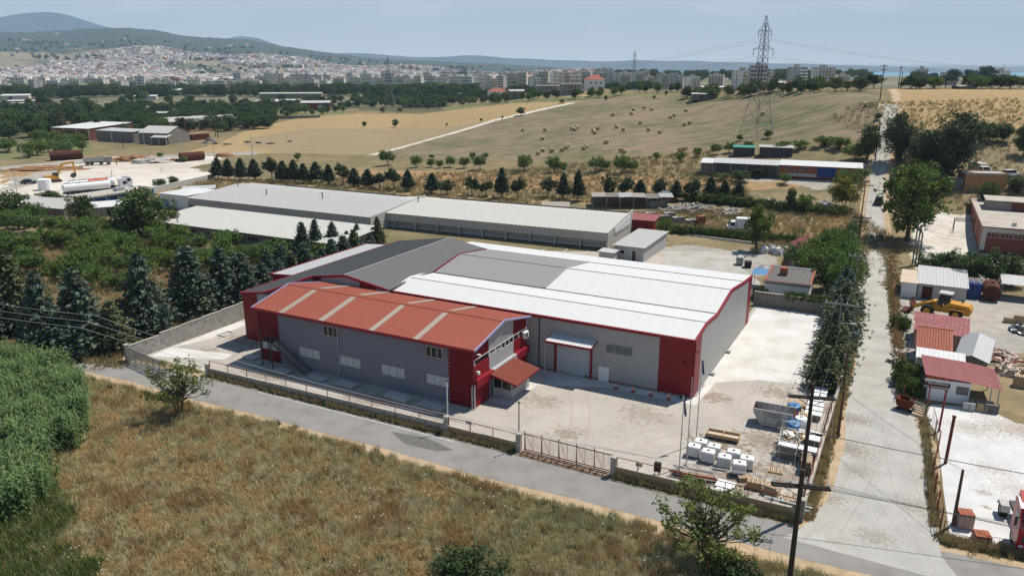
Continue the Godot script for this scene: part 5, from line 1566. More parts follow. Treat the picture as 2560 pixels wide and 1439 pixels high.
	for p in [[-0.6, 0.5], [0.6, 0.5], [-0.6, -0.5], [0.6, -0.5]]:
		m = mb(); m.tube(Vector3(p[0], 0.18, p[1] - 0.05), Vector3(p[0], 0.18, p[1] + 0.05), 0.18, 0.18, 10, true)
		part("wheel", m, M.tyre, ct)
	m = mb(); m.bar(Vector3(-0.8, 0.28, 0.4), Vector3(0.8, 0.28, 0.4), 0.08, 0.1); m.bar(Vector3(-0.8, 0.28, -0.4), Vector3(0.8, 0.28, -0.4), 0.08, 0.1)
	part("chassis", m, M.rust_dark, ct)
	# brick pallets
	for p in [[24.9, 13.4, 1.35, "tall wrapped cube of bricks with orange top beside the pole"], [26.0, 15.0, 0.75, "low torn pack of bricks behind the corner railing"]]:
		var bp := thing("brick_pack", p[3], "brick pack", P(p[0], p[1]), PLOT_TURN + 0.25)
		m = mb(); m.box(-0.55, 0.0, -0.5, 0.55, 0.12, 0.5)
		part("pallet", m, M.wood_grey, bp)
		var rows := int(p[2] / 0.2)
		for r in rows:
			for i in 3:
				m = mb(); m.bevel(-0.54 + i * 0.365, 0.12 + r * 0.2, -0.5, -0.19 + i * 0.365, 0.31 + r * 0.2, 0.5, 0.015)
				part("brick_row", m, M.brick if r == rows - 1 else M.pink_wall, bp)
	# stored goods at the right edge
	var pal := make_pallet("wooden pallet in the stacks east of the kiosk porch")
	pal.set_meta("group", "pallet stacks by the kiosk")
	pal.position = P(31.2, -20.2); pal.rotation.y = PLOT_TURN
	for st in [[31.2, -20.2, 9], [32.6, -20.6, 8], [32.2, -23.6, 7], [32.0, -45.5, 5], [33.2, -45.8, 8]]:
		for i in st[2]:
			if st[0] == 31.2 and i == 0: continue
			again(pal, P(st[0] + rng.randf_range(-0.05, 0.05), st[1], 0.145 * i), PLOT_TURN + rng.randf_range(-0.1, 0.1))
	heap("scrap_pile", "low pile of tyres and turquoise scrap beside the brick stacks", P(33.2, -42.0), Vector3(2.2, 0.6, 1.5), 26, [M.tyre, M.blue_light, M.white_paint, M.steel_dark], 0.5)
	heap("scrap_pile", "heap of rusty sheets and planks behind the grey gabled hut", P(30.0, -29.0), Vector3(2.4, 0.9, 2.6), 34, [M.pink_wall, M.wood_grey, M.rust, M.plaster], 0.9)
	heap("sand_bay", "heap of pale sand and cloths inside the dark block bay", P(30.4, -24.2), Vector3(1.6, 1.5, 1.8), 14, [M.wood_pale, M.plaster, M.wood_grey], 0.6)
	for p in [[19.0, -24.5, "dark"], [18.9, -21.5, "wood_grey"]]:
		heap("rubble", "small heap of rubbish against the tiled hut's side wall" if p[2] == "dark" else "dusty sacks piled beside the white lean-to", P(p[0], p[1]), Vector3(0.9, 0.7, 0.8), 9, [M.wood_grey, M.plaster, M.steel_dark], 0.4)
	for p in [[26.0, -10.6, "cabinet", "grey metal cabinet before the kiosk counter"], [27.2, -10.7, "board", "yellow-brown board leaning on the kiosk counter"], [28.0, -10.9, "rack", "open slatted rack under the kiosk porch"]]:
		var q := thing(p[2], p[3], p[2], P(p[0], p[1]), PLOT_TURN + 0.1)
		if p[2] == "cabinet":
			m = mb(); m.bevel(-0.55, 0, -0.25, 0.55, 0.85, 0.25, 0.02); part("case", m, M.plaster_grey, q)
			m = mb(); m.box(-0.02, 0.05, 0.25, 0.02, 0.8, 0.262); part("door_gap", m, M.steel_dark, q)
		elif p[2] == "board":
			m = mb(); m.boxb(Vector3(0, 0.45, 0), Vector3(0.5, 0, 0), Vector3(0, 0.45, -0.08), Vector3(0, 0, 0.02)); part("face", m, M.wood, q)
			m = mb(); m.bar(Vector3(-0.5, 0.02, 0.1), Vector3(0.5, 0.02, 0.1), 0.05, 0.05); part("foot", m, M.wood_grey, q)
		else:
			for i in 5:
				m = mb(); m.box(-0.6, 0.1 + i * 0.2, -0.2, 0.6, 0.16 + i * 0.2, 0.2); part("slat", m, M.wood_grey, q)
			for x in [-0.6, 0.6]:
				m = mb(); m.box(x - 0.03, 0, -0.2, x + 0.03, 1.1, 0.2); part("upright", m, M.steel_dark, q)

func make_middle() -> void:
	rng.seed = 71
	# long pale sheds behind the factory
	for s in [["right", -60.0, -66.8, 53.5, 17.0, 3.1, 0.058, "long pale shed with cracked white fascia beside the parking bays"], ["left", -110.2, -61.3, 54.5, 21.0, 3.1, 0.016, "longest grey-roofed shed with bluish fascia and roof vents"]]:
		var o := thing("long_shed", s[7], "shed", P(s[1], s[2]), PLOT_TURN + s[6])
		var x: float = s[3] / 2
		var z: float = s[4] / 2
		var H: float = s[5]
		var roof: Material = M.cement_roof_b if s[0] == "right" else M.cement_roof
		var m := mb(); m.sheet(Vector3(-x - 0.2, H + 0.05, z + 0.5), Vector3(2 * x + 0.4, 0, 0), Vector3(0, 1.25, -z * 1.5), 1.05, 0.03)
		part("roof", m, roof, o)
		m = mb(); m.sheet(Vector3(-x - 0.2, H + 1.3, 0.5 - z * 0.5), Vector3(2 * x + 0.4, 0, 0), Vector3(0, -0.5, -z * 0.5 - 0.8), 1.05, 0.03)
		part("roof", m, roof, o)
		m = mb(); m.box(-x, 1.45, z - 0.1, x, H, z + 0.15)
		part("fascia", m, M.stained_white, o)
		m = mb(); m.box(-x, -0.2, z - 1.0, x, 1.6, z - 0.8)
		part("recessed_wall", m, M.stained_white, o)
		m = mb()
		for i in 90: m.box(-x + 0.3 + i * (2 * x - 0.6) / 90, 0.55, z - 0.8, -x + 0.36 + i * (2 * x - 0.6) / 90, 1.45, z - 0.75)
		part("vent_slats", m, M.stained_white, o).set_meta("kind", "stuff")
		for i in 11:
			m = mb(); m.box(-x + i * 2 * x / 10 - 0.14, -0.2, z - 0.5, -x + i * 2 * x / 10 + 0.14, 2.4, z + 0.2)
			part("column", m, M.stained_white, o)
			if i < 10:
				m = mb(); m.box(-x + i * 2 * x / 10 + 0.3, 0.0, z - 0.75, -x + (i + 1) * 2 * x / 10 - 0.3, 0.5, z - 0.35)
				part("sill", m, M.lilac_trim if s[0] == "left" else M.plaster_grey, o)
		m = mb(); m.box(-x, -0.2, -z, -x + 0.2, H, z - 0.1); m.box(-x + 0.2, -0.2, -z, x - 0.2, H + 0.7, -z + 0.2)
		part("wall", m, M.stained_white, o)
		m = mb(); m.prism(PackedVector2Array([Vector2(-z - 0.2, -0.2), Vector2(z, -0.2), Vector2(z, H + 1.7), Vector2(-z - 0.2, H + 0.1)]), x, x + 0.25, Transform3D(Basis(Vector3(0, 0, -1), Vector3(0, 1, 0), Vector3(1, 0, 0)), Vector3.ZERO))
		part("end_wall", m, M.stained_white, o)
		m = mb(); m.box(-x * 0.6 if s[0] == "left" else -x * 0.75, H + 0.75, -z - 0.5, x, H + 1.05, -z - 0.2)
		part("rear_parapet", m, M.steel_dark, o)
		if s[0] == "right":
			m = mb(); m.prism(PackedVector2Array([Vector2(-4.5, 2.3), Vector2(6.2, 2.3), Vector2(6.2, 4.2), Vector2(-4.5, 3.3)]), x + 0.3, x + 0.36, Transform3D(Basis(Vector3(0, 0, -1), Vector3(0, 1, 0), Vector3(1, 0, 0)), Vector3.ZERO))
			part("sign_board", m, M.white_paint, o)
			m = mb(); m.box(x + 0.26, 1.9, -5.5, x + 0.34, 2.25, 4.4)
			part("sign_shadow_strip", m, M.plaster_grey, o)  # added grey strip painting in the shadow under the sign board
			m = mb()
			for i in 10: m.box(x + 0.361, 2.75 + i * 0.05, 2.0 - i * 0.8 - 0.4, x + 0.37, 2.95 + i * 0.05, 2.0 - i * 0.8)
			part("lettering", m, M.plaster_grey, o)
		for v in ([[-10.0, 2.0, 1.0], [6.0, 0.5, 1.2], [-24.5, -3.0, 1.6]] if s[0] == "left" else [[-21.0, -1.0, 1.1]]):
			m = mb(); m.tube(Vector3(v[0], H + 0.5, v[1]), Vector3(v[0], H + 0.9 + v[2], v[1]), 0.13, 0.13, 8, true); m.tube(Vector3(v[0], H + 0.95 + v[2], v[1]), Vector3(v[0], H + 1.1 + v[2], v[1]), 0.24, 0.1, 8, true)
			part("vent_pipe", m, M.dark_block, o)
	var lo := shed("low_shed", "low grey shed with windows before the longest shed", "shed", P(-100.0, -37.0), PLOT_TURN + 0.02, 51.0, 13.0, 2.5, 0.8, "mono", M.dark_block, M.cement_roof_b, 1.05, 0.5)
	for i in 7: window_set(lo, Vector3(-18.0 + i * 5.6, 1.35, 6.53), 0, 2.6, 1.0, 4, M.plaster_grey, M.glass_dark)
	var vp := mb(); vp.tube(Vector3(-17, 2.6, 6.0), Vector3(-17, 4.3, 6.0), 0.13, 0.13, 8); vp.tube(Vector3(-17, 4.35, 6.0), Vector3(-17, 4.5, 6.0), 0.24, 0.1, 8, true)
	part("vent_pipe", vp, M.steel, lo)
	var wh := shed("white_shed", "white rendered shed with white hipped roof at the sheds' far end", "shed", P(-143.0, -55.6), PLOT_TURN + 0.02, 9.5, 10.0, 3.6, 0.5, "hip", M.white_paint, M.white_roof)
	opening(wh, "door", -3.2, 0, -1.8, 2.2, 5.0, M.blue_light)
	var an := shed("annex", "grey annex with flat sheet roof at the end of the pale shed", "annex", P(-26.2, -60.8), PLOT_TURN, 5.6, 14.0, 2.7, 0.35, "mono", M.plaster_grey, M.cement_roof, 1.1, 0.3)
	opening(an, "door", 0.6, 0, 1.4, 2.0, 7.0, M.steel_dark, M.white_paint)
	opening(an, "window", -1.6, 1.2, -0.8, 1.9, 7.0, M.glass_dark, M.white_paint)
	shed("annex_porch", "tiny porch with pale roof in front of the grey annex", "porch", P(-29.4, -52.0), PLOT_TURN, 2.8, 2.2, 1.9, 0.1, "mono", M.plaster_grey, M.galvanised, 0.6)
	var pg := thing("red_shelter", "small open shelter with a red sheet roof behind the sheds", "shelter", land(-50.5, -186.0), PLOT_TURN)
	var m := mb(); m.sheet(Vector3(-2.9, 2.3, 1.8), Vector3(5.8, 0, 0), Vector3(0, 0.35, -3.6), 0.4, 0.05)
	part("roof", m, M.pink_roof, pg)
	for p in [[-2.7, 1.6], [0, 1.6], [2.7, 1.6], [-2.7, -1.6], [2.7, -1.6]]:
		m = mb(); m.box(p[0] - 0.07, 0, p[1] - 0.07, p[0] + 0.07, 2.35, p[1] + 0.07)
		part("post", m, M.red_trim, pg)
	# garden houses
	var th := shed("terrace_house", "small white house with flat brown terrace roof and brick parapet", "house", P(3.0, -45.2), PLOT_TURN + 0.05, 6.2, 9.6, 2.8, 0, "flat", M.white_paint, M.asphalt_patch, 0, 0.2)
	m = mb(); m.box(-3.3, 3.2, 4.85, 3.3, 3.28, 5.1); m.box(3.05, 3.2, -5.0, 3.35, 3.28, 4.85); m.box(-3.35, 3.2, -5.0, -3.05, 3.28, 4.85)
	part("parapet_cap", m, M.brick, th)
	m = mb(); m.box(-1.6, 3.0, -1.0, -0.5, 4.2, 0.4)
	part("stair_head", m, M.brick, th)
	m = mb(); m.sheet(Vector3(-6.0, 2.3, -1.5), Vector3(3.0, 0, 0), Vector3(0, 0.2, -3.2), 0.4, 0.03)
	part("blue_awning", m, M.blue_light, th)
	m = mb(); m.box(-5.9, 0, -1.6, -5.8, 2.3, -1.5); m.box(-5.9, 0, -4.6, -5.8, 2.4, -4.5)
	part("awning_post", m, M.steel, th)
	var ph := shed("pink_house", "little house with a pink metal hipped roof among trees", "house", P(2.3, -68.5), PLOT_TURN + 0.06, 5.4, 9.0, 2.6, 1.5, "cross", M.pink_wall, M.pink_roof, 0.5, 0.4)
	window_set(ph, Vector3(-1.4, 1.5, 4.53), 0, 1.3, 1.0, 2, M.white_paint, M.glass_dark)
	# lots behind: walls, bins, bags, wrecks
	var wl := thing("lot_wall", "low whitish wall along the back of the gravel lot", "wall", P(-12.0, -78.0), PLOT_TURN - 0.1)
	for i in 6:
		m = mb(); m.box(-12 + i * 4.0, -0.2, -0.1, -8.02 + i * 4.0, 0.45, 0.1)
		part("wall_bay", m, M.plaster, wl)
	for i in 2:
		var bn := thing("waste_bin", ["galvanised wheeled waste bin with rounded lid on the gravel lot", "dark green wheeled waste bin beside the galvanised one"][i], "bin", P(-7.8 + i * 1.7, -60.6 + i * 1.3), PLOT_TURN + 0.2, "wheeled bins on the lot")
		m = mb(); m.prism(PackedVector2Array([Vector2(-0.55, 0.2), Vector2(0.55, 0.2), Vector2(0.65, 1.1), Vector2(-0.65, 1.1)]), -0.7, 0.7)
		part("tub", m, M.steel if i == 0 else M.plastic_black, bn)
		m = mb(); m.lathe(PackedVector2Array([Vector2(0.62, -0.7), Vector2(0.62, 0.7)]), Vector3(0, 1.05, 0), 14, Basis(Vector3(1, 0, 0), PI / 2))
		if i == 0: part("lid", m, M.galvanised, bn)
		for p in [[-0.45, -0.6], [0.45, -0.6], [-0.45, 0.6], [0.45, 0.6]]:
			m = mb(); m.tube(Vector3(p[0] - 0.04, 0.1, p[1]), Vector3(p[0] + 0.04, 0.1, p[1]), 0.1, 0.1, 8, true)
			part("wheel", m, M.tyre, bn)
	fence_line("bag_fence", "pale blue low wire fence around the heap of white sacks", [[-4.0, -55.8], [-3.6, -58.6], [2.0, -60.2], [2.4, -56.8], [-4.0, -55.8]], 1.0, 1.4, M.blue_light, 3, 0.04, 6)
	for i in 9:
		var sk := thing("sack", "bulging white sack inside the pale blue fence", "sack", P(-3.0 + (i % 5) * 1.0 + rng.randf_range(-0.1, 0.1), -57.0 - (i / 5) * 1.1), rng.randf() * 3, "white sacks in the fenced pen")
		part("bag", blob(Vector3(0.6, 0.75, 0.55), 20 + i, 0.18, 10), M.sack, sk)
		m = mb(); m.tube(Vector3(0, 0.65, 0), Vector3(0.06, 0.85, 0.03), 0.06, 0.09, 6)
		part("tie", m, M.sack, sk)
	for i in 4:
		var wr := thing("wrapped_bale", "plastic-wrapped grey bale beside the two-tiered tree", "bale", P(-5.6 + i * 1.3, -71.5 - (i % 2) * 0.9), rng.randf() * 3, "wrapped bales by the lot")
		part("bale", blob(Vector3(1.0, 1.5, 0.9), 40 + i, 0.16, 12), M.galvanised, wr)
		m = mb(); m.box(-0.9, 0, -0.8, 0.9, 0.1, 0.8)
		part("pallet", m, M.wood_grey, wr)
	heap("timber_heap", "large heap of grey broken boards and beams in the salvage lot", land(41.5, -176.0), Vector3(6.5, 1.8, 3.0), 80, [M.wood_grey, M.wood_pale, M.stained_white, M.dark_block], 1.5)
	heap("timber_heap", "smaller heap of pale planks right of the big salvage heap", land(50.5, -172.5), Vector3(3.5, 1.4, 2.4), 40, [M.wood_pale, M.stained_white, M.wood_grey], 1.2)
	for p in [[31.0, -168.5, 1.7], [33.6, -167.0, 1.4], [36.4, -165.0, 1.5], [39.0, -163.8, 1.2], [35.2, -168.6, 1.6], [28.6, -167.5, 1.2]]:
		var bs := thing("block_stack", "stack of grey blocks on a pallet in the salvage lot", "block stack", land(p[0], p[1]), 0.2, "block stacks in the salvage lot")
		for r in 4:
			for i in 3:
				m = mb(); m.bevel(-1.2 + i * 0.81, r * p[2] / 4, -0.7, -0.42 + i * 0.81, (r + 0.96) * p[2] / 4, 0.7, 0.02)
				part("block", m, M.dark_block if (r + i) % 3 else M.concrete, bs)
	var br := thing("brick_stack", "bright orange-red stack of bricks in the salvage lot", "brick stack", land(41.0, -163.0), 0.3)
	for r in 6:
		for i in 2:
			m = mb(); m.bevel(-0.8 + i * 0.81, r * 0.36, -0.6, -0.02 + i * 0.81, r * 0.36 + 0.34, 0.6, 0.02)
			part("brick_row", m, M.brick, br)
	var dr := thing("derelict_shed", "collapsing open shed with patched grey sheet roof", "shed", land(28.5, -181.5), -0.06)
	for i in 6:
		m = mb(); m.sheet(Vector3(-9.5 + i * 3.2, 2.5 + rng.randf_range(-0.3, 0.2), 2.6), Vector3(3.3, rng.randf_range(-0.2, 0.2), 0), Vector3(rng.randf_range(-0.2, 0.2), rng.randf_range(0.1, 0.4), -5.2), 0.5, 0.06)
		part("roof_sheet", m, [M.wood_grey, M.dark_block, M.cement_roof][i % 3], dr)
		m = mb(); m.bar(Vector3(-9.2 + i * 3.2, 0, 2.4), Vector3(-9.2 + i * 3.2 + rng.randf_range(-0.2, 0.2), 2.6, 2.4), 0.16, 0.16)
		part("post", m, M.wood_grey, dr)
	m = mb(); m.box(-9.4, 0, -2.6, 9.8, 2.4, -2.4); m.box(4.0, 0, 2.2, 8.0, 1.7, 2.3)
	part("rear_wall", m, M.dark_block, dr)
	shed("red_container", "low shed with faded red roof between the pale shed and salvage lot", "shed", land(27.6, -160.0), -0.4, 6.5, 5.5, 2.6, 0.3, "mono", M.red_panel, M.pink_roof, 0.4)
	shed("board_hut", "small hut with a roof of loose grey boards near the conifer row", "hut", land(10.2, -176.0), -0.1, 6.0, 4.0, 2.0, 0.3, "mono", M.pink_wall, M.wood_grey, 0.3)
	# farm barn on the slope
	for b in [[63.3, -206.6, 16.6, 4.6, "wood_grey", "galvanised", "long open-fronted barn with rust-streaked white roof"], [80.3, -199.6, 19.6, 5.0, "brick", "white_roof", "brick barn with white roof and wide blue sliding door"], [53.9, -210.4, 3.4, 4.0, "dark_block", "white_roof", "little store with a bright white roof at the barn's end"]]:
		var o := shed("barn", b[6], "barn", land(b[0], b[1], 0.2), -0.39, b[2], b[3], 2.8, 0.7, "mono", M.steel_dark if b[4] == "wood_grey" else M[b[4]], M[b[5]], 0.5, 0.3)
		if b[4] == "brick":
			opening(o, "sliding_door", -0.6, 0, 3.8, 2.55, 2.55, M.blue_metal)
			for x in [-7.2, -3.4, 6.2]: window_set(o, Vector3(x, 2.0, 2.53), 0, 1.5, 0.7, 2, M.plaster, M.glass_dark)
			opening(o, "hatch", -5.9, 0.8, -5.2, 1.5, 2.53, M.plastic_black, M.plaster)
			var st := mb(); st.box(-8.7, 0, 2.5, -0.7, 0.8, 2.53); part("plinth", st, M.plaster_grey, o)
		else:
			for i in 5:
				var px := mb(); px.box(-b[2] / 2 + 0.2 + i * (b[2] - 0.5) / 4, 0, 2.3, -b[2] / 2 + 0.4 + i * (b[2] - 0.5) / 4, 2.8, 2.5); part("post", px, M.wood_grey, o)
	shed("field_shed", "dark low shed with pale grey roof above the blue-doored barn", "shed", land(76.0, -222.0), -0.3, 9.0, 3.5, 2.4, 0.3, "mono", M.steel_dark, M.cement_roof, 0.5)
	shed("green_shelter", "small shelter roofed with green and pink sheets above the barn", "shelter", land(68.0, -226.0), -0.3, 6.0, 3.0, 2.3, 0.3, "mono", M.steel_dark, mat("green_sheet", lin(0.03, 0.22, 0.16), 0.6), 0.4)
	for i in 5: heap("junk_heap", ["pile of white and grey junk under the roadside trees", "pale junk heaped beside the barn's yard", "dark pile of machinery beside the conifer hedge", "white plastic heap at the yellow-green tree", "long white pipes stacked above the barn"][i], land([92, 55, 62, 74, 66][i], [-203, -214, -181, -178, -213][i]), Vector3([3.5, 2.5, 2.2, 1.8, 3.0][i], 0.9, 1.6), 22, [M.white_paint, M.galvanised, M.steel_dark, M.wood_grey], 0.9)
	for i in 10: grow_later.append(["hedge", "dark_hedge", "clipped dark hedge behind the salvage lot", "hedge", land(44.0 + i * 3.2, -184.5 + i * 1.7), 2.2, 4.4, "dark hedge behind the lots"])
	for i in 14: grow_later.append(["hedge", "lot_hedge", "ragged green and straw hedge along the gravel lot", "hedge", P(-25.0 + i * 1.75, -79.6 - i * 0.2), 1.7, 2.6, "hedge behind the gravel lot"])
var grow_later := []

func make_left_side() -> void:
	rng.seed = 81
	var m: MB
	# gravel works: tanks, pipes, heaps
	var st := thing("storage_tank", "upright white cylinder tank before the gravel works", "tank", land(-133.3, -217.3), 0)
	m = mb(); m.lathe(PackedVector2Array([Vector2(1.75, 0), Vector2(1.75, 3.0), Vector2(0, 3.35)]), Vector3.ZERO, 24)
	part("shell", m, M.white_paint, st)
	m = mb(); m.tube(Vector3(0, 3.3, 0), Vector3(0, 3.55, 0), 0.3, 0.3, 10, true)
	part("hatch", m, M.plaster_grey, st)
	for p in [[-168.2, -290.5, 10.8, 1.75, -0.6, "long rusty brown cylinder lying on the far edge of the gravel"], [-119.0, -286.0, 8.6, 1.6, -0.74, "shorter rusty cylinder with a torn dark end beside the wheat field"]]:
		var t := thing("rusty_cylinder", p[5], "tank", land(p[0], p[1]), p[4] * -1.0)
		m = mb(); m.lathe(PackedVector2Array([Vector2(0, -p[2] / 2), Vector2(p[3], -p[2] / 2), Vector2(p[3], p[2] / 2), Vector2(0, p[2] / 2)]), Vector3(0, p[3], 0), 20, Basis(Vector3(0, 0, 1), PI / 2))
		part("shell", m, M.rust_dark, t)
		for x in [-0.3, 0.3]:
			m = mb(); m.box(p[2] * x - 0.2, 0, -p[3] * 0.8, p[2] * x + 0.2, 0.3, p[3] * 0.8)
			part("bearer", m, M.rust, t)
	heap("scrap_plates", "dark torn steel plates leaning at the short cylinder", land(-124.5, -283.0), Vector3(2.6, 1.6, 1.5), 16, [M.rust_dark, M.steel_dark], 0.9)
	for p in [[-132.0, -281.0, 6.5, 2.0, 3.5, "gravel_heap", "pale grey cone of gravel behind the dump truck"], [-141.0, -287.0, 7.5, 2.0, 3.5, "soil_heap", "brown soil mound behind the dump truck"], [-160.0, -262.0, 12.0, 1.3, 4.0, "soil_heap", "orange-brown earth bank beside the striped paving"], [-112.0, -300.0, 4.0, 1.2, 2.5, "soil_heap", "reddish rubble mound at the wheat field's corner"]]:
		var t := thing("mound", p[6], "mound", land(p[0], p[1], -0.1), 0.2)
		part("heap", blob(Vector3(p[2], p[3], p[4]), int(p[2]), 0.25, 22), M[p[5]], t)
		part("spill", blob(Vector3(p[2] * 0.5, p[3] * 0.4, p[4] * 0.7), int(p[2]) + 3, 0.3, 14), M[p[5]], t, Vector3(p[2] * 0.8, 0, p[4] * 0.4))
	var kb := thing("striped_paving", "dark paved strip with rows of pale kerbs at the gravel works", "kerb", land(-152.0, -238.0), -0.5)
	for i in 12:
		m = mb(); m.box(-8 + i * 1.45, 0.0, -3.0 + i * 0.05, -7.7 + i * 1.45, 0.2, 2.6)
		part("kerb", m, M.plaster, kb)
	# retaining wall and low building with blue columns
	var rw := thing("retaining_wall", "long weathered concrete wall below the gravel works", "wall", land(-98.2, -218.5), 1.32)
	for i in 16:
		m = mb(); m.box(-20 + i * 2.6, -0.3, -0.2, -17.42 + i * 2.6, 1.5, 0.2)
		part("wall_bay", m, M.stained_white, rw)
	var bb := shed("low_building", "low flat-roofed building with blue columns below the tanker trucks", "building", land(-104.0, -197.5, -0.3), 1.05, 18.0, 5.0, 2.6, 0, "flat", M.white_paint, M.concrete, 0, 0.8)
	for i in 7:
		m = mb(); m.box(-9.6 + i * 3.2, 0, 2.6, -9.2 + i * 3.2, 2.6, 3.0)
		part("column", m, M.plastic_blue if i % 2 else M.blue_light, bb)
		if i < 6: opening(bb, "shutter", -9.0 + i * 3.2, 0.7, -6.7 + i * 3.2, 2.2, 2.5, M.blue_metal)
	m = mb(); m.box(1.0, 2.85, -1.0, 3.4, 3.6, 0.4)
	part("roof_unit", m, M.steel, bb)
	shed("old_shed", "old shed with wide pale stained sheet roof among the orchard trees", "shed", land(-110.5, -181.0), -0.32, 18.0, 9.0, 2.4, 1.4, "gable", M.dark_block, M.stained_white, 1.0)
	var os := shed("tool_shed", "small shed with white and red sheet roof beside the blue columns", "shed", land(-95.5, -179.5), 0.5, 8.0, 5.0, 2.3, 0.5, "mono", M.grey_wall, M.white_roof, 0.6, 0.4)
	opening(os, "door", -0.8, 0, 0.6, 1.9, 2.5, M.plastic_black)
	shed("brick_annex", "brick annex with dark red wall below the concrete wall", "shed", land(-84.0, -204.0), 0.3, 8.0, 4.0, 2.4, 0.3, "mono", M.brick_dark, M.galvanised, 0.5)
	# brick and block farm sheds
	var bk := shed("brick_shed", "long red brick shed with grey twin-ridged roof at the wheat field", "shed", land(-172.5, -443.0), 0.92, 30.0, 13.0, 4.4, 2.6, "gable", M.brick, M.cement_roof, 0)
	opening(bk, "door", -13.5, 0, -10.5, 3.4, 6.5, M.galvanised)
	shed("brick_shed", "second gable of the red brick shed, set further back", "shed", land(-187.0, -449.0), 0.92, 28.0, 12.0, 4.0, 2.2, "gable", M.brick_dark, M.cement_roof, 0)
	var fs := shed("frame_shed", "broad shed with white roof, brick infill and concrete posts", "shed", land(-207.0, -384.0), -0.36, 24.0, 26.0, 5.5, 1.2, "mono", M.brick_dark, M.white_roof, 0)
	for i in 4:
		m = mb(); m.box(-12 + i * 7.8, 0, 13.0, -11.4 + i * 7.8, 5.5, 13.15)
		part("post", m, M.plaster_grey, fs)
		if i < 3:
			m = mb(); m.box(-11.3 + i * 7.8, 0.4, 13.0, -4.4 + i * 7.8, 5.0, 13.08)
			part("brick_bay", m, M.brick, fs)
	shed("block_shed", "long low shed with dark brick band over grey block wall", "shed", land(-183.0, -364.0), -0.42, 24.0, 8.0, 5.0, 0.6, "mono", M.dark_block, M.galvanised, 0)
	var gs := shed("grey_barn", "grey barn with wide pale sheet roof and open lean-to", "barn", land(-160.0, -357.0), -0.3, 16.0, 14.0, 5.0, 2.6, "gable", M.dark_block, M.cement_roof_b, 0)
	m = mb(); m.sheet(Vector3(1.0, 3.4, 10.5), Vector3(9.0, 0, 0), Vector3(0, 0.9, -4.0), 1.0, 0.04)
	part("lean_to_roof", m, M.galvanised, gs)
	for x in [1.3, 5.5, 9.6]:
		m = mb(); m.box(x - 0.12, 0, 10.1, x + 0.12, 3.4, 10.3)
		part("post", m, M.plaster, gs)
	var rc := thing("rust_container", "rusty orange container beside the grey barn", "container", land(-150.0, -372.0), 0.88)
	m = mb(); m.box(-4.5, 0.15, -1.2, 4.5, 2.7, 1.2)
	part("body", m, M.rust, rc)
	for i in 9:
		m = mb(); m.box(-4.4 + i * 1.0, 0.2, 1.2, -4.2 + i * 1.0, 2.6, 1.26)
		part("rib", m, M.rust_dark, rc)
	for i in 7: heap("junk_heap", "dark junk strewn along the edge of the wheat field", land(-140.0 + i * 6.5, -352.0 + (i % 3) * 4.0), Vector3(2.2, 0.9, 1.2), 8, [M.steel_dark, M.galvanised, M.wood_grey], 1.0).set_meta("group", "junk along the wheat field")
	# long garden walls between the far plots
	for p in [[-150.0, -520.0, 44.0, 0.1, "long dark fence across the far plots below the red factory"], [-230.0, -575.0, 60.0, 0.15, "pale long wall across the far dry field"], [-60.0, -600.0, 50.0, -0.1, "grey wall before the unfinished concrete frame"]]:
		var w := thing("far_wall", p[4], "wall", land(p[0], p[1]), p[3])
		for i in 6:
			m = mb(); m.box(-p[2] / 2 + i * p[2] / 6, 0, -0.15, -p[2] / 2 + (i + 0.98) * p[2] / 6, 2.2, 0.15)
			part("wall_bay", m, M.dark_block if p[0] > -200 else M.plaster, w)

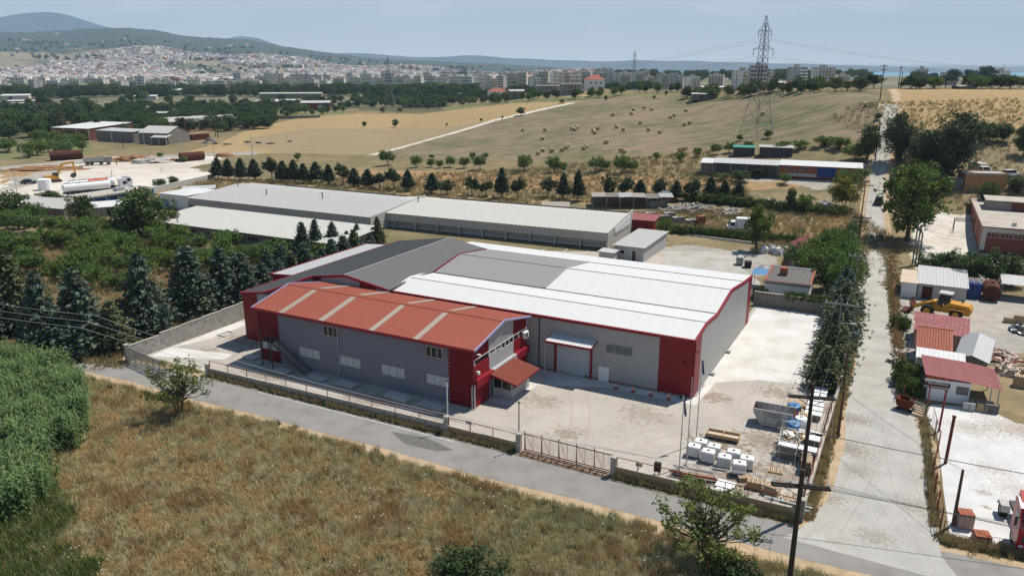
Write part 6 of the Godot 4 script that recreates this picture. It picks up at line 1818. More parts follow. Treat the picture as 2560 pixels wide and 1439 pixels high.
func make_town() -> void:
	rng.seed = 91
	# houses and sheds of the middle distance
	var walls := [M.white_paint, M.plaster, M.dark_block, M.brick, M.plaster_grey, M.red_panel, M.blue_light]
	var roofs := [M.tile_far, M.white_roof, M.cement_roof, M.cement_roof, M.plaster_grey, M.galvanised, M.white_roof]
	var words := ["white house with red tiled hip roof", "low shed with bright white roof", "long low shed with grey roof", "brick shed with grey roof", "unfinished concrete frame building with open floors", "dark red factory with pale roof", "pale blue-walled shed with white roof"]
	var spot := ["beyond the brick sheds", "before the unfinished concrete frame", "on the edge of the far wheat field", "below the hilltop blocks", "beside the hilltop hedge", "among the trees of the plain", "below the town's first blocks", "beside the green netted plot", "at the far field's dry edge", "behind the dark far fence"]
	for i in HOUSES.size():
		var h: Array = HOUSES[i]
		var k: int = h[4]
		var d: float = clampf(h[2] * 0.7, 6.0, 22.0)
		var eave: float = h[3] * (0.68 if k == 0 else 0.85)
		var label: String = words[k] + " " + spot[(i * 7 + k) % 10]
		if k == 4:
			var f := thing("unfinished_building", label, "building", land(h[0], h[1]), h[5], "unfinished concrete frames")
			var fl := maxi(2, int(h[3] / 3.6))
			for j in fl + 1:
				var m := mb(); m.box(-h[2] / 2, j * h[3] / fl - 0.35, -5, h[2] / 2, j * h[3] / fl, 5)
				part("slab", m, M.plaster_grey, f)
			for c in 7:
				var m := mb(); m.box(-h[2] / 2 + 0.2 + c * (h[2] - 1.0) / 6, 0, 4.2, 0.8 - h[2] / 2 + c * (h[2] - 1.0) / 6, h[3], 4.8); m.box(-h[2] / 2 + 0.2 + c * (h[2] - 1.0) / 6, 0, -4.8, 0.8 - h[2] / 2 + c * (h[2] - 1.0) / 6, h[3], -4.2)
				part("column", m, M.plaster_grey, f)
			var m2 := mb(); m2.box(-h[2] / 2, 0, -1.0, h[2] / 2, h[3], -0.8)
			part("inner_wall", m2, M.plaster_grey, f)
			continue
		var o := shed("house" if k == 0 else "far_shed", label, "house" if k == 0 else "shed", land(h[0], h[1]), h[5], h[2], d, eave, h[3] - eave, "hip" if k == 0 else ("gable" if k in [2, 3] else "mono"), walls[k], roofs[k], 0, 0.5, "houses with red roofs" if k == 0 else "far low sheds")
		var z := d / 2
		if k == 0:
			for x in [-0.28, 0.0, 0.28]: window_set(o, Vector3(h[2] * x, eave * 0.62, z + 0.02), 0, 1.2, 1.4, 2, M.white_paint, M.glass_dark)
		elif k == 5:
			opening(o, "door", h[2] * 0.1, 0, h[2] * 0.25, eave * 0.7, z, M.glass_wired, M.white_paint); opening(o, "door", h[2] * 0.3, 0, h[2] * 0.45, eave * 0.8, z, M.glass_wired, M.white_paint)
		else: opening(o, "door", -h[2] * 0.2, 0, -h[2] * 0.08, eave * 0.8, z, M.steel_dark)
	# blocks of flats: one of each style, then copies
	var hues := [Color(0.46, 0.43, 0.38), Color(0.55, 0.52, 0.46), Color(0.30, 0.29, 0.28), Color(0.50, 0.46, 0.40), Color(0.40, 0.38, 0.35), Color(0.58, 0.56, 0.52), Color(0.60, 0.60, 0.58)]
	var kinds := ["beige block of flats with pale balconies", "cream block of flats with deep white balconies", "dark grey block of flats with white frames", "sand-coloured block of flats with plain side wall", "grey concrete block of flats with shallow balconies", "white block of flats with long balcony bands", "narrow unfinished white tower of open floors"]
	var proto := []
	for s in 7:
		var parts := []
		var fl: int = [6, 5, 6, 5, 6, 5, 8][s]
		var m := mb(); m.box(-10, -3, -7, 10, fl * 3.0, 7)
		parts.append(["wall", m.mesh(), mat("flat_wall_%d" % s, lin(hues[s].r * 1.4, hues[s].g * 1.4, hues[s].b * 1.36), 0.9)])
		var b := mb()
		var w := mb()
		var bal := rng.randi() % 3
		for f in fl:
			var y := f * 3.0
			if f > 0:
				for e in ([[-9.5, 9.5]] if bal == 0 else ([[-9.5, -1.5], [1.5, 9.5]] if bal == 1 else [[-8.5, -3.5], [3.5, 8.5]])):
					b.box(e[0], y - 0.12, 7, e[1], y + 0.1, 8.7); b.box(e[0], y + 0.1, 8.55, e[1], y + 1.0, 8.7)
			for i in 5: w.box(-8.7 + i * 3.9, y + 0.5, 6.95, -7.0 + i * 3.9, y + 2.3, 7.06)
			for i in 3:
				if (i + s) % 2: w.box(9.95, y + 0.9, -5.5 + i * 4.4, 10.06, y + 2.3, -4.2 + i * 4.4)
				if (i + s) % 3: w.box(-10.06, y + 0.9, -5.5 + i * 4.4, -9.95, y + 2.3, -4.2 + i * 4.4)
		parts.append(["balconies", b.mesh(), M.plaster if s != 2 else M.white_paint])
		parts.append(["windows", w.mesh(), M.glass_dark])
		m = mb(); m.box(-10.2, fl * 3.0, -7.2, 10.2, fl * 3.0 + 0.3, 7.2); m.box(-3, fl * 3.0 + 0.3, -3, 2, fl * 3.0 + 2.8, 2); m.box(4, fl * 3.0 + 0.3, -2, 5.2, fl * 3.0 + 1.6, -0.8)
		parts.append(["roof", m.mesh(), M.plaster_grey])
		proto.append([parts, fl * 3.0])
	for a in APARTMENTS:
		var s: int = a[4]
		var o := thing("apartment_block", kinds[s] + (" below the wooded hills" if a[0] / a[1] > 0.22 else (" above the wheat field" if a[0] / a[1] > -0.12 else " near the hilltop")), "apartment block", land(a[0], a[1]), rng.randf_range(-0.5, 0.7), kinds[s] + " in town")
		o.scale = Vector3(a[3] / 24.0, a[2] / proto[s][1], 0.8)
		for p in proto[s][0]:
			var q := part(p[0], p[1], p[2], o)
			if p[0] in ["balconies", "windows"]: q.set_meta("kind", "stuff")
	# the town on the far slopes, too far to tell house from house
	var bm := mb(true)
	bm.box(-0.5, 0, -0.5, 0.5, 1, 0.5)
	var dk := mb(true)
	var f := FastNoiseLite.new()
	f.frequency = 0.0016; f.fractal_octaves = 3; f.seed = 14
	var xs := []; var cs := []
	for i in 44000:
		var s := rng.randf_range(-0.78, 0.10)
		var d := rng.randf_range(1150.0, 4300.0)
		var x := s * d
		var t := (d - 1150.0) / 3100.0
		var n := f.get_noise_2d(x, d)
		var top := table([[-0.8, 0.5], [-0.6, 0.6], [-0.5, 0.85], [-0.42, 0.9], [-0.3, 0.85], [-0.2, 0.95], [-0.05, 0.85], [0.1, 0.4]], s)
		if n < -0.12 + 0.5 * smooth(top - 0.15, top, t) or t > top: continue
		if t < 0.12 and s < -0.3 and rng.randf() < 0.5: continue
		var w := rng.randf_range(8, 18)
		var h := rng.randf_range(5, 16)
		xs.append(Transform3D(Basis(Vector3.UP, rng.randf() * TAU).scaled(Vector3(w, h, rng.randf_range(9, 16))), Vector3(x, (hill(x, d) if d > HILL_FOOT else terrain(x, -d)) - 1.0, -d)))
		var c := rng.randf_range(0.45, 0.85)
		cs.append(Color(c, c * rng.randf_range(0.88, 0.97), c * rng.randf_range(0.76, 0.93)) if rng.randf() < 0.9 else Color(0.38, 0.16, 0.10))
	multi("far_town", bm.mesh(), M.tinted, xs, cs, "pale far-off town spread over the plain and lower hill slopes", "town")
	# tree cover between the far houses
	var g: Array = PLANT["dark"][0]
	xs = []; cs = []
	for i in 8200:
		var s := rng.randf_range(-0.8, 0.45)
		var d := rng.randf_range(420.0, 4300.0) if i % 3 else rng.randf_range(420.0, 1000.0)
		var x := s * d
		if d < 640 and s > -0.30: continue
		if d > 2600 and s > 0.1: continue
		if f.get_noise_2d(x * 1.7 + 400.0, d * 1.7) < 0.05: continue
		var k := rng.randf_range(0.5, 1.0) if d < 800 else rng.randf_range(0.9, 1.8)
		xs.append(Transform3D(Basis(Vector3.UP, rng.randf() * TAU).scaled(Vector3(k * 1.3, k, k * 1.3)), Vector3(x, (hill(x, d) if d > HILL_FOOT else terrain(x, -d)), -d)))
		cs.append(Color(0.85, 0.9, 0.85))
	multi("far_woods", g[1], M.leaf, xs, cs, "dark tree cover between the far houses", "trees")

func wire(m: MB, a: Vector3, b: Vector3, sag: float, r := 0.016) -> void:
	var k := 10
	var p := PackedVector3Array()
	for i in k + 1:
		var t := float(i) / k
		p.append(a.lerp(b, t) + Vector3(0, -sag * 4.0 * t * (1.0 - t), 0))
	m.path(p, r, 3)
func utility_pole(label: String, at: Vector3, turn: float, h: float, arms: Array, wood: Material, r := 0.16, lamp := 0.0) -> Node3D: # arms: height and length of each crossarm
	var o := thing("utility_pole", label, "utility pole", at, turn)
	var m := mb(); m.tube(Vector3(0, -0.3, 0), Vector3(0, h, 0), r, r * 0.68, 9, true)
	part("pole", m, wood, o)
	for a in arms:
		m = mb()
		for z in [-0.14, 0.14]: m.box(-a[1] / 2, a[0] - 0.07, z - 0.05, a[1] / 2, a[0] + 0.07, z + 0.05)
		part("crossarm", m, wood, o)
		for x in [-0.46, -0.16, 0.16, 0.46]:
			m = mb(); m.lathe(PackedVector2Array([Vector2(0.03, 0), Vector2(0.03, 0.1), Vector2(0.09, 0.12), Vector2(0.05, 0.18), Vector2(0.08, 0.2), Vector2(0.04, 0.28), Vector2(0, 0.28)]), Vector3(a[1] * x, a[0] + 0.07, 0), 8)
			part("insulator", m, M.insulator, o)
		m = mb(); m.bar(Vector3(-a[1] * 0.3, a[0] - 0.05, 0.1), Vector3(0, a[0] - 0.7, 0.1), 0.04, 0.04); m.bar(Vector3(a[1] * 0.3, a[0] - 0.05, 0.1), Vector3(0, a[0] - 0.7, 0.1), 0.04, 0.04)
		part("brace", m, M.steel_dark, o)
	if lamp > 0:
		m = mb(); m.path(PackedVector3Array([Vector3(0, lamp, 0), Vector3(0.7, lamp + 0.25, 0), Vector3(1.3, lamp + 0.3, 0)]), 0.035, 5)
		var l := part("lamp_arm", m, M.galvanised, o)
		m = mb(); m.bevel(1.2, lamp + 0.22, -0.12, 1.8, lamp + 0.36, 0.12, 0.03)
		part("lamp_head", m, M.galvanised, l)
	return o
func lamp_post(label: String, at: Vector3, h: float, group: String) -> void:
	var o := thing("lamp_post", label, "street lamp", at, rng.randf() * 0.5, group)
	var m := mb(); m.tube(Vector3.ZERO, Vector3(0, h, 0), 0.11, 0.07, 6, true)
	part("post", m, M.galvanised, o)
	m = mb(); m.box(-0.1, h, -0.12, 0.7, h + 0.12, 0.12)
	part("lamp_head", m, M.galvanised, o)
func pylon(label: String, at: Vector3, turn: float, h: float) -> Node3D:
	var o := thing("pylon", label, "pylon", at, turn)
	var s := h / 36.0
	var wid := func(y: float) -> float: return table([[0, 3.6], [10, 2.35], [18, 1.25], [32, 0.75], [36, 0.05]], y) # half width
	var lv := [0.0, 5.0, 9.5, 13.5, 17.0, 19.2, 21.2, 23.2, 25.2, 27.0, 28.8, 30.6, 32.2, 34.0, 36.0]
	for c in 4:
		var m := mb()
		var sx := 1 if c % 3 == 0 else -1
		var sz := 1 if c < 2 else -1
		for i in lv.size() - 1:
			var a: float = wid.call(lv[i]); var b: float = wid.call(lv[i + 1])
			m.bar(Vector3(a * sx, lv[i], a * sz) * s, Vector3(b * sx, lv[i + 1], b * sz) * s, 0.13 * s, 0.13 * s)
		part("leg", m, M.pylon_steel, o)
	for i in lv.size() - 2:
		var m := mb()
		var a: float = wid.call(lv[i]) * s; var b: float = wid.call(lv[i + 1]) * s
		var y0: float = lv[i] * s; var y1: float = lv[i + 1] * s
		for c in 4:
			var q := Basis(Vector3.UP, c * PI / 2)
			m.bar(q * Vector3(-a, y0, a), q * Vector3(b, y1, b), 0.06 * s, 0.06 * s); m.bar(q * Vector3(a, y0, a), q * Vector3(-b, y1, b), 0.06 * s, 0.06 * s)
			if i % 2: m.bar(q * Vector3(-a, y0, a), q * Vector3(a, y0, a), 0.06 * s, 0.06 * s)
		part("bracing", m, M.pylon_steel, o)
	for arm in [[20.2, 3.4], [26.4, 4.3], [31.6, 2.8]]:
		for side in [-1, 1]:
			var m := mb()
			var tip := Vector3(side * arm[1], arm[0], 0) * s
			for z in [-1, 1]:
				m.bar(Vector3(side * 0.8, arm[0], z * 0.8) * s, tip, 0.12 * s, 0.12 * s); m.bar(Vector3(side * 0.8, arm[0] + 1.2, z * 0.8) * s, tip, 0.06 * s, 0.06 * s)
			var am := part("arm", m, M.pylon_steel, o)
			m = mb(); m.tube(tip, tip - Vector3(0, 1.9 * s, 0), 0.10 * s, 0.10 * s, 6, true)
			part("insulator_string", m, M.dark_block, am)
	return o

func make_lines() -> void:
	rng.seed = 101
	# front poles and the side road's line
	var P1 := P(13.45, 18.05); var P2 := P(14.3, 28.4); var P3 := P(12.5, -16.0); var P4 := P(12.2, -42.0); var P5 := P(10.4, -72.0); var P6 := P(8.6, -104.0)
	var T1 := PLOT_TURN + 0.3
	utility_pole("tall dark wooden pole with crossarm rising behind the corner wall", P1, T1, 11.3, [[10.2, 3.4]], M.pole_wood, 0.19)
	utility_pole("dark wooden pole with double crossarm standing across the road from the corner", P2, T1, 9.6, [[8.4, 3.6]], M.pole_wood, 0.2)
	utility_pole("wooden pole with pale lamp and wide crossarm among the side conifers", P3, PLOT_TURN, 8.6, [[7.9, 3.6]], M.dark_block, 0.15, 5.5)
	utility_pole("slim pole beside the side wall's conifers, below the terrace house", P4, PLOT_TURN, 8.4, [[7.8, 2.4]], M.dark_block, 0.14)
	utility_pole("dark pole with two crossarms beside the garden trees", P5, PLOT_TURN, 8.6, [[8.2, 3.2], [7.4, 2.4]], M.pole_wood, 0.16)
	utility_pole("brown pole with crossarm and street lamp beside the yellow-green tree", P6, PLOT_TURN, 8.8, [[8.5, 3.2]], M.pole_brown, 0.15, 4.8)
	utility_pole("short brown pole on the sandy verge of the side road", P(14.8, 2.2), PLOT_TURN, 4.9, [], M.pole_brown, 0.14)
	utility_pole("short brown pole beside the tall brick pack", P(24.2, 13.6), PLOT_TURN, 4.8, [], M.pole_brown, 0.14)
	utility_pole("thin brown pole at the yard wall beside the stacked white boxes", P(14.2, -9.0), PLOT_TURN, 5.5, [], M.pole_brown, 0.1)
	var words := ["transformer pole with three crossarms beside the hilltop track", "tall pole between the barn and the roadside trees", "slim pole on the hilltop left of the round pines", "second slim pole on the hilltop beside the track", "pole above the low hilltop house", "bare wooden pole beside the long dark shed", "left pole of the transformer pair at the brick shed", "right pole of the transformer pair at the brick shed", "pole at the edge of the wheat field", "pole in the far dry plot", "thin pole before the white trucks", "pole above the golden slope"]
	for i in WOODPOLES_FAR.size():
		var p: Array = WOODPOLES_FAR[i]
		utility_pole(words[i], land(p[0], p[1]), 0.4, p[2], [[p[2] - 0.4, 3.2], [p[2] - 1.6, 2.4], [p[2] - 4.4, 1.6]] if i == 0 else ([[p[2] - 0.5, 1.8]] if i in [1, 2, 4] else []), M.pole_wood, 0.17 if i < 6 else 0.22)
	for p in LAMPS_L: lamp_post("slim pale lamp post along the road of the gravel works", land(p[0], p[1]), p[2], "lamp posts by the gravel works")
	var lines := thing("overhead_wires", "thin sagging wires strung along the road between the wooden poles", "wires", Vector3.ZERO)
	var m := mb()
	var up := Basis(Vector3.UP, T1)
	for x in [-1.6, -0.55, 0.55, 1.6]:
		var o := up * Vector3(x, 0, 0)
		wire(m, P1 + o + Vector3(0, 10.5, 0), P3 + Basis(Vector3.UP, PLOT_TURN) * Vector3(x, 8.2, 0), 0.7)
		wire(m, P3 + Basis(Vector3.UP, PLOT_TURN) * Vector3(x, 8.2, 0), P4 + Basis(Vector3.UP, PLOT_TURN) * Vector3(x * 0.7, 8.1, 0), 0.6)
		wire(m, P4 + Basis(Vector3.UP, PLOT_TURN) * Vector3(x * 0.7, 8.1, 0), P5 + Basis(Vector3.UP, PLOT_TURN) * Vector3(x * 0.9, 8.5, 0), 0.6)
		wire(m, P5 + Basis(Vector3.UP, PLOT_TURN) * Vector3(x * 0.9, 8.5, 0), P6 + Basis(Vector3.UP, PLOT_TURN) * Vector3(x * 0.9, 8.8, 0), 0.6)
		wire(m, P1 + o + Vector3(0, 10.5, 0), P2 + o + Vector3(0, 8.7, 0), 0.15)
	part("side_road_wires", m, M.wire, lines)
	m = mb()
	for x in [0.0, 0.5, 1.0]:
		wire(m, P2 + up * Vector3(-1.6 + x * 2.4, 8.7, 0), P(-62.0, 24.5 + x * 2.0, 6.8 - x * 0.8), 1.4, 0.02)
		wire(m, P(-62.0, 24.5 + x * 2.0, 6.8 - x * 0.8), P(-120.0, 30.0 + x * 2.0, 7.5 - x * 0.8), 1.0, 0.02)
	part("road_wires", m, M.wire_pale, lines)
	m = mb()
	for x in [-1.6, -0.5, 0.6, 1.6]: wire(m, P2 + up * Vector3(x, 8.7, 0), P(70.0, 16.0 + x * 1.5, 8.8), 1.6, 0.018)
	wire(m, P1 + Vector3(0, 7.4, 0), P(70.0, 6.0, 6.0), 1.2, 0.035)
	part("junction_wires", m, M.wire, lines)
	m = mb(); wire(m, P(24.2, 13.6, 4.7), P(14.8, 2.2, 4.8), 0.2, 0.02); wire(m, P(12.5, -40.0, 7.5), P(20.0, -55.0, 3.0), 0.5, 0.015); wire(m, P(19.8, -74.0, 7.6), P(30.0, -90.0, 4.3), 1.6, 0.03); wire(m, P(20.2, -74.0, 7.2), P(30.0, -90.5, 4.3), 2.0, 0.03)
	part("service_wires", m, M.wire, lines)
	# high-voltage line
	var Y := pylon("tall lattice pylon with three pairs of arms in the hay field", land(76.9, -244.3), 0.55, 36.5)
	var Y2 := pylon("distant lattice pylon at the edge of the wheat field", land(-85.4, -547.6), 0.4, 38.0)
	pylon("far lattice pylon above the hilltop houses", land(120.0, -780.0), 0.4, 34.0)
	var hv := thing("high_voltage_wires", "high-voltage lines hanging from the lattice pylon's arms", "wires", Vector3.ZERO)
	for arm in [[18.3, 3.4], [24.5, 4.3], [29.7, 2.8]]:
		for side in [-1, 1]:
			m = mb()
			var a: Vector3 = Y.transform * Vector3(side * arm[1], arm[0], 0)
			wire(m, a, Y2.transform * Vector3(side * arm[1], arm[0], 0), 9.0, 0.03); wire(m, a, Vector3(470.0 + side * 6.0, 18.0 + arm[0] * 0.8, -600.0), 9.0, 0.03)
			part("conductor", m, M.wire, hv)

func wheel(o: Node3D, x: float, z: float, r: float, w: float, rim: Material) -> void:
	var m := mb(); m.lathe(PackedVector2Array([Vector2(r * 0.55, -w / 2), Vector2(r * 0.93, -w / 2), Vector2(r, -w * 0.32), Vector2(r, w * 0.32), Vector2(r * 0.93, w / 2), Vector2(r * 0.55, w / 2)]), Vector3(x, r, z), 16, Basis(Vector3(1, 0, 0), PI / 2))
	var t := part("wheel", m, M.tyre, o)
	m = mb(); m.lathe(PackedVector2Array([Vector2(0, -w * 0.36), Vector2(r * 0.56, -w * 0.42), Vector2(r * 0.56, w * 0.42), Vector2(0, w * 0.36)]), Vector3(x, r, z), 12, Basis(Vector3(1, 0, 0), PI / 2))
	part("rim", m, rim, t)
func hull(o: Node3D, called: String, p: Array, w: float, material: Material, z := 0.0, up := Vector3.ZERO) -> MeshInstance3D: # side profile drawn out over the width
	var q := PackedVector2Array()
	for a in p: q.append(Vector2(a[0], a[1]))
	var m := mb(); m.prism(q, z - w / 2, z + w / 2)
	return part(called, m, material, o, up)
func lights(o: Node3D, x: float, y: float, w: float, called: String, material: Material) -> void:
	for s in [-1, 1]:
		var m := mb(); m.box(x - 0.04, y - 0.1, s * w * 0.38 - 0.14, x + 0.04, y + 0.1, s * w * 0.38 + 0.14)
		part(called, m, material, o)
func car(label: String, at: Vector3, turn: float, paint: Material, suv: bool) -> Node3D:
	var o := thing("car", label, "car", at, turn)
	var h := 1.7 if suv else 1.42
	var b := 0.95 if suv else 0.82
	hull(o, "body", [[-2.15, 0.35], [2.15, 0.35], [2.2, 0.7], [1.9, b - 0.02], [0.95, b + 0.02], [-2.05, b + 0.04], [-2.2, 0.75]], 1.76, paint)
	var ca := [[0.95, b], [0.35, h - 0.08], [0.1, h], [-1.2 if not suv else -1.85, h], [-1.85 if not suv else -2.1, b]]
	hull(o, "cabin", ca, 1.5, M.glass_dark)
	hull(o, "roof", [[0.38, h - 0.06], [0.1, h + 0.02], [-1.2 if not suv else -1.88, h + 0.02], [-1.3 if not suv else -1.95, h - 0.06]], 1.54, paint)
	for p in [[1.35, 0.8], [1.35, -0.8], [-1.3, 0.8], [-1.3, -0.8]]: wheel(o, p[0], p[1], 0.33, 0.22, M.galvanised)
	lights(o, 2.16, 0.68, 1.7, "headlight", M.lamp_glass)
	lights(o, -2.16, 0.75, 1.7, "tail_light", M.red_trim)
	return o
func box_truck(label: String, at: Vector3, turn: float, cab: Material, box: Material, L: float, canvas: bool) -> Node3D:
	var o := thing("box_truck", label, "truck", at, turn)
	hull(o, "cab", [[L / 2 - 1.75, 0.5], [L / 2, 0.5], [L / 2 + 0.05, 1.15], [L / 2 - 0.25, 1.35], [L / 2 - 0.75, 2.15], [L / 2 - 1.75, 2.2]], 1.95, cab)
	hull(o, "windscreen", [[L / 2 - 0.24, 1.38], [L / 2 - 0.70, 2.10], [L / 2 - 0.74, 2.06], [L / 2 - 0.30, 1.36]], 1.7, M.glass_dark, 0, Vector3(0.03, 0.01, 0))
	for s in [-1, 1]:
		var m := mb(); m.box(L / 2 - 1.55, 1.35, s * 0.98 - 0.02, L / 2 - 0.7, 1.95, s * 0.98 + 0.02)
		part("side_window", m, M.glass_dark, o)
	var m := mb(); m.bevel(-L / 2, 0.75, -1.05, L / 2 - 1.85, 2.9, 1.05, 0.06 if not canvas else 0.18)
	part("cargo_box", m, box, o)
	m = mb(); m.box(-L / 2, 0.5, -0.7, L / 2 - 1.8, 0.72, 0.7)
	part("chassis", m, M.steel_dark, o)
	for x in [L / 2 - 0.95, -L / 2 + 1.2]:
		for z in [-0.88, 0.88]: wheel(o, x, z, 0.38, 0.26, M.galvanised)
	lights(o, L / 2 + 0.02, 0.85, 1.9, "headlight", M.lamp_glass)
	return o
func tractor_cab(o: Node3D, x: float, paint: Material) -> void: # high cab of an articulated lorry, front towards +x
	hull(o, "cab", [[x - 2.1, 0.9], [x - 2.1, 3.5], [x - 1.6, 3.75], [x - 0.5, 3.4], [x - 0.02, 2.3], [x, 0.45], [x - 0.9, 0.45], [x - 1.0, 0.9]], 2.4, paint)
	hull(o, "windscreen", [[x - 0.40, 3.15], [x - 0.01, 2.2], [x - 0.05, 2.16], [x - 0.45, 3.12]], 2.1, M.glass_dark, 0, Vector3(0.05, 0.0, 0))
	for s in [-1, 1]:
		var m := mb(); m.box(x - 1.35, 2.1, s * 1.2 - 0.02, x - 0.45, 2.9, s * 1.2 + 0.02)
		part("side_window", m, M.glass_dark, o)
		m = mb(); m.box(x - 0.3, 2.1, s * 1.42 - 0.08, x - 0.2, 2.8, s * 1.42 + 0.08); m.bar(Vector3(x - 0.28, 2.75, s * 1.18), Vector3(x - 0.25, 2.75, s * 1.42), 0.05, 0.05)
		part("mirror", m, M.plastic_black, o)
	var m := mb(); m.box(x - 0.02, 0.95, -0.9, x + 0.03, 1.55, 0.9)
	part("grille", m, M.steel_dark, o)
	m = mb(); m.bevel(x - 0.35, 0.4, -1.2, x + 0.08, 0.85, 1.2, 0.05)
	part("bumper", m, paint, o)
	lights(o, x + 0.08, 0.65, 2.4, "headlight", M.lamp_glass)
	m = mb(); m.box(x - 6.0, 0.75, -0.5, x - 1.0, 1.05, 0.5)
	part("chassis", m, M.steel_dark, o)
func tanker(label: String, at: Vector3, turn: float, cab: Material, stripe: bool) -> void:
	var o := thing("tanker_truck", label, "tanker truck", at, turn)
	tractor_cab(o, 8.2, cab)
	var prof := PackedVector2Array([Vector2(0, -6.6), Vector2(0.85, -6.5), Vector2(1.15, -6.1), Vector2(1.18, 4.9), Vector2(0.9, 5.3), Vector2(0, 5.4)])
	var m := mb(); m.lathe(prof, Vector3(-1.6, 2.35, 0), 22, Basis(Vector3(0, 0, 1), -PI / 2))
	var t := part("tank", m, M.car_white, o)
	m = mb()
	for i in 4: m.tube(Vector3(-6.5 + i * 2.8, 3.5, 0), Vector3(-6.5 + i * 2.8, 3.68, 0), 0.3, 0.28, 10, true)
	m.box(-7.6, 3.52, -0.5, 3.4, 3.56, 0.5)
	part("walkway", m, M.galvanised, t)
	if stripe:
		m = mb(); m.lathe(PackedVector2Array([Vector2(1.19, -1.5), Vector2(1.195, 3.6)]), Vector3(-1.6, 2.36, 0), 22, Basis(Vector3(0, 0, 1), -PI / 2))
		part("stripe", m, M.orange_plastic, t)
	m = mb(); m.box(-8.0, 0.9, -0.5, 4.0, 1.15, 0.5); m.box(-2.6, 0.5, -1.15, -1.2, 1.1, 1.15)
	part("trailer_frame", m, M.steel_dark, o)
	for x in [7.0, 3.3, -4.0, -5.3, -6.6]:
		for z in [-1.05, 1.05]: wheel(o, x, z, 0.52, 0.35, M.galvanised)

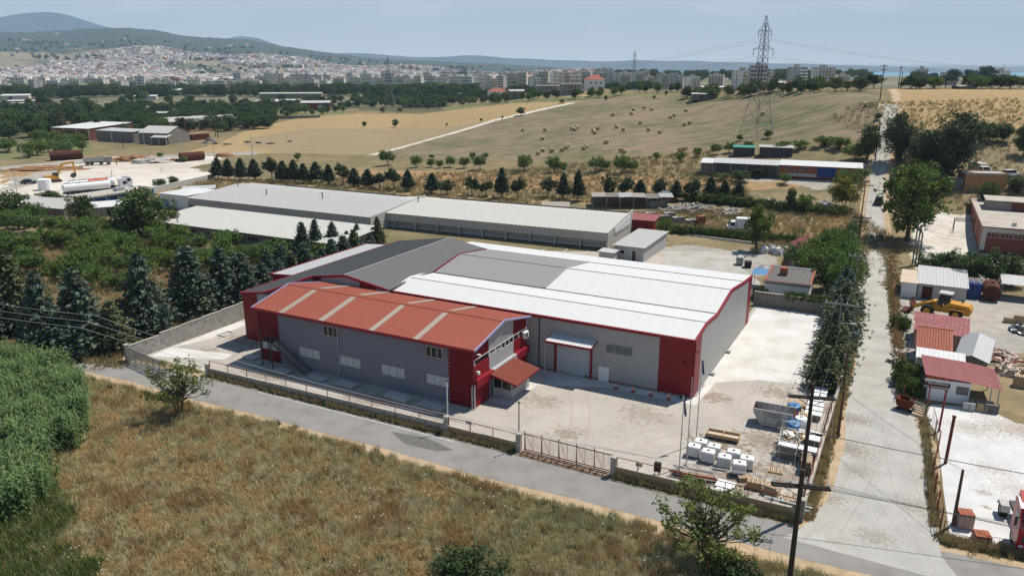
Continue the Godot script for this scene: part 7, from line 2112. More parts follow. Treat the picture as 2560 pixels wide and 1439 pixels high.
func make_vehicles() -> void:
	rng.seed = 111
	tanker("white tanker truck with rounded tank parked nearest the concrete wall", land(-115.0, -210.0), 0.71, M.car_white, false)
	tanker("white tanker truck with orange stripe parked behind the other tanker", land(-116.5, -215.5), 0.71, M.car_white, true)
	# wheel loader
	var o := thing("wheel_loader", "yellow wheel loader with raised fork bucket and dark cab", "wheel loader", P(23.6, -44.2), PLOT_TURN + PI - 0.2)
	o.scale = Vector3.ONE * 1.12
	hull(o, "rear_body", [[-3.3, 0.8], [-0.2, 0.8], [-0.2, 1.5], [-0.9, 2.1], [-3.1, 2.0], [-3.4, 1.6]], 1.7, M.yellow)
	hull(o, "front_frame", [[-0.1, 0.7], [1.6, 0.7], [1.8, 1.4], [0.9, 2.0], [0.3, 1.9], [-0.1, 1.3]], 1.2, M.yellow)
	hull(o, "cab", [[-1.0, 2.05], [0.35, 1.55], [0.35, 2.2], [0.2, 3.05], [-0.95, 3.05]], 1.35, M.glass_dark)
	hull(o, "cab_roof", [[-1.1, 3.05], [0.4, 3.05], [0.4, 3.2], [-1.1, 3.2]], 1.55, M.galvanised)
	for s in [-1, 1]:
		var m := mb(); m.bar(Vector3(0.6, 1.75, s * 0.5), Vector3(2.3, 1.15, s * 0.5), 0.2, 0.36); m.bar(Vector3(2.3, 1.15, s * 0.5), Vector3(3.4, 0.55, s * 0.5), 0.2, 0.3)
		part("lift_arm", m, M.yellow, o)
		m = mb(); m.tube(Vector3(0.8, 1.3, s * 0.3), Vector3(2.4, 0.95, s * 0.3), 0.09, 0.06, 7)
		part("ram", m, M.galvanised, o)
		hull(o, "mudguard", [[-2.7, 1.45], [-1.0, 1.45], [-0.8, 1.1], [-0.9, 1.1], [-1.1, 1.38], [-2.6, 1.38], [-2.85, 1.1], [-2.95, 1.1]], 0.5, M.yellow, s * 1.05)
		for x in [-1.85, 1.35]: wheel(o, x, s * 1.02, 0.74, 0.52, M.yellow)
	hull(o, "bucket", [[3.2, 0.15], [4.4, 0.1], [4.4, 0.16], [3.3, 0.22], [3.2, 0.95], [3.45, 1.25], [3.38, 1.28], [3.08, 1.0]], 2.5, M.rust_dark)
	var m := mb()
	for i in 6: m.bar(Vector3(3.25, 1.0, -1.0 + i * 0.4), Vector3(3.5, 1.75, -1.0 + i * 0.4), 0.09, 0.07)
	part("bucket_guard", m, M.rust, o)
	m = mb(); m.tube(Vector3(-2.2, 2.0, 0.3), Vector3(-2.2, 2.6, 0.3), 0.07, 0.07, 7, true)
	part("exhaust", m, M.steel_dark, o)
	# excavator
	o = thing("excavator", "yellow tracked excavator with bent boom beside the white tank", "excavator", land(-139.5, -232.0), 0.8)
	for s in [-1, 1]: hull(o, "track", [[-1.8, 0.0], [1.8, 0.0], [2.1, 0.45], [1.8, 0.9], [-1.8, 0.9], [-2.1, 0.45]], 0.55, M.steel_dark, s * 1.05)
	hull(o, "house", [[-2.3, 1.0], [1.4, 1.0], [1.4, 1.7], [0.2, 2.1], [-2.3, 2.1]], 2.5, M.yellow)
	hull(o, "cab", [[-0.1, 2.0], [1.3, 1.7], [1.3, 2.6], [1.0, 3.0], [-0.1, 3.0]], 1.0, M.glass_dark, 0.7)
	m = mb(); m.bar(Vector3(1.2, 1.8, -0.3), Vector3(3.2, 5.2, -0.3), 0.4, 0.6); m.bar(Vector3(3.2, 5.2, -0.3), Vector3(6.4, 5.6, -0.3), 0.36, 0.5)
	part("boom", m, M.yellow, o)
	m = mb(); m.bar(Vector3(6.2, 5.9, -0.3), Vector3(6.4, 2.2, -0.3), 0.3, 0.45)
	part("dipper", m, M.yellow, o)
	hull(o, "bucket", [[5.6, 2.2], [6.6, 2.2], [6.5, 1.2], [5.6, 0.7], [4.9, 1.2]], 1.1, M.steel_dark, -0.3)
	# dump truck
	o = thing("dump_truck", "olive dump truck with grey tipping body at the gravel heap", "dump truck", land(-148.0, -274.5), 0.39)
	hull(o, "cab", [[2.6, 0.9], [4.6, 0.9], [4.6, 1.9], [4.2, 2.9], [2.6, 2.9]], 2.3, M.wood_grey)
	hull(o, "windscreen", [[4.58, 1.95], [4.22, 2.75], [4.2, 2.7], [4.54, 1.92]], 2.0, M.glass_dark, 0, Vector3(0.05, 0, 0))
	hull(o, "tipping_body", [[-4.4, 1.3], [2.4, 1.3], [2.4, 2.7], [2.2, 2.7], [2.2, 1.6], [-4.3, 1.6], [-4.6, 2.5], [-4.75, 2.5]], 2.4, M.plaster_grey)
	for s in [-1, 1]: hull(o, "body_side", [[-4.4, 1.4], [2.4, 1.4], [2.4, 2.65], [-4.7, 2.45]], 0.08, M.plaster_grey, s * 1.2)
	m = mb(); m.box(-4.2, 0.9, -0.5, 4.2, 1.28, 0.5)
	part("chassis", m, M.steel_dark, o)
	for x in [3.4, 1.0, -2.0, -3.4]:
		for z in [-0.95, 0.95]: wheel(o, x, z, 0.55, 0.4, M.wood_grey)
	# red articulated tractor at the right edge
	o = thing("red_truck", "red articulated truck tractor with dark rear mudguards", "truck", P(28.9, 12.3), PLOT_TURN - PI / 2 + 0.12)
	tractor_cab(o, 3.0, M.red_truck)
	for z in [-1.0, 1.0]:
		wheel(o, 1.6, z, 0.52, 0.36, M.galvanised); wheel(o, -2.2, z, 0.52, 0.5, M.galvanised)
		hull(o, "mudguard", [[-2.95, 0.7], [-2.7, 1.15], [-1.7, 1.15], [-1.45, 0.7], [-1.55, 0.7], [-1.76, 1.08], [-2.64, 1.08], [-2.85, 0.7]], 0.62, M.plaster_grey, z)
	m = mb(); m.tube(Vector3(-0.4, 0.75, -0.85), Vector3(0.9, 0.75, -0.85), 0.33, 0.33, 12, true)
	part("fuel_tank", m, M.galvanised, o)
	hull(o, "air_deflector", [[0.95, 3.5], [2.0, 3.55], [1.0, 4.1]], 2.1, M.red_truck)
	# vans, trucks, cars
	box_truck("white box van parked beside the two-tiered tree", land(48.6, -158.0), PI - 0.24, M.car_white, M.white_paint, 6.4, false)
	box_truck("white truck with pale canvas cover below the dry slope", land(116.2, -190.5), -PI / 2 + 0.1, M.car_white, M.plaster, 6.0, true)
	box_truck("blue-cabbed lorry with long white box beyond the tiled house", land(-246.0, -470.0), PI - 0.1, M.blue_metal, M.white_paint, 11.0, false)
	box_truck("long white trailer lorry beside the blue-cabbed one", land(-224.0, -466.0), 0.1, M.car_white, M.white_paint, 11.0, false)
	car("dark saloon car parked before the white tank at the gravel works", land(-145.1, -229.0), 0.3, M.car_dark, false)
	car("dark red car parked in the shade of the tall bright tree", land(85.8, -177.0), PLOT_TURN + PI / 2, M.car_dark, true)
	car("white pickup-like car at the edge of the slope garden", land(123.4, -189.0), 0.25, M.car_white, true)
	car("pale grey estate car parked on the hilltop before the pines", land(178.2, -306.0), PI, M.car_silver, true)
	car("white car under the tall grey-green trees", land(104.0, -184.5), 0.2, M.car_white, false)
	car("pale car beside the grey barn's lean-to", land(-141.0, -361.0), 0.2, M.car_silver, false)
	car("blue-grey car parked behind the derelict shed", land(38.5, -187.0), 0.1, M.blue_light, true)
	# hay bales
	var b := thing("hay_bale", "round straw bale lying on the mown hay field", "hay bale", Vector3.ZERO, 0, "round bales on the hay field")
	m = mb(); m.lathe(PackedVector2Array([Vector2(0, -0.62), Vector2(0.66, -0.62), Vector2(0.74, -0.5), Vector2(0.74, 0.5), Vector2(0.66, 0.62), Vector2(0, 0.62)]), Vector3(0, 0.7, 0), 16, Basis(Vector3(0, 0, 1), PI / 2))
	part("bale", m, M.straw, b)
	m = mb()
	for x in [-0.35, 0.0, 0.35]: m.lathe(PackedVector2Array([Vector2(0.75, -0.03), Vector2(0.755, 0.03)]), Vector3(x, 0.7, 0), 16, Basis(Vector3(0, 0, 1), PI / 2))
	part("netting", m, M.wood_pale, b)
	for i in BALES.size():
		var p: Array = BALES[i]
		if i == 0:
			b.position = land(p[0], p[1]); b.rotation.y = p[2]; b.set_meta("label", "round straw bale lying alone beside the hilltop track")
		else: again(b, land(p[0], p[1]), p[2], "round straw bale lying on the mown hay field")
	# people
	person("person in dark clothes walking down the dirt road", land(73.6, -148.6), 0.4, 1)
	person("person in dark clothes standing behind the dump truck", land(-141.0, -273.6), 1.2, 2)
	person("person in dark clothes at the dump truck's cab", land(-143.5, -272.0), 2.5, 3)

# one continuous body: tapered limbs joined by a smooth minimum and meshed as surface nets
func person(label: String, at: Vector3, turn: float, sd: int) -> void:
	var st := 0.22 if sd == 1 else 0.08
	var j := [[Vector3(0, 1.0, 0), 0.135, Vector3(0, 1.4, 0), 0.15], [Vector3(0, 1.42, 0), 0.12, Vector3(0, 1.55, 0.01), 0.055], [Vector3(0, 1.62, 0.02), 0.09, Vector3(0, 1.70, 0.01), 0.095],
		[Vector3(-0.09, 0.96, 0), 0.095, Vector3(-0.1, 0.5, st * 0.5), 0.062], [Vector3(-0.1, 0.5, st * 0.5), 0.06, Vector3(-0.1, 0.08, st * 0.4), 0.04], [Vector3(-0.1, 0.05, st * 0.4), 0.045, Vector3(-0.1, 0.04, st * 0.4 + 0.17), 0.035],
		[Vector3(0.09, 0.96, 0), 0.095, Vector3(0.1, 0.5, -st * 0.2), 0.062], [Vector3(0.1, 0.5, -st * 0.2), 0.06, Vector3(0.1, 0.08, -st), 0.04], [Vector3(0.1, 0.05, -st), 0.045, Vector3(0.1, 0.04, -st + 0.17), 0.035],
		[Vector3(-0.18, 1.42, 0), 0.06, Vector3(-0.25, 1.12, -st * 0.3), 0.045], [Vector3(-0.25, 1.12, -st * 0.3), 0.043, Vector3(-0.24, 0.86, st * 0.4), 0.035], [Vector3(0.18, 1.42, 0), 0.06, Vector3(0.25, 1.12, st * 0.2), 0.045], [Vector3(0.25, 1.12, st * 0.2), 0.043, Vector3(0.24, 0.86, st * 0.6), 0.035]]
	var c := 0.035
	var n := Vector3i(22, 54, 22)
	var org := Vector3(-0.38, -0.04, -0.38)
	var f := PackedFloat32Array()
	f.resize((n.x + 1) * (n.y + 1) * (n.z + 1))
	for z in n.z + 1:
		for y in n.y + 1:
			for x in n.x + 1:
				var p := org + Vector3(x, y, z) * c
				var d := 1.0
				for b in j:
					var ab: Vector3 = b[2] - b[0]
					var t: float = clampf((p - b[0]).dot(ab) / ab.length_squared(), 0, 1)
					var e: float = (p - (b[0] + ab * t)).length() - lerpf(b[1], b[3], t)
					var h := clampf(0.5 + 0.5 * (d - e) / 0.04, 0, 1)
					d = lerpf(d, e, h) - 0.04 * h * (1.0 - h)
				f[(z * (n.y + 1) + y) * (n.x + 1) + x] = d
	var vid := {}
	var at_cell := func(x: int, y: int, z: int) -> Vector3:
		var s := Vector3.ZERO
		var k := 0
		for e in 12:
			var ax := e / 4
			var o1 := Vector3i.ZERO
			o1[(ax + 1) % 3] = e % 2; o1[(ax + 2) % 3] = (e / 2) % 2
			var o2 := o1
			o2[ax] = 1
			var a: float = f[((z + o1.z) * (n.y + 1) + y + o1.y) * (n.x + 1) + x + o1.x]
			var b: float = f[((z + o2.z) * (n.y + 1) + y + o2.y) * (n.x + 1) + x + o2.x]
			if (a < 0) != (b < 0):
				s += Vector3(o1).lerp(Vector3(o2), a / (a - b)); k += 1
		return org + (Vector3(x, y, z) + s / maxf(1, k)) * c
	var m := mb(true)
	for z in range(1, n.z):
		for y in range(1, n.y):
			for x in range(1, n.x):
				var i := (z * (n.y + 1) + y) * (n.x + 1) + x
				for ax in 3:
					var st2: int = [1, n.x + 1, (n.x + 1) * (n.y + 1)][ax]
					if (f[i] < 0) == (f[i + st2] < 0): continue
					var u := Vector3i.ZERO; u[(ax + 1) % 3] = 1
					var w := Vector3i.ZERO; w[(ax + 2) % 3] = 1
					var q := Vector3i(x, y, z)
					var p := []
					for k in [q, q - u, q - u - w, q - w]:
						if not vid.has(k): vid[k] = at_cell.call(k.x, k.y, k.z)
						p.append(vid[k])
					m.col = Color(0.36, 0.22, 0.15) if p[0].y > 1.53 or absf(p[0].x) > 0.2 and p[0].y < 0.95 else (Color(0.05, 0.055, 0.075) if p[0].y > 0.98 else Color(0.03, 0.03, 0.035))
					if f[i] < 0: m.q(p[0], p[1], p[2], p[3])
					else: m.q(p[3], p[2], p[1], p[0])
	var o := thing("person", label, "person", at, turn)
	part("body", m, M.tinted, o)
	var hr := mb(); hr.lathe(PackedVector2Array([Vector2(0.1, -0.03), Vector2(0.105, 0.03), Vector2(0.07, 0.09), Vector2(0, 0.11)]), Vector3(0, 1.70, -0.015), 12)
	part("hair", hr, M.plastic_black, o)

func leaf(m: MB, p: Vector3, out: Vector3, s: float, c: Color) -> void: # one leaf spray: a folded diamond
	m.col = c
	var d := Vector3(rng.randf_range(-1, 1), rng.randf_range(-0.6, 0.8), rng.randf_range(-1, 1)) + out * 0.6
	d = d.normalized()
	var e := d.cross(Vector3(rng.randf_range(-1, 1), rng.randf_range(-1, 1), rng.randf_range(-1, 1))).normalized()
	var a := p - d * s; var b := p + d * s
	m.tri(a, p + e * s * 0.55, b); m.tri(a, b, p - e * s * 0.55 + d.cross(e) * s * 0.25)
func vary(c: Color, amount := 0.28) -> Color:
	var k := rng.randf_range(1.0 - amount, 1.0 + amount)
	return Color(c.r * k * rng.randf_range(0.9, 1.12), c.g * k, c.b * k * rng.randf_range(0.85, 1.15))

# broad crown built of uneven clumps; returns [trunk mesh, crown mesh] for a tree of unit height about h and spread w
func broad(sd: int, h: float, w: float, c: Color, clumps: int, leaves: int, size: float, low: float, stems: int, spread := 1.0, top_flat := 1.0) -> Array:
	rng.seed = sd
	var t := mb()
	var g := mb(true)
	var cy := lerpf(low, 1.0, 0.5) * h
	var ry := (1.0 - low) * h * 0.5
	var bases := []
	for k in stems:
		var a := TAU * k / stems + rng.randf()
		var lean := 0.0 if stems == 1 else w * 0.09
		var top := Vector3(cos(a) * lean, low * h + 0.12 * h, sin(a) * lean)
		t.tube(Vector3(cos(a), 0, sin(a)) * lean * 0.2, top, h * 0.028 / sqrt(stems), h * 0.018 / sqrt(stems), 6)
		bases.append(top)
	for k in clumps:
		var u := rng.randf_range(-1, 1)
		var a := rng.randf() * TAU
		var r := pow(rng.randf(), 0.45)
		var q := sqrt(1.0 - u * u)
		var o := Vector3(cos(a) * q * w * 0.5 * r, cy + u * ry * r * (top_flat if u > 0 else 1.0), sin(a) * q * w * 0.5 * r)
		o *= Vector3(1, 1, 1)
		var cr := w * rng.randf_range(0.10, 0.19) * spread
		var b: Vector3 = bases[k % stems]
		var mid := b.lerp(o, 0.55) + Vector3(0, -0.04 * h, 0)
		t.tube(b, mid, h * 0.010, h * 0.007, 4); t.tube(mid, o, h * 0.007, h * 0.003, 4)
		var tone := vary(c, 0.22)
		for i in leaves:
			var d := Vector3(rng.randfn(), rng.randfn() * 0.8, rng.randfn()).normalized() * pow(rng.randf(), 0.4)
			var p := o + d * cr
			leaf(g, p, d, size * rng.randf_range(0.7, 1.3), vary(tone))
	return [t.mesh(), g.mesh()]

# conifer: tiers of drooping boughs carrying needle sprays
func conifer(sd: int, h: float, w: float, c: Color, tiers: int, size: float, bare: float, droop: float, shape := 1.0) -> Array:
	rng.seed = sd
	var t := mb()
	var g := mb(true)
	t.tube(Vector3.ZERO, Vector3(0, h * 0.6, 0), h * 0.022, h * 0.011, 7); t.tube(Vector3(0, h * 0.6, 0), Vector3(0, h * 0.97, 0), h * 0.011, h * 0.003, 5)
	for i in tiers:
		var f := (i + rng.randf() * 0.6) / tiers
		var y := h * lerpf(bare, 0.985, f)
		var len := w * 0.5 * pow(1.0 - f, shape) * rng.randf_range(0.85, 1.1) + 0.1
		if f < 0.12: len *= 0.8
		var n := int(5 + 6 * (1.0 - f))
		var a0 := rng.randf() * TAU
		for k in n:
			var a := a0 + TAU * k / n + rng.randf_range(-0.25, 0.25)
			var l := len * rng.randf_range(0.65, 1.2)
			var d := Vector3(cos(a), 0, sin(a))
			var tip := d * l + Vector3(0, y + l * (0.12 - droop * rng.randf_range(0.6, 1.3)), 0)
			var root := Vector3(0, y, 0)
			t.tube(root, tip, 0.03, 0.008, 3)
			var tone := vary(c, 0.22)
			var sprays := int(5 + l * 6.0)
			for s in sprays:
				var q := pow((s + rng.randf()) / sprays, 0.7)
				var p := root.lerp(tip, q) + Vector3(rng.randfn(), rng.randfn() * 0.5, rng.randfn()) * (0.05 + l * 0.13)
				for e in 2: leaf(g, p + Vector3(rng.randfn(), rng.randfn(), rng.randfn()) * size * 0.5, d + Vector3(0, -droop, 0), size * rng.randf_range(0.7, 1.25), vary(tone))
	return [t.mesh(), g.mesh()]

var PLANT := {}
func grow(kind: String, called: String, label: String, category: String, at: Vector3, h: float, w: float, group: String, needle := false) -> Node3D:
	var v: Array = PLANT[kind]
	var k: Array = v[rng.randi() % v.size()]
	var t := thing(called, label, category, at, rng.randf() * TAU, group)
	t.scale = Vector3(w / k[3], h / k[2], w / k[3])
	part("trunk", k[0], M.bark, t)
	part("crown", k[1], M.needle if needle else M.leaf, t)
	return t

func make_plants() -> void:
	var add := func(kind: String, h: float, w: float, r: Array) -> void:
		if not PLANT.has(kind): PLANT[kind] = []
		PLANT[kind].append([r[0], r[1], h, w])
	for s in 3: add.call("cedar", 10.0, 6.0, conifer(100 + s, 10.0, 6.0, Color(0.085, 0.120, 0.084) if s != 1 else Color(0.105, 0.128, 0.060), 26, 0.26, 0.05, 0.28, 0.75))
	for s in 3: add.call("orchard", 4.2, 4.6, broad(200 + s, 4.2, 4.6, Color(0.115, 0.175, 0.042) if s != 2 else Color(0.095, 0.150, 0.044), 46, 60, 0.15, 0.28, 4))
	for s in 3: add.call("dark", 8.0, 7.0, broad(300 + s, 8.0, 7.0, Color(0.076, 0.115, 0.038), 60, 62, 0.24, 0.18, 2))
	for s in 3: add.call("pine", 7.0, 4.2, conifer(400 + s, 7.0, 4.2, Color(0.050, 0.075, 0.040), 20, 0.26, 0.2, 0.12, 0.8))
	for s in 2: add.call("pine_round", 6.5, 4.4, broad(450 + s, 6.5, 4.4, Color(0.055, 0.080, 0.038), 40, 52, 0.22, 0.24, 1))
	add.call("yellow", 8.0, 7.0, broad(500, 8.0, 7.0, Color(0.16, 0.155, 0.028), 60, 55, 0.22, 0.16, 3))
	add.call("poplar", 16.0, 11.0, broad(600, 16.0, 11.0, Color(0.105, 0.155, 0.034), 95, 64, 0.34, 0.12, 1, 0.85))
	for s in 2: add.call("big", 16.0, 12.0, broad(700 + s, 16.0, 12.0, Color(0.072, 0.098, 0.048), 100, 66, 0.36, 0.06, 3, 0.85))
	add.call("topiary", 10.0, 6.0, broad(800, 10.0, 6.0, Color(0.105, 0.155, 0.03), 50, 66, 0.26, 0.2, 1, 0.9))
	add.call("umbrella", 9.0, 9.0, broad(900, 9.0, 9.0, Color(0.040, 0.062, 0.030), 56, 60, 0.3, 0.3, 1))
	for s in 2: add.call("sparse", 5.8, 5.6, broad(1000 + s, 5.8, 5.6, Color(0.105, 0.140, 0.036), 64, 42, 0.115, 0.2, 5, 0.55))
	add.call("bush", 1.8, 4.0, broad(1100, 1.8, 4.0, Color(0.045, 0.075, 0.028), 50, 60, 0.11, 0.0, 5, 0.9))
	add.call("hedge", 2.2, 4.0, broad(1200, 2.2, 4.0, Color(0.075, 0.115, 0.028), 44, 60, 0.16, 0.0, 4))
	rng.seed = 77
	var g := "blue-green cedars along the boundary wall"
	for i in CEDARS.size():
		var t: Array = CEDARS[i]
		if i < 9: grow("cedar", "cedar_tree", "tall drooping blue-green cedar beside the boundary wall and road", "tree", land(t[1], t[2]), t[3] * 1.1, t[4] * 1.6, g, true)
		else: grow("cedar", "cedar_tree", "small blue-green cedar crowding against the factory's low wing", "tree", land(t[1], t[2]), t[3] * 1.25, t[4] * 1.3, "small cedars behind the low wing", true)
	for i in 10: grow("cedar", "cedar_tree", "small blue-green cedar crowding against the factory's low wing", "tree", PLOT * Vector3(-64.8 - rng.randf() * 1.5, 0, -1.0 - i * 3.1), rng.randf_range(5.6, 7.6), rng.randf_range(4.6, 5.8), "small cedars behind the low wing", true)
	for t in CEDARS_B: grow("cedar", "cedar_tree", "small cedar standing before the end of the long grey shed", "tree", land(t[1], t[2]), t[3], t[4], "cedars before the long shed", true)
	for t in ORCHARD: grow("orchard", "orchard_tree", "low rounded green tree in the dry grass of the orchard", "tree", land(t[1], t[2]), t[3] * 1.05, t[4] * 1.05, "orchard trees beside the factory")
	var bl := ["wide dark green tree before the white shed", "dark green tree at the edge of the pale shed roof", "dark tree beside the old pale-roofed shed", "dark tree before the low blue-columned building", "small tree beside the concrete quay wall", "small round tree at the end of the concrete wall"]
	for i in BIGS.size(): grow("dark", "broadleaf_tree", bl[i], "tree", land(BIGS[i][1], BIGS[i][2]), BIGS[i][3], BIGS[i][4], "")
	for t in PINES: grow("pine" if t[0] == 3 else "pine_round", "pine_tree", "dark conifer in the row between the long grey sheds and the ploughed strip", "tree", land(t[1], t[2]), t[3], t[4], "dark conifer row behind the sheds", true)
	for t in SHRUBS: grow("orchard", "field_shrub", "green shrub in the line along the foot of the hay field", "shrub", land(t[1], t[2]), t[3], t[4], "shrubs along the field edge")
	for t in FIELD_TREES: grow("dark", "field_tree", "lone small tree standing in the open dry field", "tree", land(t[1], t[2]), t[3], t[4], "lone trees in the fields")
	var kinds := {2: "dark", 1: "orchard", 5: "yellow", 6: "poplar", 7: "big", 8: "topiary"}
	var lab := {5: "yellow-green rounded tree at the edge of the dirt road", 8: "bright green two-tiered tree beside the white box van"}
	for i in RIGHT_TREES.size():
		var t: Array = RIGHT_TREES[i]
		var l: String = lab.get(t[0], ["round green tree behind the factory beside the dirt road", "dark green tree on the slope beside the dirt road"][int(t[0] == 2)])
		if t[0] == 6: l = ["tall bright green tree shading the dirt road beside the concrete yard", "bright green tree below the tall grey-green trees"][int(i > 1)]
		if t[0] == 7: l = ["tallest grey-green tree beside the dirt road", "tall grey-green tree on the left of the roadside pair", "grey-green tree between the two tall roadside trees"][clampi(i - 2, 0, 2)]
		grow(kinds[t[0]], "roadside_tree", l, "tree", land(t[1], t[2]), t[3], t[4] * (1.1 if t[0] == 1 else 1.0), "trees along the dirt road" if t[0] in [1, 2] else "")
	for t in PINES_HILL: grow("umbrella", "umbrella_pine", "round-headed dark pine on the crest of the hill", "tree", land(t[1], t[2]), t[3], t[4], "round pines on the hilltop", true)
	for t in FAR_TREES: grow(["cedar", "orchard", "dark", "", "", "", "", "", "", "umbrella"][t[0]], "distant_tree", ["drooping dark conifer", "rounded light green tree", "broad dark green tree", "", "", "", "", "", "", "round-headed dark pine"][t[0]] + " " + ["before the white-roofed sheds of the plain", "in the dense clump behind the green thickets", "beside the long brick shed", "around the red factory beyond the wheat", "below the unfinished concrete floors", "along the upper edge of the wheat field", "in the belt above the hay field", "in the hedge on the golden slope's crest"][t[5]], "tree", land(t[1], t[2]), t[3], t[4], "distant trees of belt %d" % t[5], t[0] == 0)
	for t in GREEN_SHRUBS: grow("orchard", "green_thicket", "bright green rounded thicket above the gravel site", "shrub", land(t[1], t[2]), t[3], t[4] * 1.4, "green thickets above the gravel site")
	# along the side wall of the yard and in front of the camera
	for p in [[12.2, -9.5, 5.0, 4.2], [12.3, -14.2, 6.0, 4.6], [12.0, -19.0, 6.5, 4.6], [12.2, -24.0, 7.0, 4.8], [12.0, -29.5, 7.0, 5.0], [11.6, -34.5, 6.5, 5.0], [11.2, -40.5, 6.5, 5.4]]:
		grow("cedar", "side_conifer", "dark ragged conifer in the row along the yard's side wall", "tree", PLOT * Vector3(p[0], 0, p[1]), p[2], p[3] * 1.15, "conifers along the side wall", true)
	for p in [[10.8, -46.0, 6.0, 5.0], [10.2, -52.0, 6.5, 6.0], [9.6, -58.5, 6.5, 6.0], [8.2, -64.5, 6.5, 6.5], [7.0, -72.0, 6.0, 6.0], [4.5, -57.0, 5.2, 6.0]]:
		grow("orchard", "garden_tree", "leafy green tree massed around the small garden houses", "tree", PLOT * Vector3(p[0], 0, p[1]), p[2], p[3], "garden trees by the small houses")
	grow("sparse", "young_tree", "airy small tree with bare lower branches beside the road, far from the poles", "tree", PLOT * Vector3(-44.0, 0, 28.8), 6.3, 6.2, "")
	grow("sparse", "young_tree", "airy small tree with bare lower branches beside the utility poles", "tree", PLOT * Vector3(8.4, 0, 27.0), 6.0, 7.4, "")
	grow("bush", "green_bush", "dense dark green bush in the dry grass at the roadside field", "bush", PLOT * Vector3(-5.3, 0, 37.0), 2.0, 5.4, "")
	grow("bush", "verge_bush", "leafy bush at the foot of the utility pole in the verge", "bush", PLOT * Vector3(10.6, 0, 28.6), 1.7, 4.2, "")
	for p in [[-74, -27.5, 3.0, 7.0], [-80, -28.5, 3.0, 7.5], [-86, -27.5, 2.6, 7.0], [-69, -27.0, 3.0, 6.0]]:
		grow("hedge", "creeper_thicket", "low spreading green creeper mass before the long low shed", "thicket", PLOT * Vector3(p[0], 0, p[1]), p[2], p[3], "creeper mass by the low shed")
	for i in 6: grow("hedge", "vine", "green vine trailing over the dark block wall", "vine", PLOT * Vector3(4.2 + i * 1.1, 1.5, -37.6), 1.1, 1.9, "vines on the block wall")
	grow("hedge", "white_flowered_bush", "grey-green bush with pale flowers beside the terrace house", "bush", PLOT * Vector3(-0.5, 0, -40.6), 1.8, 3.2, "")
	grow("hedge", "shrub", "dusty bush before the wall plants beside the red kiosk roof", "bush", PLOT * Vector3(20.0, 0, -15.2), 2.6, 3.4, "shrubs by the kiosk")
	grow("hedge", "shrub", "dusty bush before the wall plants beside the red kiosk roof", "bush", PLOT * Vector3(20.4, 0, -12.0), 2.2, 2.8, "shrubs by the kiosk")
	grow("hedge", "shrub", "light green weedy bush beside the long pink shed", "bush", PLOT * Vector3(18.9, 0, -35.5), 1.8, 2.8, "")
	for a in grow_later: grow(a[0], a[1], a[2], a[3], a[4], a[5], a[6], a[7])
	make_grass()

func multi(called: String, mesh: Mesh, material: Material, xs: Array, cs: Array, label: String, category: String) -> void:
	var mm := MultiMesh.new()
	mm.transform_format = MultiMesh.TRANSFORM_3D
	mm.use_colors = true
	mm.mesh = mesh
	mm.instance_count = xs.size()
	for i in xs.size():
		mm.set_instance_transform(i, xs[i]); mm.set_instance_color(i, cs[i])
	var o := MultiMeshInstance3D.new()
	o.name = named(called)
	o.multimesh = mm
	o.material_override = material
	o.set_meta("kind", "stuff")
	tag(o, label, category)
	add_child(o)
func tuft(sd: int, blades: int, h0: float, h1: float, r: float, bend: float, wid: float) -> ArrayMesh:
	rng.seed = sd
	var m := mb(true)
	for i in blades:
		var a := rng.randf() * TAU
		var b := Vector3(cos(a), 0, sin(a)) * r * sqrt(rng.randf())
		var h := rng.randf_range(h0, h1)
		var d := Vector3(rng.randf_range(-1, 1), 0, rng.randf_range(-1, 1)) * bend * h
		var s := Vector3(rng.randf_range(-1, 1), 0, rng.randf_range(-1, 1)).normalized() * wid
		var k := rng.randf_range(0.7, 1.25)
		m.col = Color(k, k * rng.randf_range(0.94, 1.04), k * rng.randf_range(0.85, 1.05))
		var mid := b + Vector3(0, h * 0.6, 0) + d * 0.35
		var top := b + Vector3(0, h, 0) + d
		m.tri(b - s, b + s, mid + s * 0.8); m.tri(b - s, mid + s * 0.8, mid - s * 0.8); m.tri(mid - s * 0.8, mid + s * 0.8, top)
	return m.mesh()

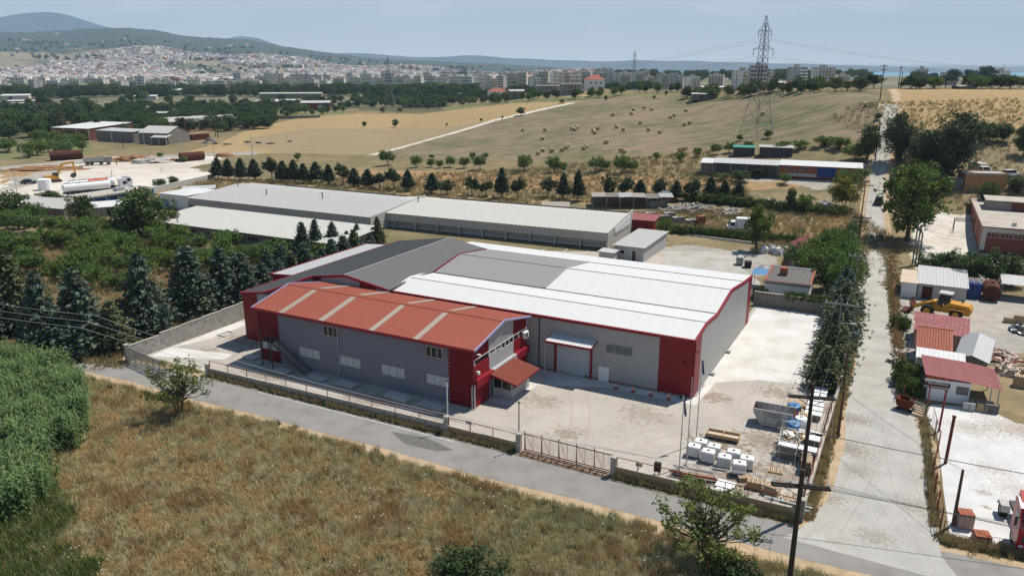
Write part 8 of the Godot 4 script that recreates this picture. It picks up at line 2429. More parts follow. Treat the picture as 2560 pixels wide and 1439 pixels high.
func make_grass() -> void:
	var fn := FastNoiseLite.new()
	fn.frequency = 0.2; fn.fractal_octaves = 3; fn.seed = 31
	var f2 := FastNoiseLite.new()
	f2.frequency = 0.035; f2.seed = 32
	# giant cane in the near left corner
	rng.seed = 40
	var reed := mb(true)
	for s in 6:
		var b := Vector3(rng.randf_range(-0.4, 0.4), 0, rng.randf_range(-0.4, 0.4))
		var h := rng.randf_range(3.0, 4.2)
		var lean := Vector3(rng.randf_range(-0.4, 0.4), 0, rng.randf_range(-0.4, 0.4))
		reed.col = Color(0.8, 0.9, 0.5)
		reed.tube(b, b + Vector3(0, h, 0) + lean, 0.025, 0.01, 3)
		for i in 13:
			var t := 0.2 + 0.8 * i / 13.0
			var p := b + Vector3(0, h * t, 0) + lean * t
			var a := rng.randf() * TAU
			var d := Vector3(cos(a), 0, sin(a))
			var l := rng.randf_range(0.45, 0.8)
			var sd := d.cross(Vector3.UP) * 0.045
			var k := rng.randf_range(0.65, 1.35)
			reed.col = Color(k, k, k * rng.randf_range(0.8, 1.1))
			var q := p + d * l * 0.5 + Vector3(0, l * 0.32, 0)
			var e := p + d * l + Vector3(0, l * rng.randf_range(-0.15, 0.2), 0)
			reed.tri(p - sd * 0.5, p + sd * 0.5, q + sd); reed.tri(p - sd * 0.5, q + sd, q - sd); reed.tri(q - sd, q + sd, e)
	var poly := PackedVector2Array([Vector2(-96, 29.5), Vector2(-66, 27.8), Vector2(-60, 28.3), Vector2(-56.5, 30.5), Vector2(-52.5, 33.2), Vector2(-47.5, 36.0), Vector2(-46.5, 38.0), Vector2(-48.5, 39.8), Vector2(-43.0, 42.0), Vector2(-40.0, 45.0), Vector2(-39.5, 48.5), Vector2(-44, 56), Vector2(-70, 55), Vector2(-96, 50)])
	var xs := []
	var cs := []
	for i in 5200:
		var p := Vector2(rng.randf_range(-96, -40), rng.randf_range(27, 56))
		if not Geometry2D.is_point_in_polygon(p, poly): continue
		var s := rng.randf_range(0.75, 1.1) * (0.9 + fn.get_noise_2d(p.x, p.y) * 0.35)
		xs.append(PLOT * Transform3D(Basis(Vector3.UP, rng.randf() * TAU).scaled(Vector3(s, s, s)), Vector3(p.x, 0, p.y)))
		cs.append(Color(0.105, 0.175, 0.068).lerp(Color(0.19, 0.25, 0.10), rng.randf()))
	multi("cane_thicket", reed.mesh(), M.grass, xs, cs, "dense stand of tall green cane beside the road", "reeds")
	# dry grass
	var dry := tuft(50, 26, 0.25, 0.62, 0.28, 0.45, 0.014)
	var dry2 := tuft(51, 20, 0.35, 0.9, 0.22, 0.5, 0.013)
	var weed := tuft(52, 34, 0.15, 0.5, 0.3, 0.6, 0.022)
	var a1 := []; var c1 := []; var a2 := []; var c2 := []; var a3 := []; var c3 := []
	for i in 60000:
		var p := Vector2(rng.randf_range(-66, 34), rng.randf_range(24.2, 62))
		var edge := table([[-66, 26.8], [-45, 26.3], [-34, 25.5], [-15, 25.5], [-4, 25.3], [4, 25.0], [14, 24.9], [22, 24.4], [34, 23.5]], p.x) + fn.get_noise_1d(p.x * 3.0) * 0.8
		if p.y < edge: continue
		if Geometry2D.is_point_in_polygon(p, poly): continue
		var w := PLOT * Vector3(p.x, 0, p.y)
		if w.z > -38 or absf(w.x) > -w.z * 0.78 + 3: continue
		var n := fn.get_noise_2d(p.x, p.y)
		var n2 := f2.get_noise_2d(p.x, p.y)
		var c: Color = [Color(0.48, 0.34, 0.18), Color(0.53, 0.44, 0.26), Color(0.36, 0.34, 0.18), Color(0.58, 0.50, 0.35), Color(0.39, 0.27, 0.14)][clampi(int(floor((n * 1.5 + 0.5 + rng.randf_range(-0.28, 0.28)) * 5.0)), 0, 4)]
		c = c.lerp(Color(0.36, 0.36, 0.20), clampf(n2 * 1.6, 0, 0.6))
		var k := rng.randf_range(0.8, 1.2)
		c = Color(c.r * k * 1.15, c.g * k * 1.18, c.b * k * 1.15)
		var s := rng.randf_range(0.75, 1.25) * (1.0 + n * 0.4)
		var x := PLOT * Transform3D(Basis(Vector3.UP, rng.randf() * TAU).scaled(Vector3(1.15, s, 1.15)), Vector3(p.x, 0, p.y))
		var r := rng.randf()
		var near := p.y < edge + 1.4
		if r < 0.06 + (0.18 if near else 0.0) + maxf(0, n2) * 0.12:
			a3.append(x); c3.append(Color(0.095, 0.115, 0.045) if rng.randf() < 0.8 else Color(0.16, 0.18, 0.06))
		elif r < 0.6: a1.append(x); c1.append(c)
		else: a2.append(x); c2.append(c)
	# green low growth below the canes
	for i in 6000:
		var p := Vector2(rng.randf_range(-50, -20), rng.randf_range(43, 62))
		if p.y < 44.0 + (p.x + 39.0) * 0.5 + fn.get_noise_2d(p.x * 0.5, p.y * 0.5) * 3.0: continue
		a3.append(PLOT * Transform3D(Basis(Vector3.UP, rng.randf() * TAU).scaled(Vector3(1.6, rng.randf_range(1.4, 2.6), 1.6)), Vector3(p.x, 0, p.y)))
		c3.append(Color(0.085, 0.14, 0.04).lerp(Color(0.17, 0.21, 0.06), rng.randf()))
	# verges: strips of plot x0, z0, x1, z1, half width, number
	for v in [[-50, 19.75, -11.2, 19.2, 0.25, 900], [-1.4, 19.25, 13.4, 18.95, 0.22, 420], [14.2, 18, 14.2, -8, 0.35, 700], [14.2, -8, 12.6, -50, 0.5, 800], [23.0, 14.5, 22.0, -6, 0.3, 420], [23.5, 16.2, 40, 14.2, 0.55, 1100], [20.2, -9, 17.0, -56, 0.6, 1000], [17, -56, 14.5, -95, 1.2, 700], [12.5, -60, 8, -125, 1.0, 500], [-62.3, 22.4, -90, 24.5, 1.3, 900]]:
		for i in v[5]:
			var t := rng.randf()
			var p: Vector2 = Vector2(lerpf(v[0], v[2], t), lerpf(v[1], v[3], t)) + Vector2(rng.randfn(), rng.randfn()) * v[4] * 0.6
			var x := PLOT * Transform3D(Basis(Vector3.UP, rng.randf() * TAU).scaled(Vector3(0.9, rng.randf_range(0.5, 1.0), 0.9)), Vector3(p.x, 0, p.y))
			if rng.randf() < 0.3: a3.append(x); c3.append(Color(0.10, 0.12, 0.045))
			else: a2.append(x); c2.append(Color(0.50, 0.38, 0.20).lerp(Color(0.32, 0.26, 0.13), rng.randf()))
	# rough grass of the orchard, the lots and the slopes: larger, sparser tufts on the land
	for b in [[-110, -30, -150, -85, 9000, 0], [25, 78, -175, -140, 3500, 1], [-95, 60, -235, -185, 6000, 0], [100, 190, -250, -170, 3500, 0]]:
		for i in b[4]:
			var w := Vector3(rng.randf_range(b[0], b[1]), 0, rng.randf_range(b[2], b[3]))
			var l := PLOT.affine_inverse() * w
			if l.x > -64 and l.x < 24 and l.z > -48: continue
			if l.z > -80 and l.z < -24 and l.x > -132 and l.x < -8: continue
			w.y = terrain(w.x, w.z)
			var s := rng.randf_range(0.8, 1.7)
			var n := fn.get_noise_2d(w.x * 0.5, w.z * 0.5)
			a2.append(Transform3D(Basis(Vector3.UP, rng.randf() * TAU).scaled(Vector3(s * 1.4, s, s * 1.4)), w))
			c2.append(Color(0.46, 0.34, 0.18).lerp(Color(0.22, 0.21, 0.09), clampf(n * 1.8 + 0.35, 0, 1)))
	multi("dry_grass", dry, M.grass, a1, c1, "short dry brown grass of the field before the road", "grass")
	multi("tall_dry_grass", dry2, M.grass, a2, c2, "tall straw-coloured grass and verge growth", "grass")
	multi("green_weeds", weed, M.grass, a3, c3, "scattered green weeds among the dry grass", "weeds")
	# pale umbels standing above the grass
	rng.seed = 53
	var um := mb(true)
	um.col = Color(0.16, 0.15, 0.07)
	um.tube(Vector3.ZERO, Vector3(0.04, 0.85, 0.02), 0.008, 0.006, 3)
	um.col = Color(0.62, 0.60, 0.52)
	for i in 6:
		var a := TAU * i / 6
		um.tri(Vector3(0.04, 0.86, 0.02), Vector3(0.04 + cos(a) * 0.05, 0.88, 0.02 + sin(a) * 0.05), Vector3(0.04 + cos(a + 0.9) * 0.05, 0.88, 0.02 + sin(a + 0.9) * 0.05))
	var a4 := []; var c4 := []
	for i in 420:
		var p := Vector2(rng.randf_range(-40, 20), rng.randf_range(25.8, 50))
		if f2.get_noise_2d(p.x * 2.0, p.y * 2.0) < 0.15: continue
		a4.append(PLOT * Transform3D(Basis(Vector3.UP, rng.randf() * TAU), Vector3(p.x, 0, p.y))); c4.append(Color.WHITE)
	multi("wild_flowers", um.mesh(), M.tinted, a4, c4, "scattered pale umbel flowers among the dry grass", "flowers")
const CEDARS := [[0,-65.5,-95.2,10.6,5.02],[0,-67.7,-92.9,10.6,4.65],[0,-58.5,-89.7,9.2,4.01],[0,-53,-88.5,9.9,5.44],[0,-49,-88.5,6.2,3.46],[0,-48.2,-95,10.2,4.75],[0,-45.1,-102.7,9.4,5.38],[0,-42.2,-106.8,8.4,4.4],[0,-40.2,-109.4,7.1,4.5],[0,-39.3,-118.7,4.7,3.23],[0,-40.7,-130.8,3.2,3.54],[0,-38.4,-136.7,5.5,3.54],[0,-37.1,-140.8,5.2,3.41],[0,-34.4,-143,4.5,3.46],[0,-31.9,-144,2.9,2.32]]
const CEDARS_B := [[0,-26.5,-147.4,5.7,3.8],[0,-30.5,-147.1,4.4,3.16],[0,-28.9,-147.4,3,1.9]]
const ORCHARD := [[1,-93.3,-139.4,3.8,4.53],[1,-89.7,-138.4,3.9,4.71],[1,-89.7,-142.7,4,4.83],[1,-87.8,-143.8,3.3,4.37],[1,-88.8,-150.9,4.4,4.78],[1,-107.6,-159.9,4.6,4.4],[1,-103.3,-158.6,4.1,4.53],[1,-99.1,-157.2,4.2,4.88],[1,-96.5,-158.6,3.6,4.49],[1,-86.7,-152.1,3.8,5.12],[1,-75.7,-126.8,3.6,3.59],[1,-78.4,-139.4,4,3.9],[1,-72.8,-131.4,3.6,3.68],[1,-76.8,-143.8,3.3,4.81],[1,-72.9,-141.6,3.5,4.04],[1,-67.1,-131.4,3.9,4.42],[1,-62,-115.4,3,4],[1,-66.1,-117.6,3.2,3.81],[1,-64,-131.4,3.2,4.49],[1,-58.4,-126.8,3.6,4.37],[1,-65.1,-139.4,4.1,4.07],[1,-62.3,-139.4,3.6,3.93],[1,-53.5,-133.3,3.2,3.66],[1,-54.2,-139.4,3.5,4.39],[1,-53,-129.5,3,4.17],[1,-47.4,-133.3,3.4,3.91],[1,-59.3,-139.4,4,4.26],[1,-66.3,-148.4,3.7,4.51],[1,-72.8,-152.1,4.2,4.14],[1,-74.8,-120,3.6,3.29],[1,-81.4,-125.9,3.6,4.22],[1,-88.6,-154.6,3.6,5.05],[1,-84.5,-124.2,3.2,3.92],[1,-60.8,-119.2,2.8,3.29],[1,-95.3,-139.4,3.4,4.76],[1,-49.4,-131.4,3.2,4.3],[1,-44.2,-131.4,3.9,4.49],[1,-65.8,-125.9,3.2,3.75],[1,-56.7,-130.5,3.5,4.3],[1,-86.2,-131,3.5,4.11],[1,-84,-122.9,2.7,3.39],[1,-62,-124,2.9,3.97],[1,-78.5,-152.9,3.5,3.97],[1,-107.2,-162.9,4.1,5.21],[1,-107,-169.7,4.6,4.83],[1,-87.6,-157.3,3.9,4.84],[1,-79.7,-146.8,3.1,4.63],[1,-96.9,-143,3.8,3.68],[1,-63.6,-129.3,2.8,3.64],[1,-82,-126.9,2.9,3.6],[1,-55,-145.1,3.5,4.38],[1,-82.3,-154.1,3.6,3.96],[1,-69.8,-121.3,3.4,3.61],[1,-80,-151.4,3.2,4.04],[1,-74.7,-129.4,3.4,3.9],[1,-62.8,-130.5,3.1,3.94],[1,-85.9,-143.4,3.7,4.29],[1,-73.9,-122.9,3.2,3.61],[1,-96.2,-140.3,3.2,4.18],[1,-69.9,-128.1,3.3,3.97],[1,-78.7,-135.7,3.5,4.22],[1,-73.9,-127,3.4,3.83],[1,-74.1,-141.2,3.1,4.38],[1,-56.3,-143.9,3.6,4.34],[1,-73.2,-161.4,4.2,4.66],[1,-70,-146.8,3.7,4.48],[1,-64.7,-132.2,2.8,3.45],[1,-74.6,-135.4,3,4.06],[1,-82.3,-170.1,3.9,4.45]]
const BIGS := [[2,-77.5,-156.3,9.7,12.53],[2,-114.2,-170.3,7,9.96],[2,-118.6,-193.6,3.4,6.34],[2,-96.1,-168,6.5,5.72],[2,-101.5,-219.5,2.7,3.92],[2,-99.7,-223.9,2.8,3.29]]
const PINES := [[3,-91.4,-237.5,6.6,4.61],[3,-87.1,-234.8,6.6,4.61],[3,-82.6,-233,6.9,4.43],[3,-79.1,-234.5,6.4,4.8],[4,-73.1,-232.7,7.8,4.96],[3,-68.5,-228.5,6.6,5.18],[3,-64.8,-226.9,7.1,4.67],[3,-62.1,-227.6,5.9,4.69],[3,-58.5,-227.9,6.3,5.1],[3,-53.7,-223.5,6,4.25],[4,-49,-220.9,6.8,4.26],[3,-45,-217.2,5.3,4.41],[3,-40.5,-214.2,5.4,4.91],[4,-36.8,-212.2,4.9,4.39],[4,-32.6,-210.1,6.5,4.54],[3,-28.4,-207.6,5.8,4.05],[3,-21.3,-202.5,5.5,4.32],[4,-17.2,-200.8,4.2,4.62],[4,-10.5,-198.9,5.2,4.07],[4,-6.8,-197.4,4.2,3.74],[3,-2.6,-195,7.7,4.17],[4,1.5,-192.9,5.8,3.78],[4,9.2,-193.8,5.3,4.4],[3,12.9,-190.8,6.5,3.97],[3,16.4,-188.1,7.7,3.81],[4,23.8,-187.8,6.7,3.87],[4,28,-188.4,5.6,4.3],[3,32,-189.8,4.4,3.81],[4,35.8,-186.1,5.7,3.92],[3,40,-184.9,4.9,3.76],[4,43.9,-185.1,5.4,3.9],[3,48.5,-185.7,5.6,3.9],[3,51.3,-183.5,5,3.97],[3,54.8,-183.8,4.4,3.72]]
const SHRUBS := [[1,-42.2,-261.3,5.4,5.72],[1,-31.5,-251.8,3.7,3.86],[1,-26.4,-249.8,2.8,3.01],[1,-23.2,-246.8,2.6,2.7],[1,-20,-247.4,3.6,3.79],[1,-15.3,-244,3.5,3.74],[1,-10,-239,4.7,4.98],[1,3.6,-231.1,5,5.32],[1,12.4,-225.6,4.6,4.95],[1,15,-224.4,2.9,3.08],[1,24.2,-220.7,4.6,4.84],[1,31.2,-217.1,5,5.36],[1,34,-217.1,3.4,3.57],[1,-28.2,-271.5,1.9,2.07],[1,-13.7,-264.4,2.4,2.6],[1,-9.1,-262.3,2.2,2.29],[1,27.3,-222.3,2.7,2.92],[1,49.1,-224.7,3,3.19],[1,43,-229.9,2.3,2.51],[1,61,-230.5,3,3.26],[1,64.7,-230.1,3.3,3.51],[1,55.3,-229.1,2.8,3],[1,70.4,-230.3,2.9,3.13],[1,79.8,-241.7,2.7,2.88],[1,71.6,-243.4,1.9,2.11],[1,-78.8,-283,2.9,3.09],[1,-120.1,-281.5,2.3,2.46],[1,-134.7,-294.7,2.1,2.25]]
const FIELD_TREES := [[1,-79.5,-419.2,2.9,2.58],[1,-61.3,-410,4.2,3.58],[1,4.5,-386.6,3.9,5.14],[1,-91.1,-551.4,3.8,4.51],[1,-79.2,-553.5,2.8,4.53],[1,-31.9,-380.5,1.5,1.17],[1,-4.7,-381.8,1.5,1.17],[1,-15.1,-382.7,1.5,1.57],[1,81.5,-416.5,2.4,2.12],[1,71.8,-397.5,1.7,2.02],[1,109.1,-232.7,2.1,2.15],[1,48.3,-403.7,2.8,2.05],[1,26.6,-417,2.1,2.97]]
const RIGHT_TREES := [[5,76.8,-174.9,7.6,7.22],[6,79.4,-150,17.3,12.05],[7,107.8,-188,16.3,12.6],[7,101.8,-202.1,12.5,9.04],[7,103.3,-191.8,10.8,9.03],[6,99.1,-184.9,6.8,8.74],[2,95.1,-206,9.6,6.64],[2,126.8,-209.9,6,5.64],[2,130.7,-211.2,5.1,4.8],[2,133.9,-211,5.2,4.8],[2,133.9,-201.5,8.2,5.23],[2,119.5,-179.6,3.7,6.61],[2,107.5,-170.6,5.9,5.42],[2,98.1,-177.1,4.5,7.47],[8,46.6,-142,9.5,5.04],[1,49.9,-130,4.4,4.92],[1,53.6,-130,5.6,5.63],[1,59.8,-136.7,5.5,5.75],[2,49.6,-115.1,5.7,5.66],[1,68.5,-150.8,3.9,2.91],[2,70.7,-124.1,4,5.79],[2,72.3,-121.1,5,5.27],[2,73.6,-118,5.5,5.4],[2,76.8,-117.4,5.9,5.76],[2,80.3,-117.8,5,4.49],[2,63.7,-172.9,5.6,2.38],[1,66.8,-172.6,3.9,4.57],[2,59.7,-199.7,3.1,5.23],[2,66.1,-203.8,2.3,5.33],[1,89.7,-222.4,2.8,5.29],[1,92.4,-217.7,3.4,5.64],[1,92.9,-207.7,4.2,6.48],[1,83.6,-224.4,2.5,4.65],[1,76.9,-223,3.4,4.17],[1,55.2,-202.5,2.1,3.82],[1,69.8,-195.6,2.8,3.08],[1,83,-189.3,4.5,5.97],[1,88.3,-193.8,3.2,5.07],[2,80.1,-227.5,2.3,4.01],[1,30.9,-151.8,4.3,3.25]]
const PINES_HILL := [[9,369.4,-722.1,13.7,14.63],[9,382.2,-721.5,12.3,12.42],[9,410.8,-734.7,15.4,14.88],[9,425.6,-734.7,15,13.39],[9,457.5,-764.6,18.2,19.36],[9,149.9,-326.8,5.6,7.29],[9,182.7,-337.1,4.6,5.12],[9,455.8,-734.7,10.7,11.16],[9,149.9,-340,4,4.13],[9,223.9,-349.4,3.6,5.31],[9,161.5,-326.9,2.4,3.31]]
const BALES := [[111.3,-246.6,2.42],[89.6,-279.5,2.56],[10.7,-269.2,0.04],[13.8,-327.2,1.65],[13.6,-265.1,0.85],[12.1,-304.2,2.9],[4.8,-334.5,2.42],[24.8,-321.5,0.76],[25.7,-318.3,0.83],[27.1,-323.1,0.48],[32.3,-302.7,3.07],[32.3,-308.8,0.91],[34.4,-313,1.88],[33.3,-271.9,1.47],[32.8,-269.7,2],[13.7,-263.8,1.87],[18.8,-268.2,2.3],[19.6,-273.9,0.37],[24.4,-261.4,2.36],[25.4,-265,0.93],[35,-247.5,1.65],[35.6,-244.9,1.04],[42,-312.2,0.92],[51.8,-314.5,1.64],[43.1,-301.1,1.44],[51.5,-292.6,1.12],[53.7,-281.9,2.31],[44.9,-348,1.83],[55.5,-357.5,0.11],[52.8,-344.9,0.78],[60.6,-358.7,1.41],[62.8,-351.5,2.84],[65.3,-321.1,2.75],[67.2,-324.8,1.69],[74.9,-336.9,0.05],[68,-297.8,2.41],[65.2,-294.4,1.33],[51.9,-238.3,1.78],[53.6,-239.4,2.2],[17,-262.9,1.96],[8.8,-260.7,1.49]]
const LAND := [[1,-132.9,301.2,-134.6,362.2,-148.1,436.3,-143.3,538.4,-108.4,558,2.4,463.1,52.2,467.3,33.6,412.7,-9.8,382.2,-35,339.7,-55.3,300.3,-93,309.1],[9,-127.3,374,-112.4,420.2,-75.2,406.1,-35,378.9,-9.7,379.1,-35,339.7,-55.3,300.3,-93,309.1,-118.4,336.6],[2,-55.3,300.3,-35,339.7,-9.8,382.2,31.9,417,74.4,406.4,81.3,380.4,82.6,356,138.4,296.6,109.1,232.7,100.7,221.9,73.7,242,42.1,238.9,9.2,253.5,-33.3,278.7],[3,-56.3,297.1,-35.8,338.9,-10.2,382.6,31.3,415.5,33.5,410.8,-7.7,377.3,-33.8,336.2,-52.9,295.4],[1,149.3,305.2,189.1,291.3,208.7,289.9,158.7,217.1,143.2,217.3,129.5,218.7,111.4,223.5],[4,-58.1,253,-36.2,248.1,2.4,225.1,50.8,206.8,74.1,196.5,72.5,191.6,50.4,191.7,2.1,202.2,-53.4,231.9],[1,-82.8,219,-66.6,218.7,-40.2,200.7,2,188.6,40,180,41.1,185.5,2,194.3,-30.5,207.4,-56.7,225.1,-87.9,233.2],[3,-147.4,188.2,-169.4,253.4,-169.3,282.9,-158.7,299.7,-141,301.8,-119.5,303,-108.3,289.4,-111.5,264.1,-100.6,253.4,-93.1,247.4,-99.1,219.4,-105.6,204.4,-114.9,192.4,-127.3,188],[6,-148.3,220.6,-156.5,241.2,-160.7,265.7,-150.9,260.5,-143.4,229.9,-142.2,214.6],[4,-169.4,253.4,-170.4,267.9,-159,260.5,-156,240.3,-152.3,226.8],[6,22.6,130.8,28,144.6,33.2,147.2,47.2,141.4,49.6,135.2,41.8,124.1,28.8,126.7],[10,28.4,147.2,51.6,155.7,69.1,153.8,83.2,186.1,42.6,192.9,32.4,164.6],[1,54,163.7,75.6,167.4,69.5,153.8,51.5,154.1],[3,68.7,124.1,76.8,144.5,87.1,162,96.1,169.4,104.8,165.9,98.2,150.3,95.3,138.2,84.6,121.6],[6,58.8,112.5,78.7,112.5,84.4,108.4,68.4,85.9,63.3,88.5,46.5,85.9],[10,46.5,85.9,63.3,88.5,68.4,85.9,57.4,70.6,51.8,70.6,44.8,73.4,41,73.4],[5,150.9,316.1,153.1,312.8,122.2,246.6,113.2,230.2,108.4,222.1,96.4,199.9,95.1,200.4,106.8,223.1,112.9,234.2,120.8,249.2],[8,-295.2,415.6,-207.9,380.3,-168.6,309.5,-192.4,289.2,-199,277],[6,-180.2,270.1,-152.5,299.7,-104.7,315.5,-101.1,304.3,-132.2,295.8,-174.6,261.5],[8,-464.8,712.4,-261.5,712.4,-230.2,683.9,-269.8,599.8,-367,560.3],[7,-334.5,509.8,-286,542.5,-199.7,380.3,-241.7,365.7],[8,-256.2,697.9,-152.5,712.4,-117.1,558.8,-167.2,509.8,-203.1,551.3],[7,-144.6,709.3,-49.2,603.1,-38.8,506.3,-116.6,600.5],[8,-54.4,592.5,44.5,438.1,91.2,428,88.1,412.9,30.1,421.6,-44.7,514.5],[7,85.6,373.9,105.2,334.1,142,314.6,133.9,296.5,103,326.9,83.7,361.2],[6,60.7,203.3,82.4,196.7,80,190.3,76,190.3,70.3,197.3,60,200.8],[10,123.8,210.1,153.2,208.8,135.5,181.7,110.5,184.9]]
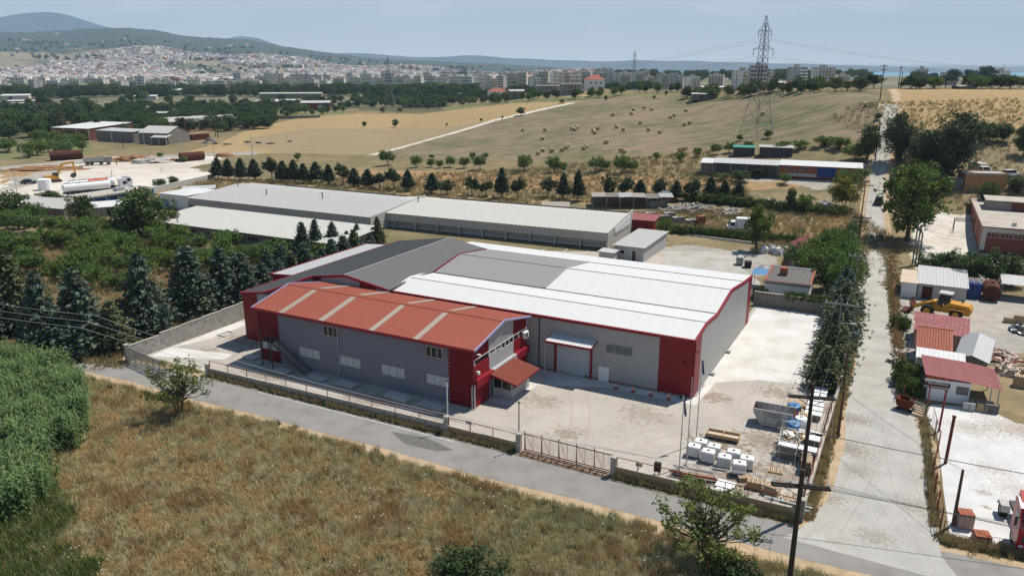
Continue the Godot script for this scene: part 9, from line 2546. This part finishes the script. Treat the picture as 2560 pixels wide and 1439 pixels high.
const FAR_TREES := [[2,-169.6,-670.2,7.37,8.18,0],[9,-189.9,-609.1,8.27,9.21,0],[9,-378.1,-639.9,7.92,9.02,0],[1,-274,-656.8,7.89,6.14,0],[9,-179.7,-586.9,6.09,6.95,0],[1,-344.3,-543.4,6.77,7,0],[2,-417.6,-703.6,9.21,7.58,0],[2,-241.1,-587.8,8.61,6.66,0],[2,-227.7,-566.9,9.07,6.84,0],[2,-357,-581.2,7.71,8.68,0],[2,-392.7,-805.2,8.44,8.25,0],[2,-250.3,-704.4,9.3,7.95,0],[2,-294.9,-718.3,8.63,9.26,0],[2,-177.7,-647.8,7.36,7.62,0],[9,-363,-605.8,6.84,6.44,0],[2,-366.5,-571.2,6.19,6.98,0],[9,-161.1,-635.9,6.74,6.01,0],[2,-378.5,-688.6,8.15,8.71,0],[2,-348,-702.3,8.21,7.86,0],[9,-240.7,-611.6,8.59,6.66,0],[2,-361.2,-636.3,9.28,6.96,0],[1,-250.1,-655.8,7.63,6.31,0],[2,-276.4,-617.7,6.39,6.71,0],[2,-177.8,-684.6,8.63,9.71,0],[2,-205.7,-584.2,7.65,6.1,0],[2,-204.1,-570.1,6.57,6.81,0],[2,-236.5,-588.8,8.16,8.34,0],[9,-388.1,-678.5,6.23,5.08,0],[2,-206,-661.9,6.16,6.93,0],[1,-235,-634,8.74,7.44,0],[1,-331.1,-698.5,6.18,6.98,0],[2,-329.2,-578.6,8.24,7.93,0],[2,-428.3,-695.6,6.38,6.31,0],[9,-401.5,-621.4,7.7,7.39,0],[2,-186.9,-580.4,9.12,8.86,0],[9,-365.7,-769.1,7.88,6.68,0],[2,-404.1,-655.8,8.02,6.9,0],[2,-314.4,-720.4,8.46,9.33,0],[1,-212,-672.2,8.69,9.63,0],[9,-206.5,-562.6,8.01,6.47,0],[1,-196.4,-557.5,6.07,6.25,0],[2,-373,-770.2,6.23,5.02,0],[1,-300.7,-692.2,6.12,4.66,0],[9,-141,-595.2,6.81,5.45,0],[2,-383.8,-679.7,6.57,6.84,0],[2,-381.9,-624.1,6.6,6.13,0],[9,-417.3,-694.4,9.2,9.1,0],[2,-283.4,-635.9,6.01,6.46,0],[1,-377.5,-806.9,9.42,10.49,0],[2,-320.8,-644.4,6.7,5.84,0],[1,-208.7,-676.7,8.83,8.81,0],[2,-183.5,-636.3,6.13,5.57,0],[2,-267.7,-477.9,13.53,12.73,1],[2,-258,-431.6,8.55,7.7,1],[2,-285.9,-435.3,11.52,12.39,1],[0,-268.3,-408.9,11.66,11.08,1],[0,-239.7,-407,10.7,10.32,1],[2,-256.3,-461.9,11.56,9.99,1],[0,-259.8,-424,12.56,10.96,1],[0,-257.6,-479.3,12.3,9.41,1],[2,-240.5,-370.4,9.8,10.05,1],[2,-220.6,-400,11.67,11,1],[0,-330.3,-512.7,10.05,9.12,1],[2,-300.1,-456.8,9.07,10.1,1],[2,-264.7,-457.4,8.65,7.35,1],[0,-306.2,-475.4,12.78,14.18,1],[2,-264.9,-415.7,12.6,12.75,1],[0,-244,-416.7,11.84,10.85,1],[2,-314.5,-497.1,11.57,12.05,1],[2,-238.1,-384.6,11.87,13.15,1],[0,-227.4,-391.7,13.04,10.79,1],[2,-256.6,-397.2,12.42,12.85,1],[0,-319.9,-493.6,10.25,11.34,1],[0,-210.9,-396.2,9.48,8.53,1],[0,-271.1,-421.3,10.25,9.72,1],[2,-283.4,-440.9,10.12,11.31,1],[0,-289.4,-476,10.99,10.78,1],[0,-289.1,-466.9,13.09,10.08,1],[0,-293.4,-486.9,12,9.7,1],[2,-228.7,-428.3,10.59,10.24,1],[2,-228.3,-373.8,8.55,6.85,1],[0,-252.5,-388.9,8.84,6.71,1],[2,-284.7,-522.8,13.83,15.76,1],[2,-265.7,-442.1,8.51,8.42,1],[2,-243.3,-442.4,8.13,7.38,1],[0,-250.2,-448.7,11.56,9.67,1],[2,-182.9,-396.9,7.44,8.3,2],[1,-200.1,-390,6.27,7.19,2],[1,-196.4,-404,5.37,5.66,2],[2,-169.9,-427,5.95,4.79,2],[1,-185.9,-374.2,7.81,5.9,2],[1,-154.9,-418.2,5.85,5.89,2],[1,-186.5,-415,7.9,8.97,2],[1,-188.1,-466.7,5.92,4.53,2],[2,-184.5,-405.5,7.77,7.6,2],[1,-188.6,-442.1,6.13,6.05,2],[1,-147.1,-572.4,4.17,4.01,3],[1,-182.7,-593.7,6.49,6.05,3],[2,-160.9,-590.5,4.13,3.24,3],[1,-144.3,-660.2,4.83,5.05,3],[1,-168.8,-538.9,5.88,4.8,3],[1,-134.4,-553.1,5.78,6.45,3],[2,-136.3,-576.2,5.7,5.08,3],[2,-203.6,-615.3,6.08,5.76,3],[1,-168.7,-730.1,5.77,5.28,3],[2,-171.2,-618.4,5.73,6.47,3],[1,-182.5,-713.2,4.2,3.66,3],[2,-165.6,-596,6.52,6.66,3],[1,-195.1,-627.3,4.92,4.27,3],[1,-197.9,-694.2,4.65,4.07,3],[1,-163.6,-614.9,4.45,4.48,3],[1,-173.9,-601.1,5.18,4.18,3],[2,-159.8,-565.7,5.34,4.74,3],[1,-164.8,-604.6,6.85,6.66,3],[1,-161.8,-623.9,6.35,5.51,3],[2,-221.1,-664.8,5.07,4.34,3],[1,-151.8,-575,6.87,7.05,3],[1,-152.3,-657.9,6.27,4.83,3],[2,-136.1,-623.9,5.91,6.24,3],[1,-149.6,-650.5,4.88,4.46,3],[1,-167.2,-722.7,4.9,3.76,3],[1,-158,-572.8,6.04,6.79,3],[1,-133.7,-602.7,4.31,3.43,3],[1,-125.6,-580.4,5.31,4.64,3],[2,-155.5,-540.4,4.12,4.7,3],[1,-188.7,-571.8,4.54,4,3],[1,-142.4,-594,4.42,4.83,3],[2,-170.9,-652.2,5.66,5.68,3],[2,-165.1,-561.2,4.3,3.57,3],[1,-141,-552,4.31,3.46,3],[1,-167.1,-579.3,6.57,7.04,3],[2,-185.3,-654.4,6.66,5.94,3],[2,-182.7,-550.8,5.01,4.72,3],[1,-162.2,-582.6,5.82,6.4,3],[1,-205.6,-623.7,5.24,4.54,3],[1,-167,-517.8,4.1,4.62,3],[1,-163.9,-534.6,5.98,6.45,3],[2,-133.2,-589.3,4.98,4.96,3],[1,-167.2,-693,5.48,5.3,3],[1,-173.6,-613,5.12,4.94,3],[1,-62.4,-623.8,5.15,5.2,4],[1,-85.1,-614.5,6.35,7.03,4],[1,-107.2,-689.5,4.57,3.62,4],[1,-68.4,-660.4,5.57,5.89,4],[1,-75.5,-640.2,5.4,4.09,4],[2,-112.4,-725.3,6.19,5.61,4],[2,-121.6,-754.6,4.4,3.56,4],[1,-71.7,-599.6,4.8,5.27,4],[2,-49.7,-565.4,5.25,5.47,4],[1,-126.7,-680,6.15,5.08,4],[2,-91.4,-699.1,4.43,3.65,4],[1,-88.2,-633.1,6.84,7.05,4],[2,-53.2,-587.4,6.66,5.39,4],[2,-81.4,-619.7,5.43,6,4],[1,-111,-705.6,5.68,4.78,4],[1,-121.9,-662.5,5.78,4.52,4],[1,-128.9,-761.9,5.05,4.41,4],[1,-97.9,-682.3,5.33,4.9,4],[1,-84.6,-654,6.91,7.62,4],[2,-63.3,-635.4,4.22,3.66,4],[1,-148,-737,6.84,7.83,4],[2,-65.3,-654.3,4.11,4.23,4],[2,-52.2,-607,6.67,5.71,4],[2,-114.1,-685.7,6.54,5.98,4],[1,-122.1,-651.9,6.8,5.46,4],[1,-123.6,-718.9,5.81,4.76,4],[1,-97,-634.4,4.12,4.07,4],[2,-122.6,-705.2,4.7,4.38,4],[2,-141.1,-735.8,6.08,6.61,4],[2,-77.7,-602.5,4.53,5.21,4],[1,-110.2,-694.1,4.79,5.03,4],[1,-76.4,-669.8,4.83,5.53,4],[1,-134.4,-717.4,6.07,6.74,4],[1,-111.4,-665,4.49,3.45,4],[1,-105.5,-726.6,5.58,6.24,4],[2,-63.1,-584.5,5.75,6.12,4],[1,-31.6,-576.4,5.23,5.52,5],[1,-63.1,-671,5.89,5.32,5],[2,-4.3,-491.1,6.14,5.72,5],[1,71.4,-441.7,5.9,4.7,5],[1,54.3,-419.5,5.19,4.52,5],[2,44.5,-439.2,4.7,5.12,5],[1,38.1,-447.4,4.48,4.69,5],[1,80.6,-435.5,5.37,4.6,5],[1,84,-456.9,4.88,4.88,5],[2,20.3,-457.8,4.37,4.92,5],[1,-51.8,-562,4.99,4.15,5],[1,58.9,-423.4,5.26,4.72,5],[1,-3,-466.8,6.39,5.11,5],[1,15.8,-475.3,5.63,6.16,5],[2,-17.9,-536.9,5.42,4.57,5],[2,89.9,-426.5,5.4,4.3,5],[2,-37.5,-576,4.26,3.71,5],[2,43.1,-431.2,4.29,4.48,5],[2,26,-451.2,4.78,3.77,5],[2,25,-469.9,4.48,4.29,5],[2,-8.3,-485.2,4.11,4.63,5],[1,-10.7,-510.2,6.27,6.57,5],[1,10,-456.6,5.05,5,5],[1,-63.7,-624,4.24,4.72,5],[1,12.8,-468.6,6.22,5.73,5],[1,-10.1,-474.8,5.23,4.41,5],[2,88.2,-436.5,4.37,4.16,5],[2,12.3,-484.7,4.93,3.94,5],[2,-19.7,-523.1,5.09,4.43,5],[1,46.8,-425.2,4.09,4.69,5],[2,34.8,-434.2,5.2,5.6,5],[1,-25.7,-523.4,5.33,4.7,5],[2,-12.6,-496.2,6.26,5.25,5],[1,-27.4,-594.8,4.12,4.2,5],[1,-51.9,-598.5,4.43,4.73,5],[2,-46.2,-616.1,5.78,5.07,5],[2,49.4,-438.1,4.5,3.71,5],[2,-35.2,-607.6,5.31,6.09,5],[2,75.6,-447.2,4.85,5.01,5],[2,-57.9,-672.4,6.08,6.57,5],[2,-43,-632.8,4.2,3.42,5],[1,6.4,-477.4,5.39,4.1,5],[1,-33.7,-530.6,4.65,3.82,5],[1,-30.3,-546.8,5.48,5.81,5],[2,133,-300.9,5.27,5.26,6],[1,112.5,-311.2,5.61,5.81,6],[1,107.3,-335.9,3.9,4.14,6],[2,107.5,-327.8,4.66,3.96,6],[1,123.6,-301.1,5.8,5.39,6],[2,110.8,-324.3,3.71,3.15,6],[1,92.7,-361.8,4.94,5.53,6],[2,96.6,-371,3.69,3.71,6],[2,114.1,-297.5,4.4,3.64,6],[2,103.1,-353.2,4.12,4.65,6],[1,88.1,-375.3,4.97,5.45,6],[2,141,-323.1,4.21,4.64,6],[2,87.9,-393.8,4.59,4.38,6],[2,127.2,-331.3,4.01,4.21,6],[1,125.1,-322,5.56,4.74,6],[1,89.2,-366.8,4.36,4.55,6],[2,117.3,-310.5,5.11,5.44,6],[2,91.7,-371.6,5.61,5.4,6],[1,100.6,-365.2,3.68,2.97,6],[1,96.7,-378.4,5.01,5.15,6],[1,97.1,-349.4,4.9,3.78,6],[1,118.4,-302.9,5.31,4.29,6],[2,89,-382.8,4.39,4.03,6],[2,127.8,-311.6,4.52,4.03,6],[2,111.3,-303.2,3.61,3.37,6],[1,129.4,-304.4,4.09,3.97,6],[1,91.6,-387.7,3.91,3.76,6],[1,129.6,-323.3,3.99,3.74,6],[2,102,-337.3,5.43,6.18,6],[2,136,-309.2,5.46,5.07,6],[2,116.7,-321.5,5.81,6.39,6],[1,109.2,-316.7,3.6,3.01,6],[2,110.6,-332.4,5.96,4.98,6],[1,97.8,-357,4.92,4.26,6],[2,121.3,-321.5,4.23,3.83,6],[1,132.9,-317.7,4.36,4.89,6],[2,85.6,-384.3,5.93,6.78,6],[1,101.8,-345.7,4.27,4.46,6],[2,108.6,-309.8,4.9,3.69,6],[1,107.3,-346.4,5.36,6.06,6],[2,190,-314.9,4.28,4.86,7],[2,191.5,-303.1,5,7.26,7],[2,160.9,-313.8,4.99,7.54,7],[1,162,-302.1,4.56,5.38,7],[2,182.1,-314.7,5.59,7.39,7],[1,169.6,-318,4.11,5.78,7],[1,165.5,-309.4,4.66,7.31,7],[1,176.8,-300.6,5.33,8.32,7],[2,187.1,-307.6,5.23,7.61,7],[2,186,-301,5.13,5.81,7],[2,157.4,-311.2,5.32,6.29,7],[2,156.9,-303.3,4.45,5.7,7],[2,180.5,-303.6,4.18,4.45,7],[1,198.7,-308.5,4.35,6.22,7]]
const GREEN_SHRUBS := [[1,-210.6,-360.4,3.77,3.64,8],[1,-219.8,-360.3,5.74,4.81,8],[1,-178.6,-306.7,5.52,6.05,8],[1,-186.6,-323.9,5.44,6.11,8],[1,-193.6,-344.1,5.28,5.63,8],[1,-178.4,-320.4,4.33,3.65,8],[1,-212.5,-372.7,4.96,3.77,8],[1,-206.9,-316.4,5.47,6.25,8],[1,-194.9,-335.4,5.89,4.66,8],[1,-198.3,-338.6,4.28,3.53,8],[1,-210,-322.2,5.17,4.08,8],[1,-190.5,-316.5,5.11,4.42,8],[1,-188.4,-305.9,5.96,6.6,8],[1,-198.9,-319.1,3.74,3.99,8],[1,-186.9,-297.6,5.77,4.99,8],[1,-226.5,-367,4.25,3.29,8],[1,-204.4,-367.7,4.23,3.24,8],[1,-209.3,-353.4,5.81,6.42,8]]
const LAMPS_L := [[-184.2,-289.2,7.1],[-187,-324.7,6.6],[-175.5,-339.6,6.6],[-153.7,-323.1,7.6],[-131.7,-306.6,7.6],[-117.1,-302.8,6.6],[-99.8,-296.4,7.4],[-100.1,-296.5,5.6],[-115.1,-219.8,4.9],[-130.1,-199.7,7.6],[-116.2,-254,1.3]]
const WOODPOLES_FAR := [[118.8,-253.6,11.3],[96.2,-203.6,10.7],[155.3,-317,8.6],[155.8,-316.2,6.6],[463.7,-749.3,20],[-166.7,-331.2,5.6],[-143.5,-378.4,10.1],[-149.7,-391.3,8.9],[-153.4,-458,8],[-317.3,-599.8,10.4],[-249.5,-509.8,7.6],[173.7,-316,4.6]]
const APARTMENTS := [[-637.2,-972.5,19.21,16.81,4],[-575.4,-895.3,14.11,13.2,3],[-642.4,-1025.3,19.64,18.83,1],[-599.9,-972.3,11.85,14.33,2],[-552.5,-916.2,18.53,12.01,2],[-609,-1028.3,19.59,13.7,5],[-553.7,-953.5,17.07,15.13,5],[-505.1,-889.4,15.85,14.08,0],[-515,-924.6,18.04,18.34,0],[-529.9,-971.2,13.09,12.49,3],[-550.6,-1031.9,19.07,14.88,5],[-521.7,-1003.5,18.54,18.21,0],[-525.2,-1033.3,17.41,19.59,4],[-481.1,-974.6,16.06,12.46,0],[-490.2,-1014.6,16.11,16.96,0],[-487.7,-1037.4,20.64,13.7,2],[-452.1,-991.8,14.78,17.24,4],[-423.8,-954.9,13.71,15.53,0],[-421.9,-974.7,15.54,15.45,2],[-413.5,-985.2,14.61,14.04,0],[-414.3,-1015,17.66,20.58,5],[-411.6,-1036.6,18.01,20.94,3],[-388.6,-1011.7,15.26,16.29,2],[-347.4,-937.9,16.66,16.87,2],[-405.7,-1139.6,13.91,16.71,3],[-411.3,-1194.7,23.4,16.59,2],[-396.3,-1191.8,15.14,22.08,5],[-383.4,-1203.3,19.34,15.71,0],[-366.8,-1198.5,24,16.89,1],[-346.6,-1172.5,23.12,23.19,3],[-326.8,-1158.2,16.92,19.25,2],[-324.5,-1198.7,21.77,23.02,3],[-302.3,-1169,22.22,15.6,2],[-288.2,-1166,20.84,21.08,2],[-282.3,-1197.7,20.72,15.31,4],[-720.8,-1128,13.95,13.28,5],[-694.8,-1119.1,15.45,11.36,2],[-698,-1159.7,12.07,14.26,1],[-664,-1140,16.67,13.87,2],[-656,-1166.5,16.54,11.02,5],[-637.4,-1165,12.73,17.45,2],[-566.1,-1085.3,15.12,11.12,2],[-549.2,-1105.2,15.3,15.46,1],[-552.6,-1151.6,17.48,12.89,4],[-516.2,-1124.7,13.06,15.23,4],[-480.7,-1108.4,13.22,14.8,1],[-452.7,-1094.7,13.9,11.07,0],[-430.3,-1101.8,16.23,15.15,0],[-427.9,-1165.5,13,17.09,0],[-380.3,-1098.1,13.73,13.84,3],[-372.3,-1152.6,13.7,15.29,4],[-351.5,-1165.2,16.72,12.32,1],[-302,-1094.7,13.53,11.63,4],[-278.6,-1107.3,16.2,14.87,4],[-273.3,-1161.6,13.61,14.43,5],[-235.8,-1091.6,13.83,16.33,2],[-230.1,-1167.9,17.39,15.73,4],[-347.6,-1282.3,22.09,19.49,6],[-220.9,-1012,18.65,17.05,0],[-216.7,-1070.6,19.3,13.61,1],[-211.1,-1140.7,23.07,18.23,5],[-168.8,-989.3,20.06,15.55,0],[-173.5,-1115.3,23.62,16.23,2],[-153.3,-1066.2,20.14,15.19,0],[-133,-1023.9,17.71,12.5,5],[-115.7,-982.7,21.09,11.06,4],[-109.5,-1074.9,19.5,16.6,2],[-90.9,-1016.6,18.43,16.02,5],[-68.6,-945,20.7,16.29,5],[-51.4,-909.4,18.93,15.11,2],[-39.6,-937.5,21.1,10.61,5],[-22.9,-856.5,15.46,13.35,0],[-12,-917,16.2,11.13,2],[0.3,-813.1,18.7,12.84,3],[10.8,-792,18.88,10.93,0],[20.5,-707.9,12.75,9.07,1],[33.3,-787.8,18.09,12.65,4],[29.8,-544.5,12.44,6.19,5],[38.5,-567.3,12.88,9.51,4],[39.5,-490.5,10.91,7.71,3],[79.6,-841.6,15.69,12.39,4],[89.2,-810.6,14.56,10.45,4],[99.9,-794.2,14.05,11.05,2],[107.1,-758.7,12.25,11.8,4],[115.2,-728.7,13.63,10.03,0],[128.8,-744.4,9.81,8.68,4],[135.1,-710.1,11.94,9,4],[150,-739.7,10.84,10.52,0],[-248.4,-1225.4,23.7,12.49,0],[-219.6,-1223.4,19.69,16.56,5],[-196.4,-1237.5,23.83,16.1,0],[-161.9,-1218.3,20.4,12.54,4],[-128.5,-1217.1,23.94,13.68,4],[-103.5,-1218.6,24.06,15.97,2],[-66.5,-1152.4,17.59,14.99,4],[-33.7,-1052.7,17.63,10.78,1],[-9.7,-1003.5,18.93,13.3,2],[15.1,-914.7,14.85,12.39,1],[36.4,-847.2,16.36,10.37,3],[62,-934.3,14.38,11.22,3],[84.1,-929.3,16.29,11.12,1],[101,-860.7,16.54,9.59,4],[117.2,-818.6,12.99,10.75,1],[136.2,-812.1,13.93,11.29,4],[110.9,-380.5,8.1,6.94,1],[111.1,-358.2,10.17,8.71,2],[224.3,-689.5,13.97,8.38,3],[266.6,-741.3,17.27,18.77,2],[302,-769.7,17.15,23.38,0],[321.1,-768.7,10.12,12.45,3],[185.3,-717.3,10.9,15.99,4],[158.2,-693.7,9.84,10.54,5],[341.1,-783.6,7.93,9.52,5],[141.4,-680.6,11.73,6.21,2],[395,-764.8,15.49,11.62,3],[439.7,-797,12.1,14.52,4],[492.1,-797,13.72,16.14,5]]
const HOUSES := [[-250,-448.9,14.76,4.15,0,0.3],[-11.4,-606.4,13.57,8.02,0,0.2],[56,-536.3,12.5,9.24,0,0.1],[145.9,-408.2,8.27,4.14,0,0.1],[157.2,-400.3,8.92,3.65,0,0.1],[306.7,-725.2,15.43,5.88,0,0.1],[-443,-712.4,25.42,4.36,5,0.3],[-513.5,-813.8,24.85,5.8,1,0.4],[-569.1,-1033.4,41.96,6.29,1,0.2],[-518.9,-1065.3,37.84,7.57,1,0.2],[-414.3,-948.3,43.36,7.71,1,0.2],[-388,-833.5,21.2,4.24,1,0.3],[-388.2,-1033.4,31.47,6.29,6,0.1],[-241.9,-864.9,65.97,6.16,2,0.1],[-157,-627.4,22.43,7.05,5,0.15],[-214.3,-712.4,32.68,4.36,1,0.1],[-212.1,-670.5,13.68,4.1,1,0.2],[-412.8,-657.6,20.14,4.7,2,0.3],[-266.4,-443,27.32,3.19,2,0.3],[-134.8,-964.9,44.1,12.74,4,0.15],[-98.5,-824,10.9,10.06,4,0.1],[2.6,-510.1,9.34,6.23,2,0.2],[24.3,-531.6,16.2,5.94,4,0.1],[36.6,-479.9,13.65,6.34,4,0.1],[-40.2,-791.2,32.17,4.02,2,0.1],[-67.8,-700.3,7.85,2.85,1,0.1],[-54.1,-685.8,9.08,3.14,1,0.1],[89.6,-367,11.2,2.99,2,-0.1],[240.7,-714.7,13.03,5.07,6,0],[-193.9,-574.5,11.75,2.94,2,0.2],[-234.2,-551.3,31.04,3.39,2,0.2],[-282,-627.4,19.22,3.2,1,0.2],[101.9,-397.8,12.1,2.02,1,0],[-144.6,-709.3,14.46,2.89,1,0.1],[172.7,-302.8,4.6,1.23,2,0]]
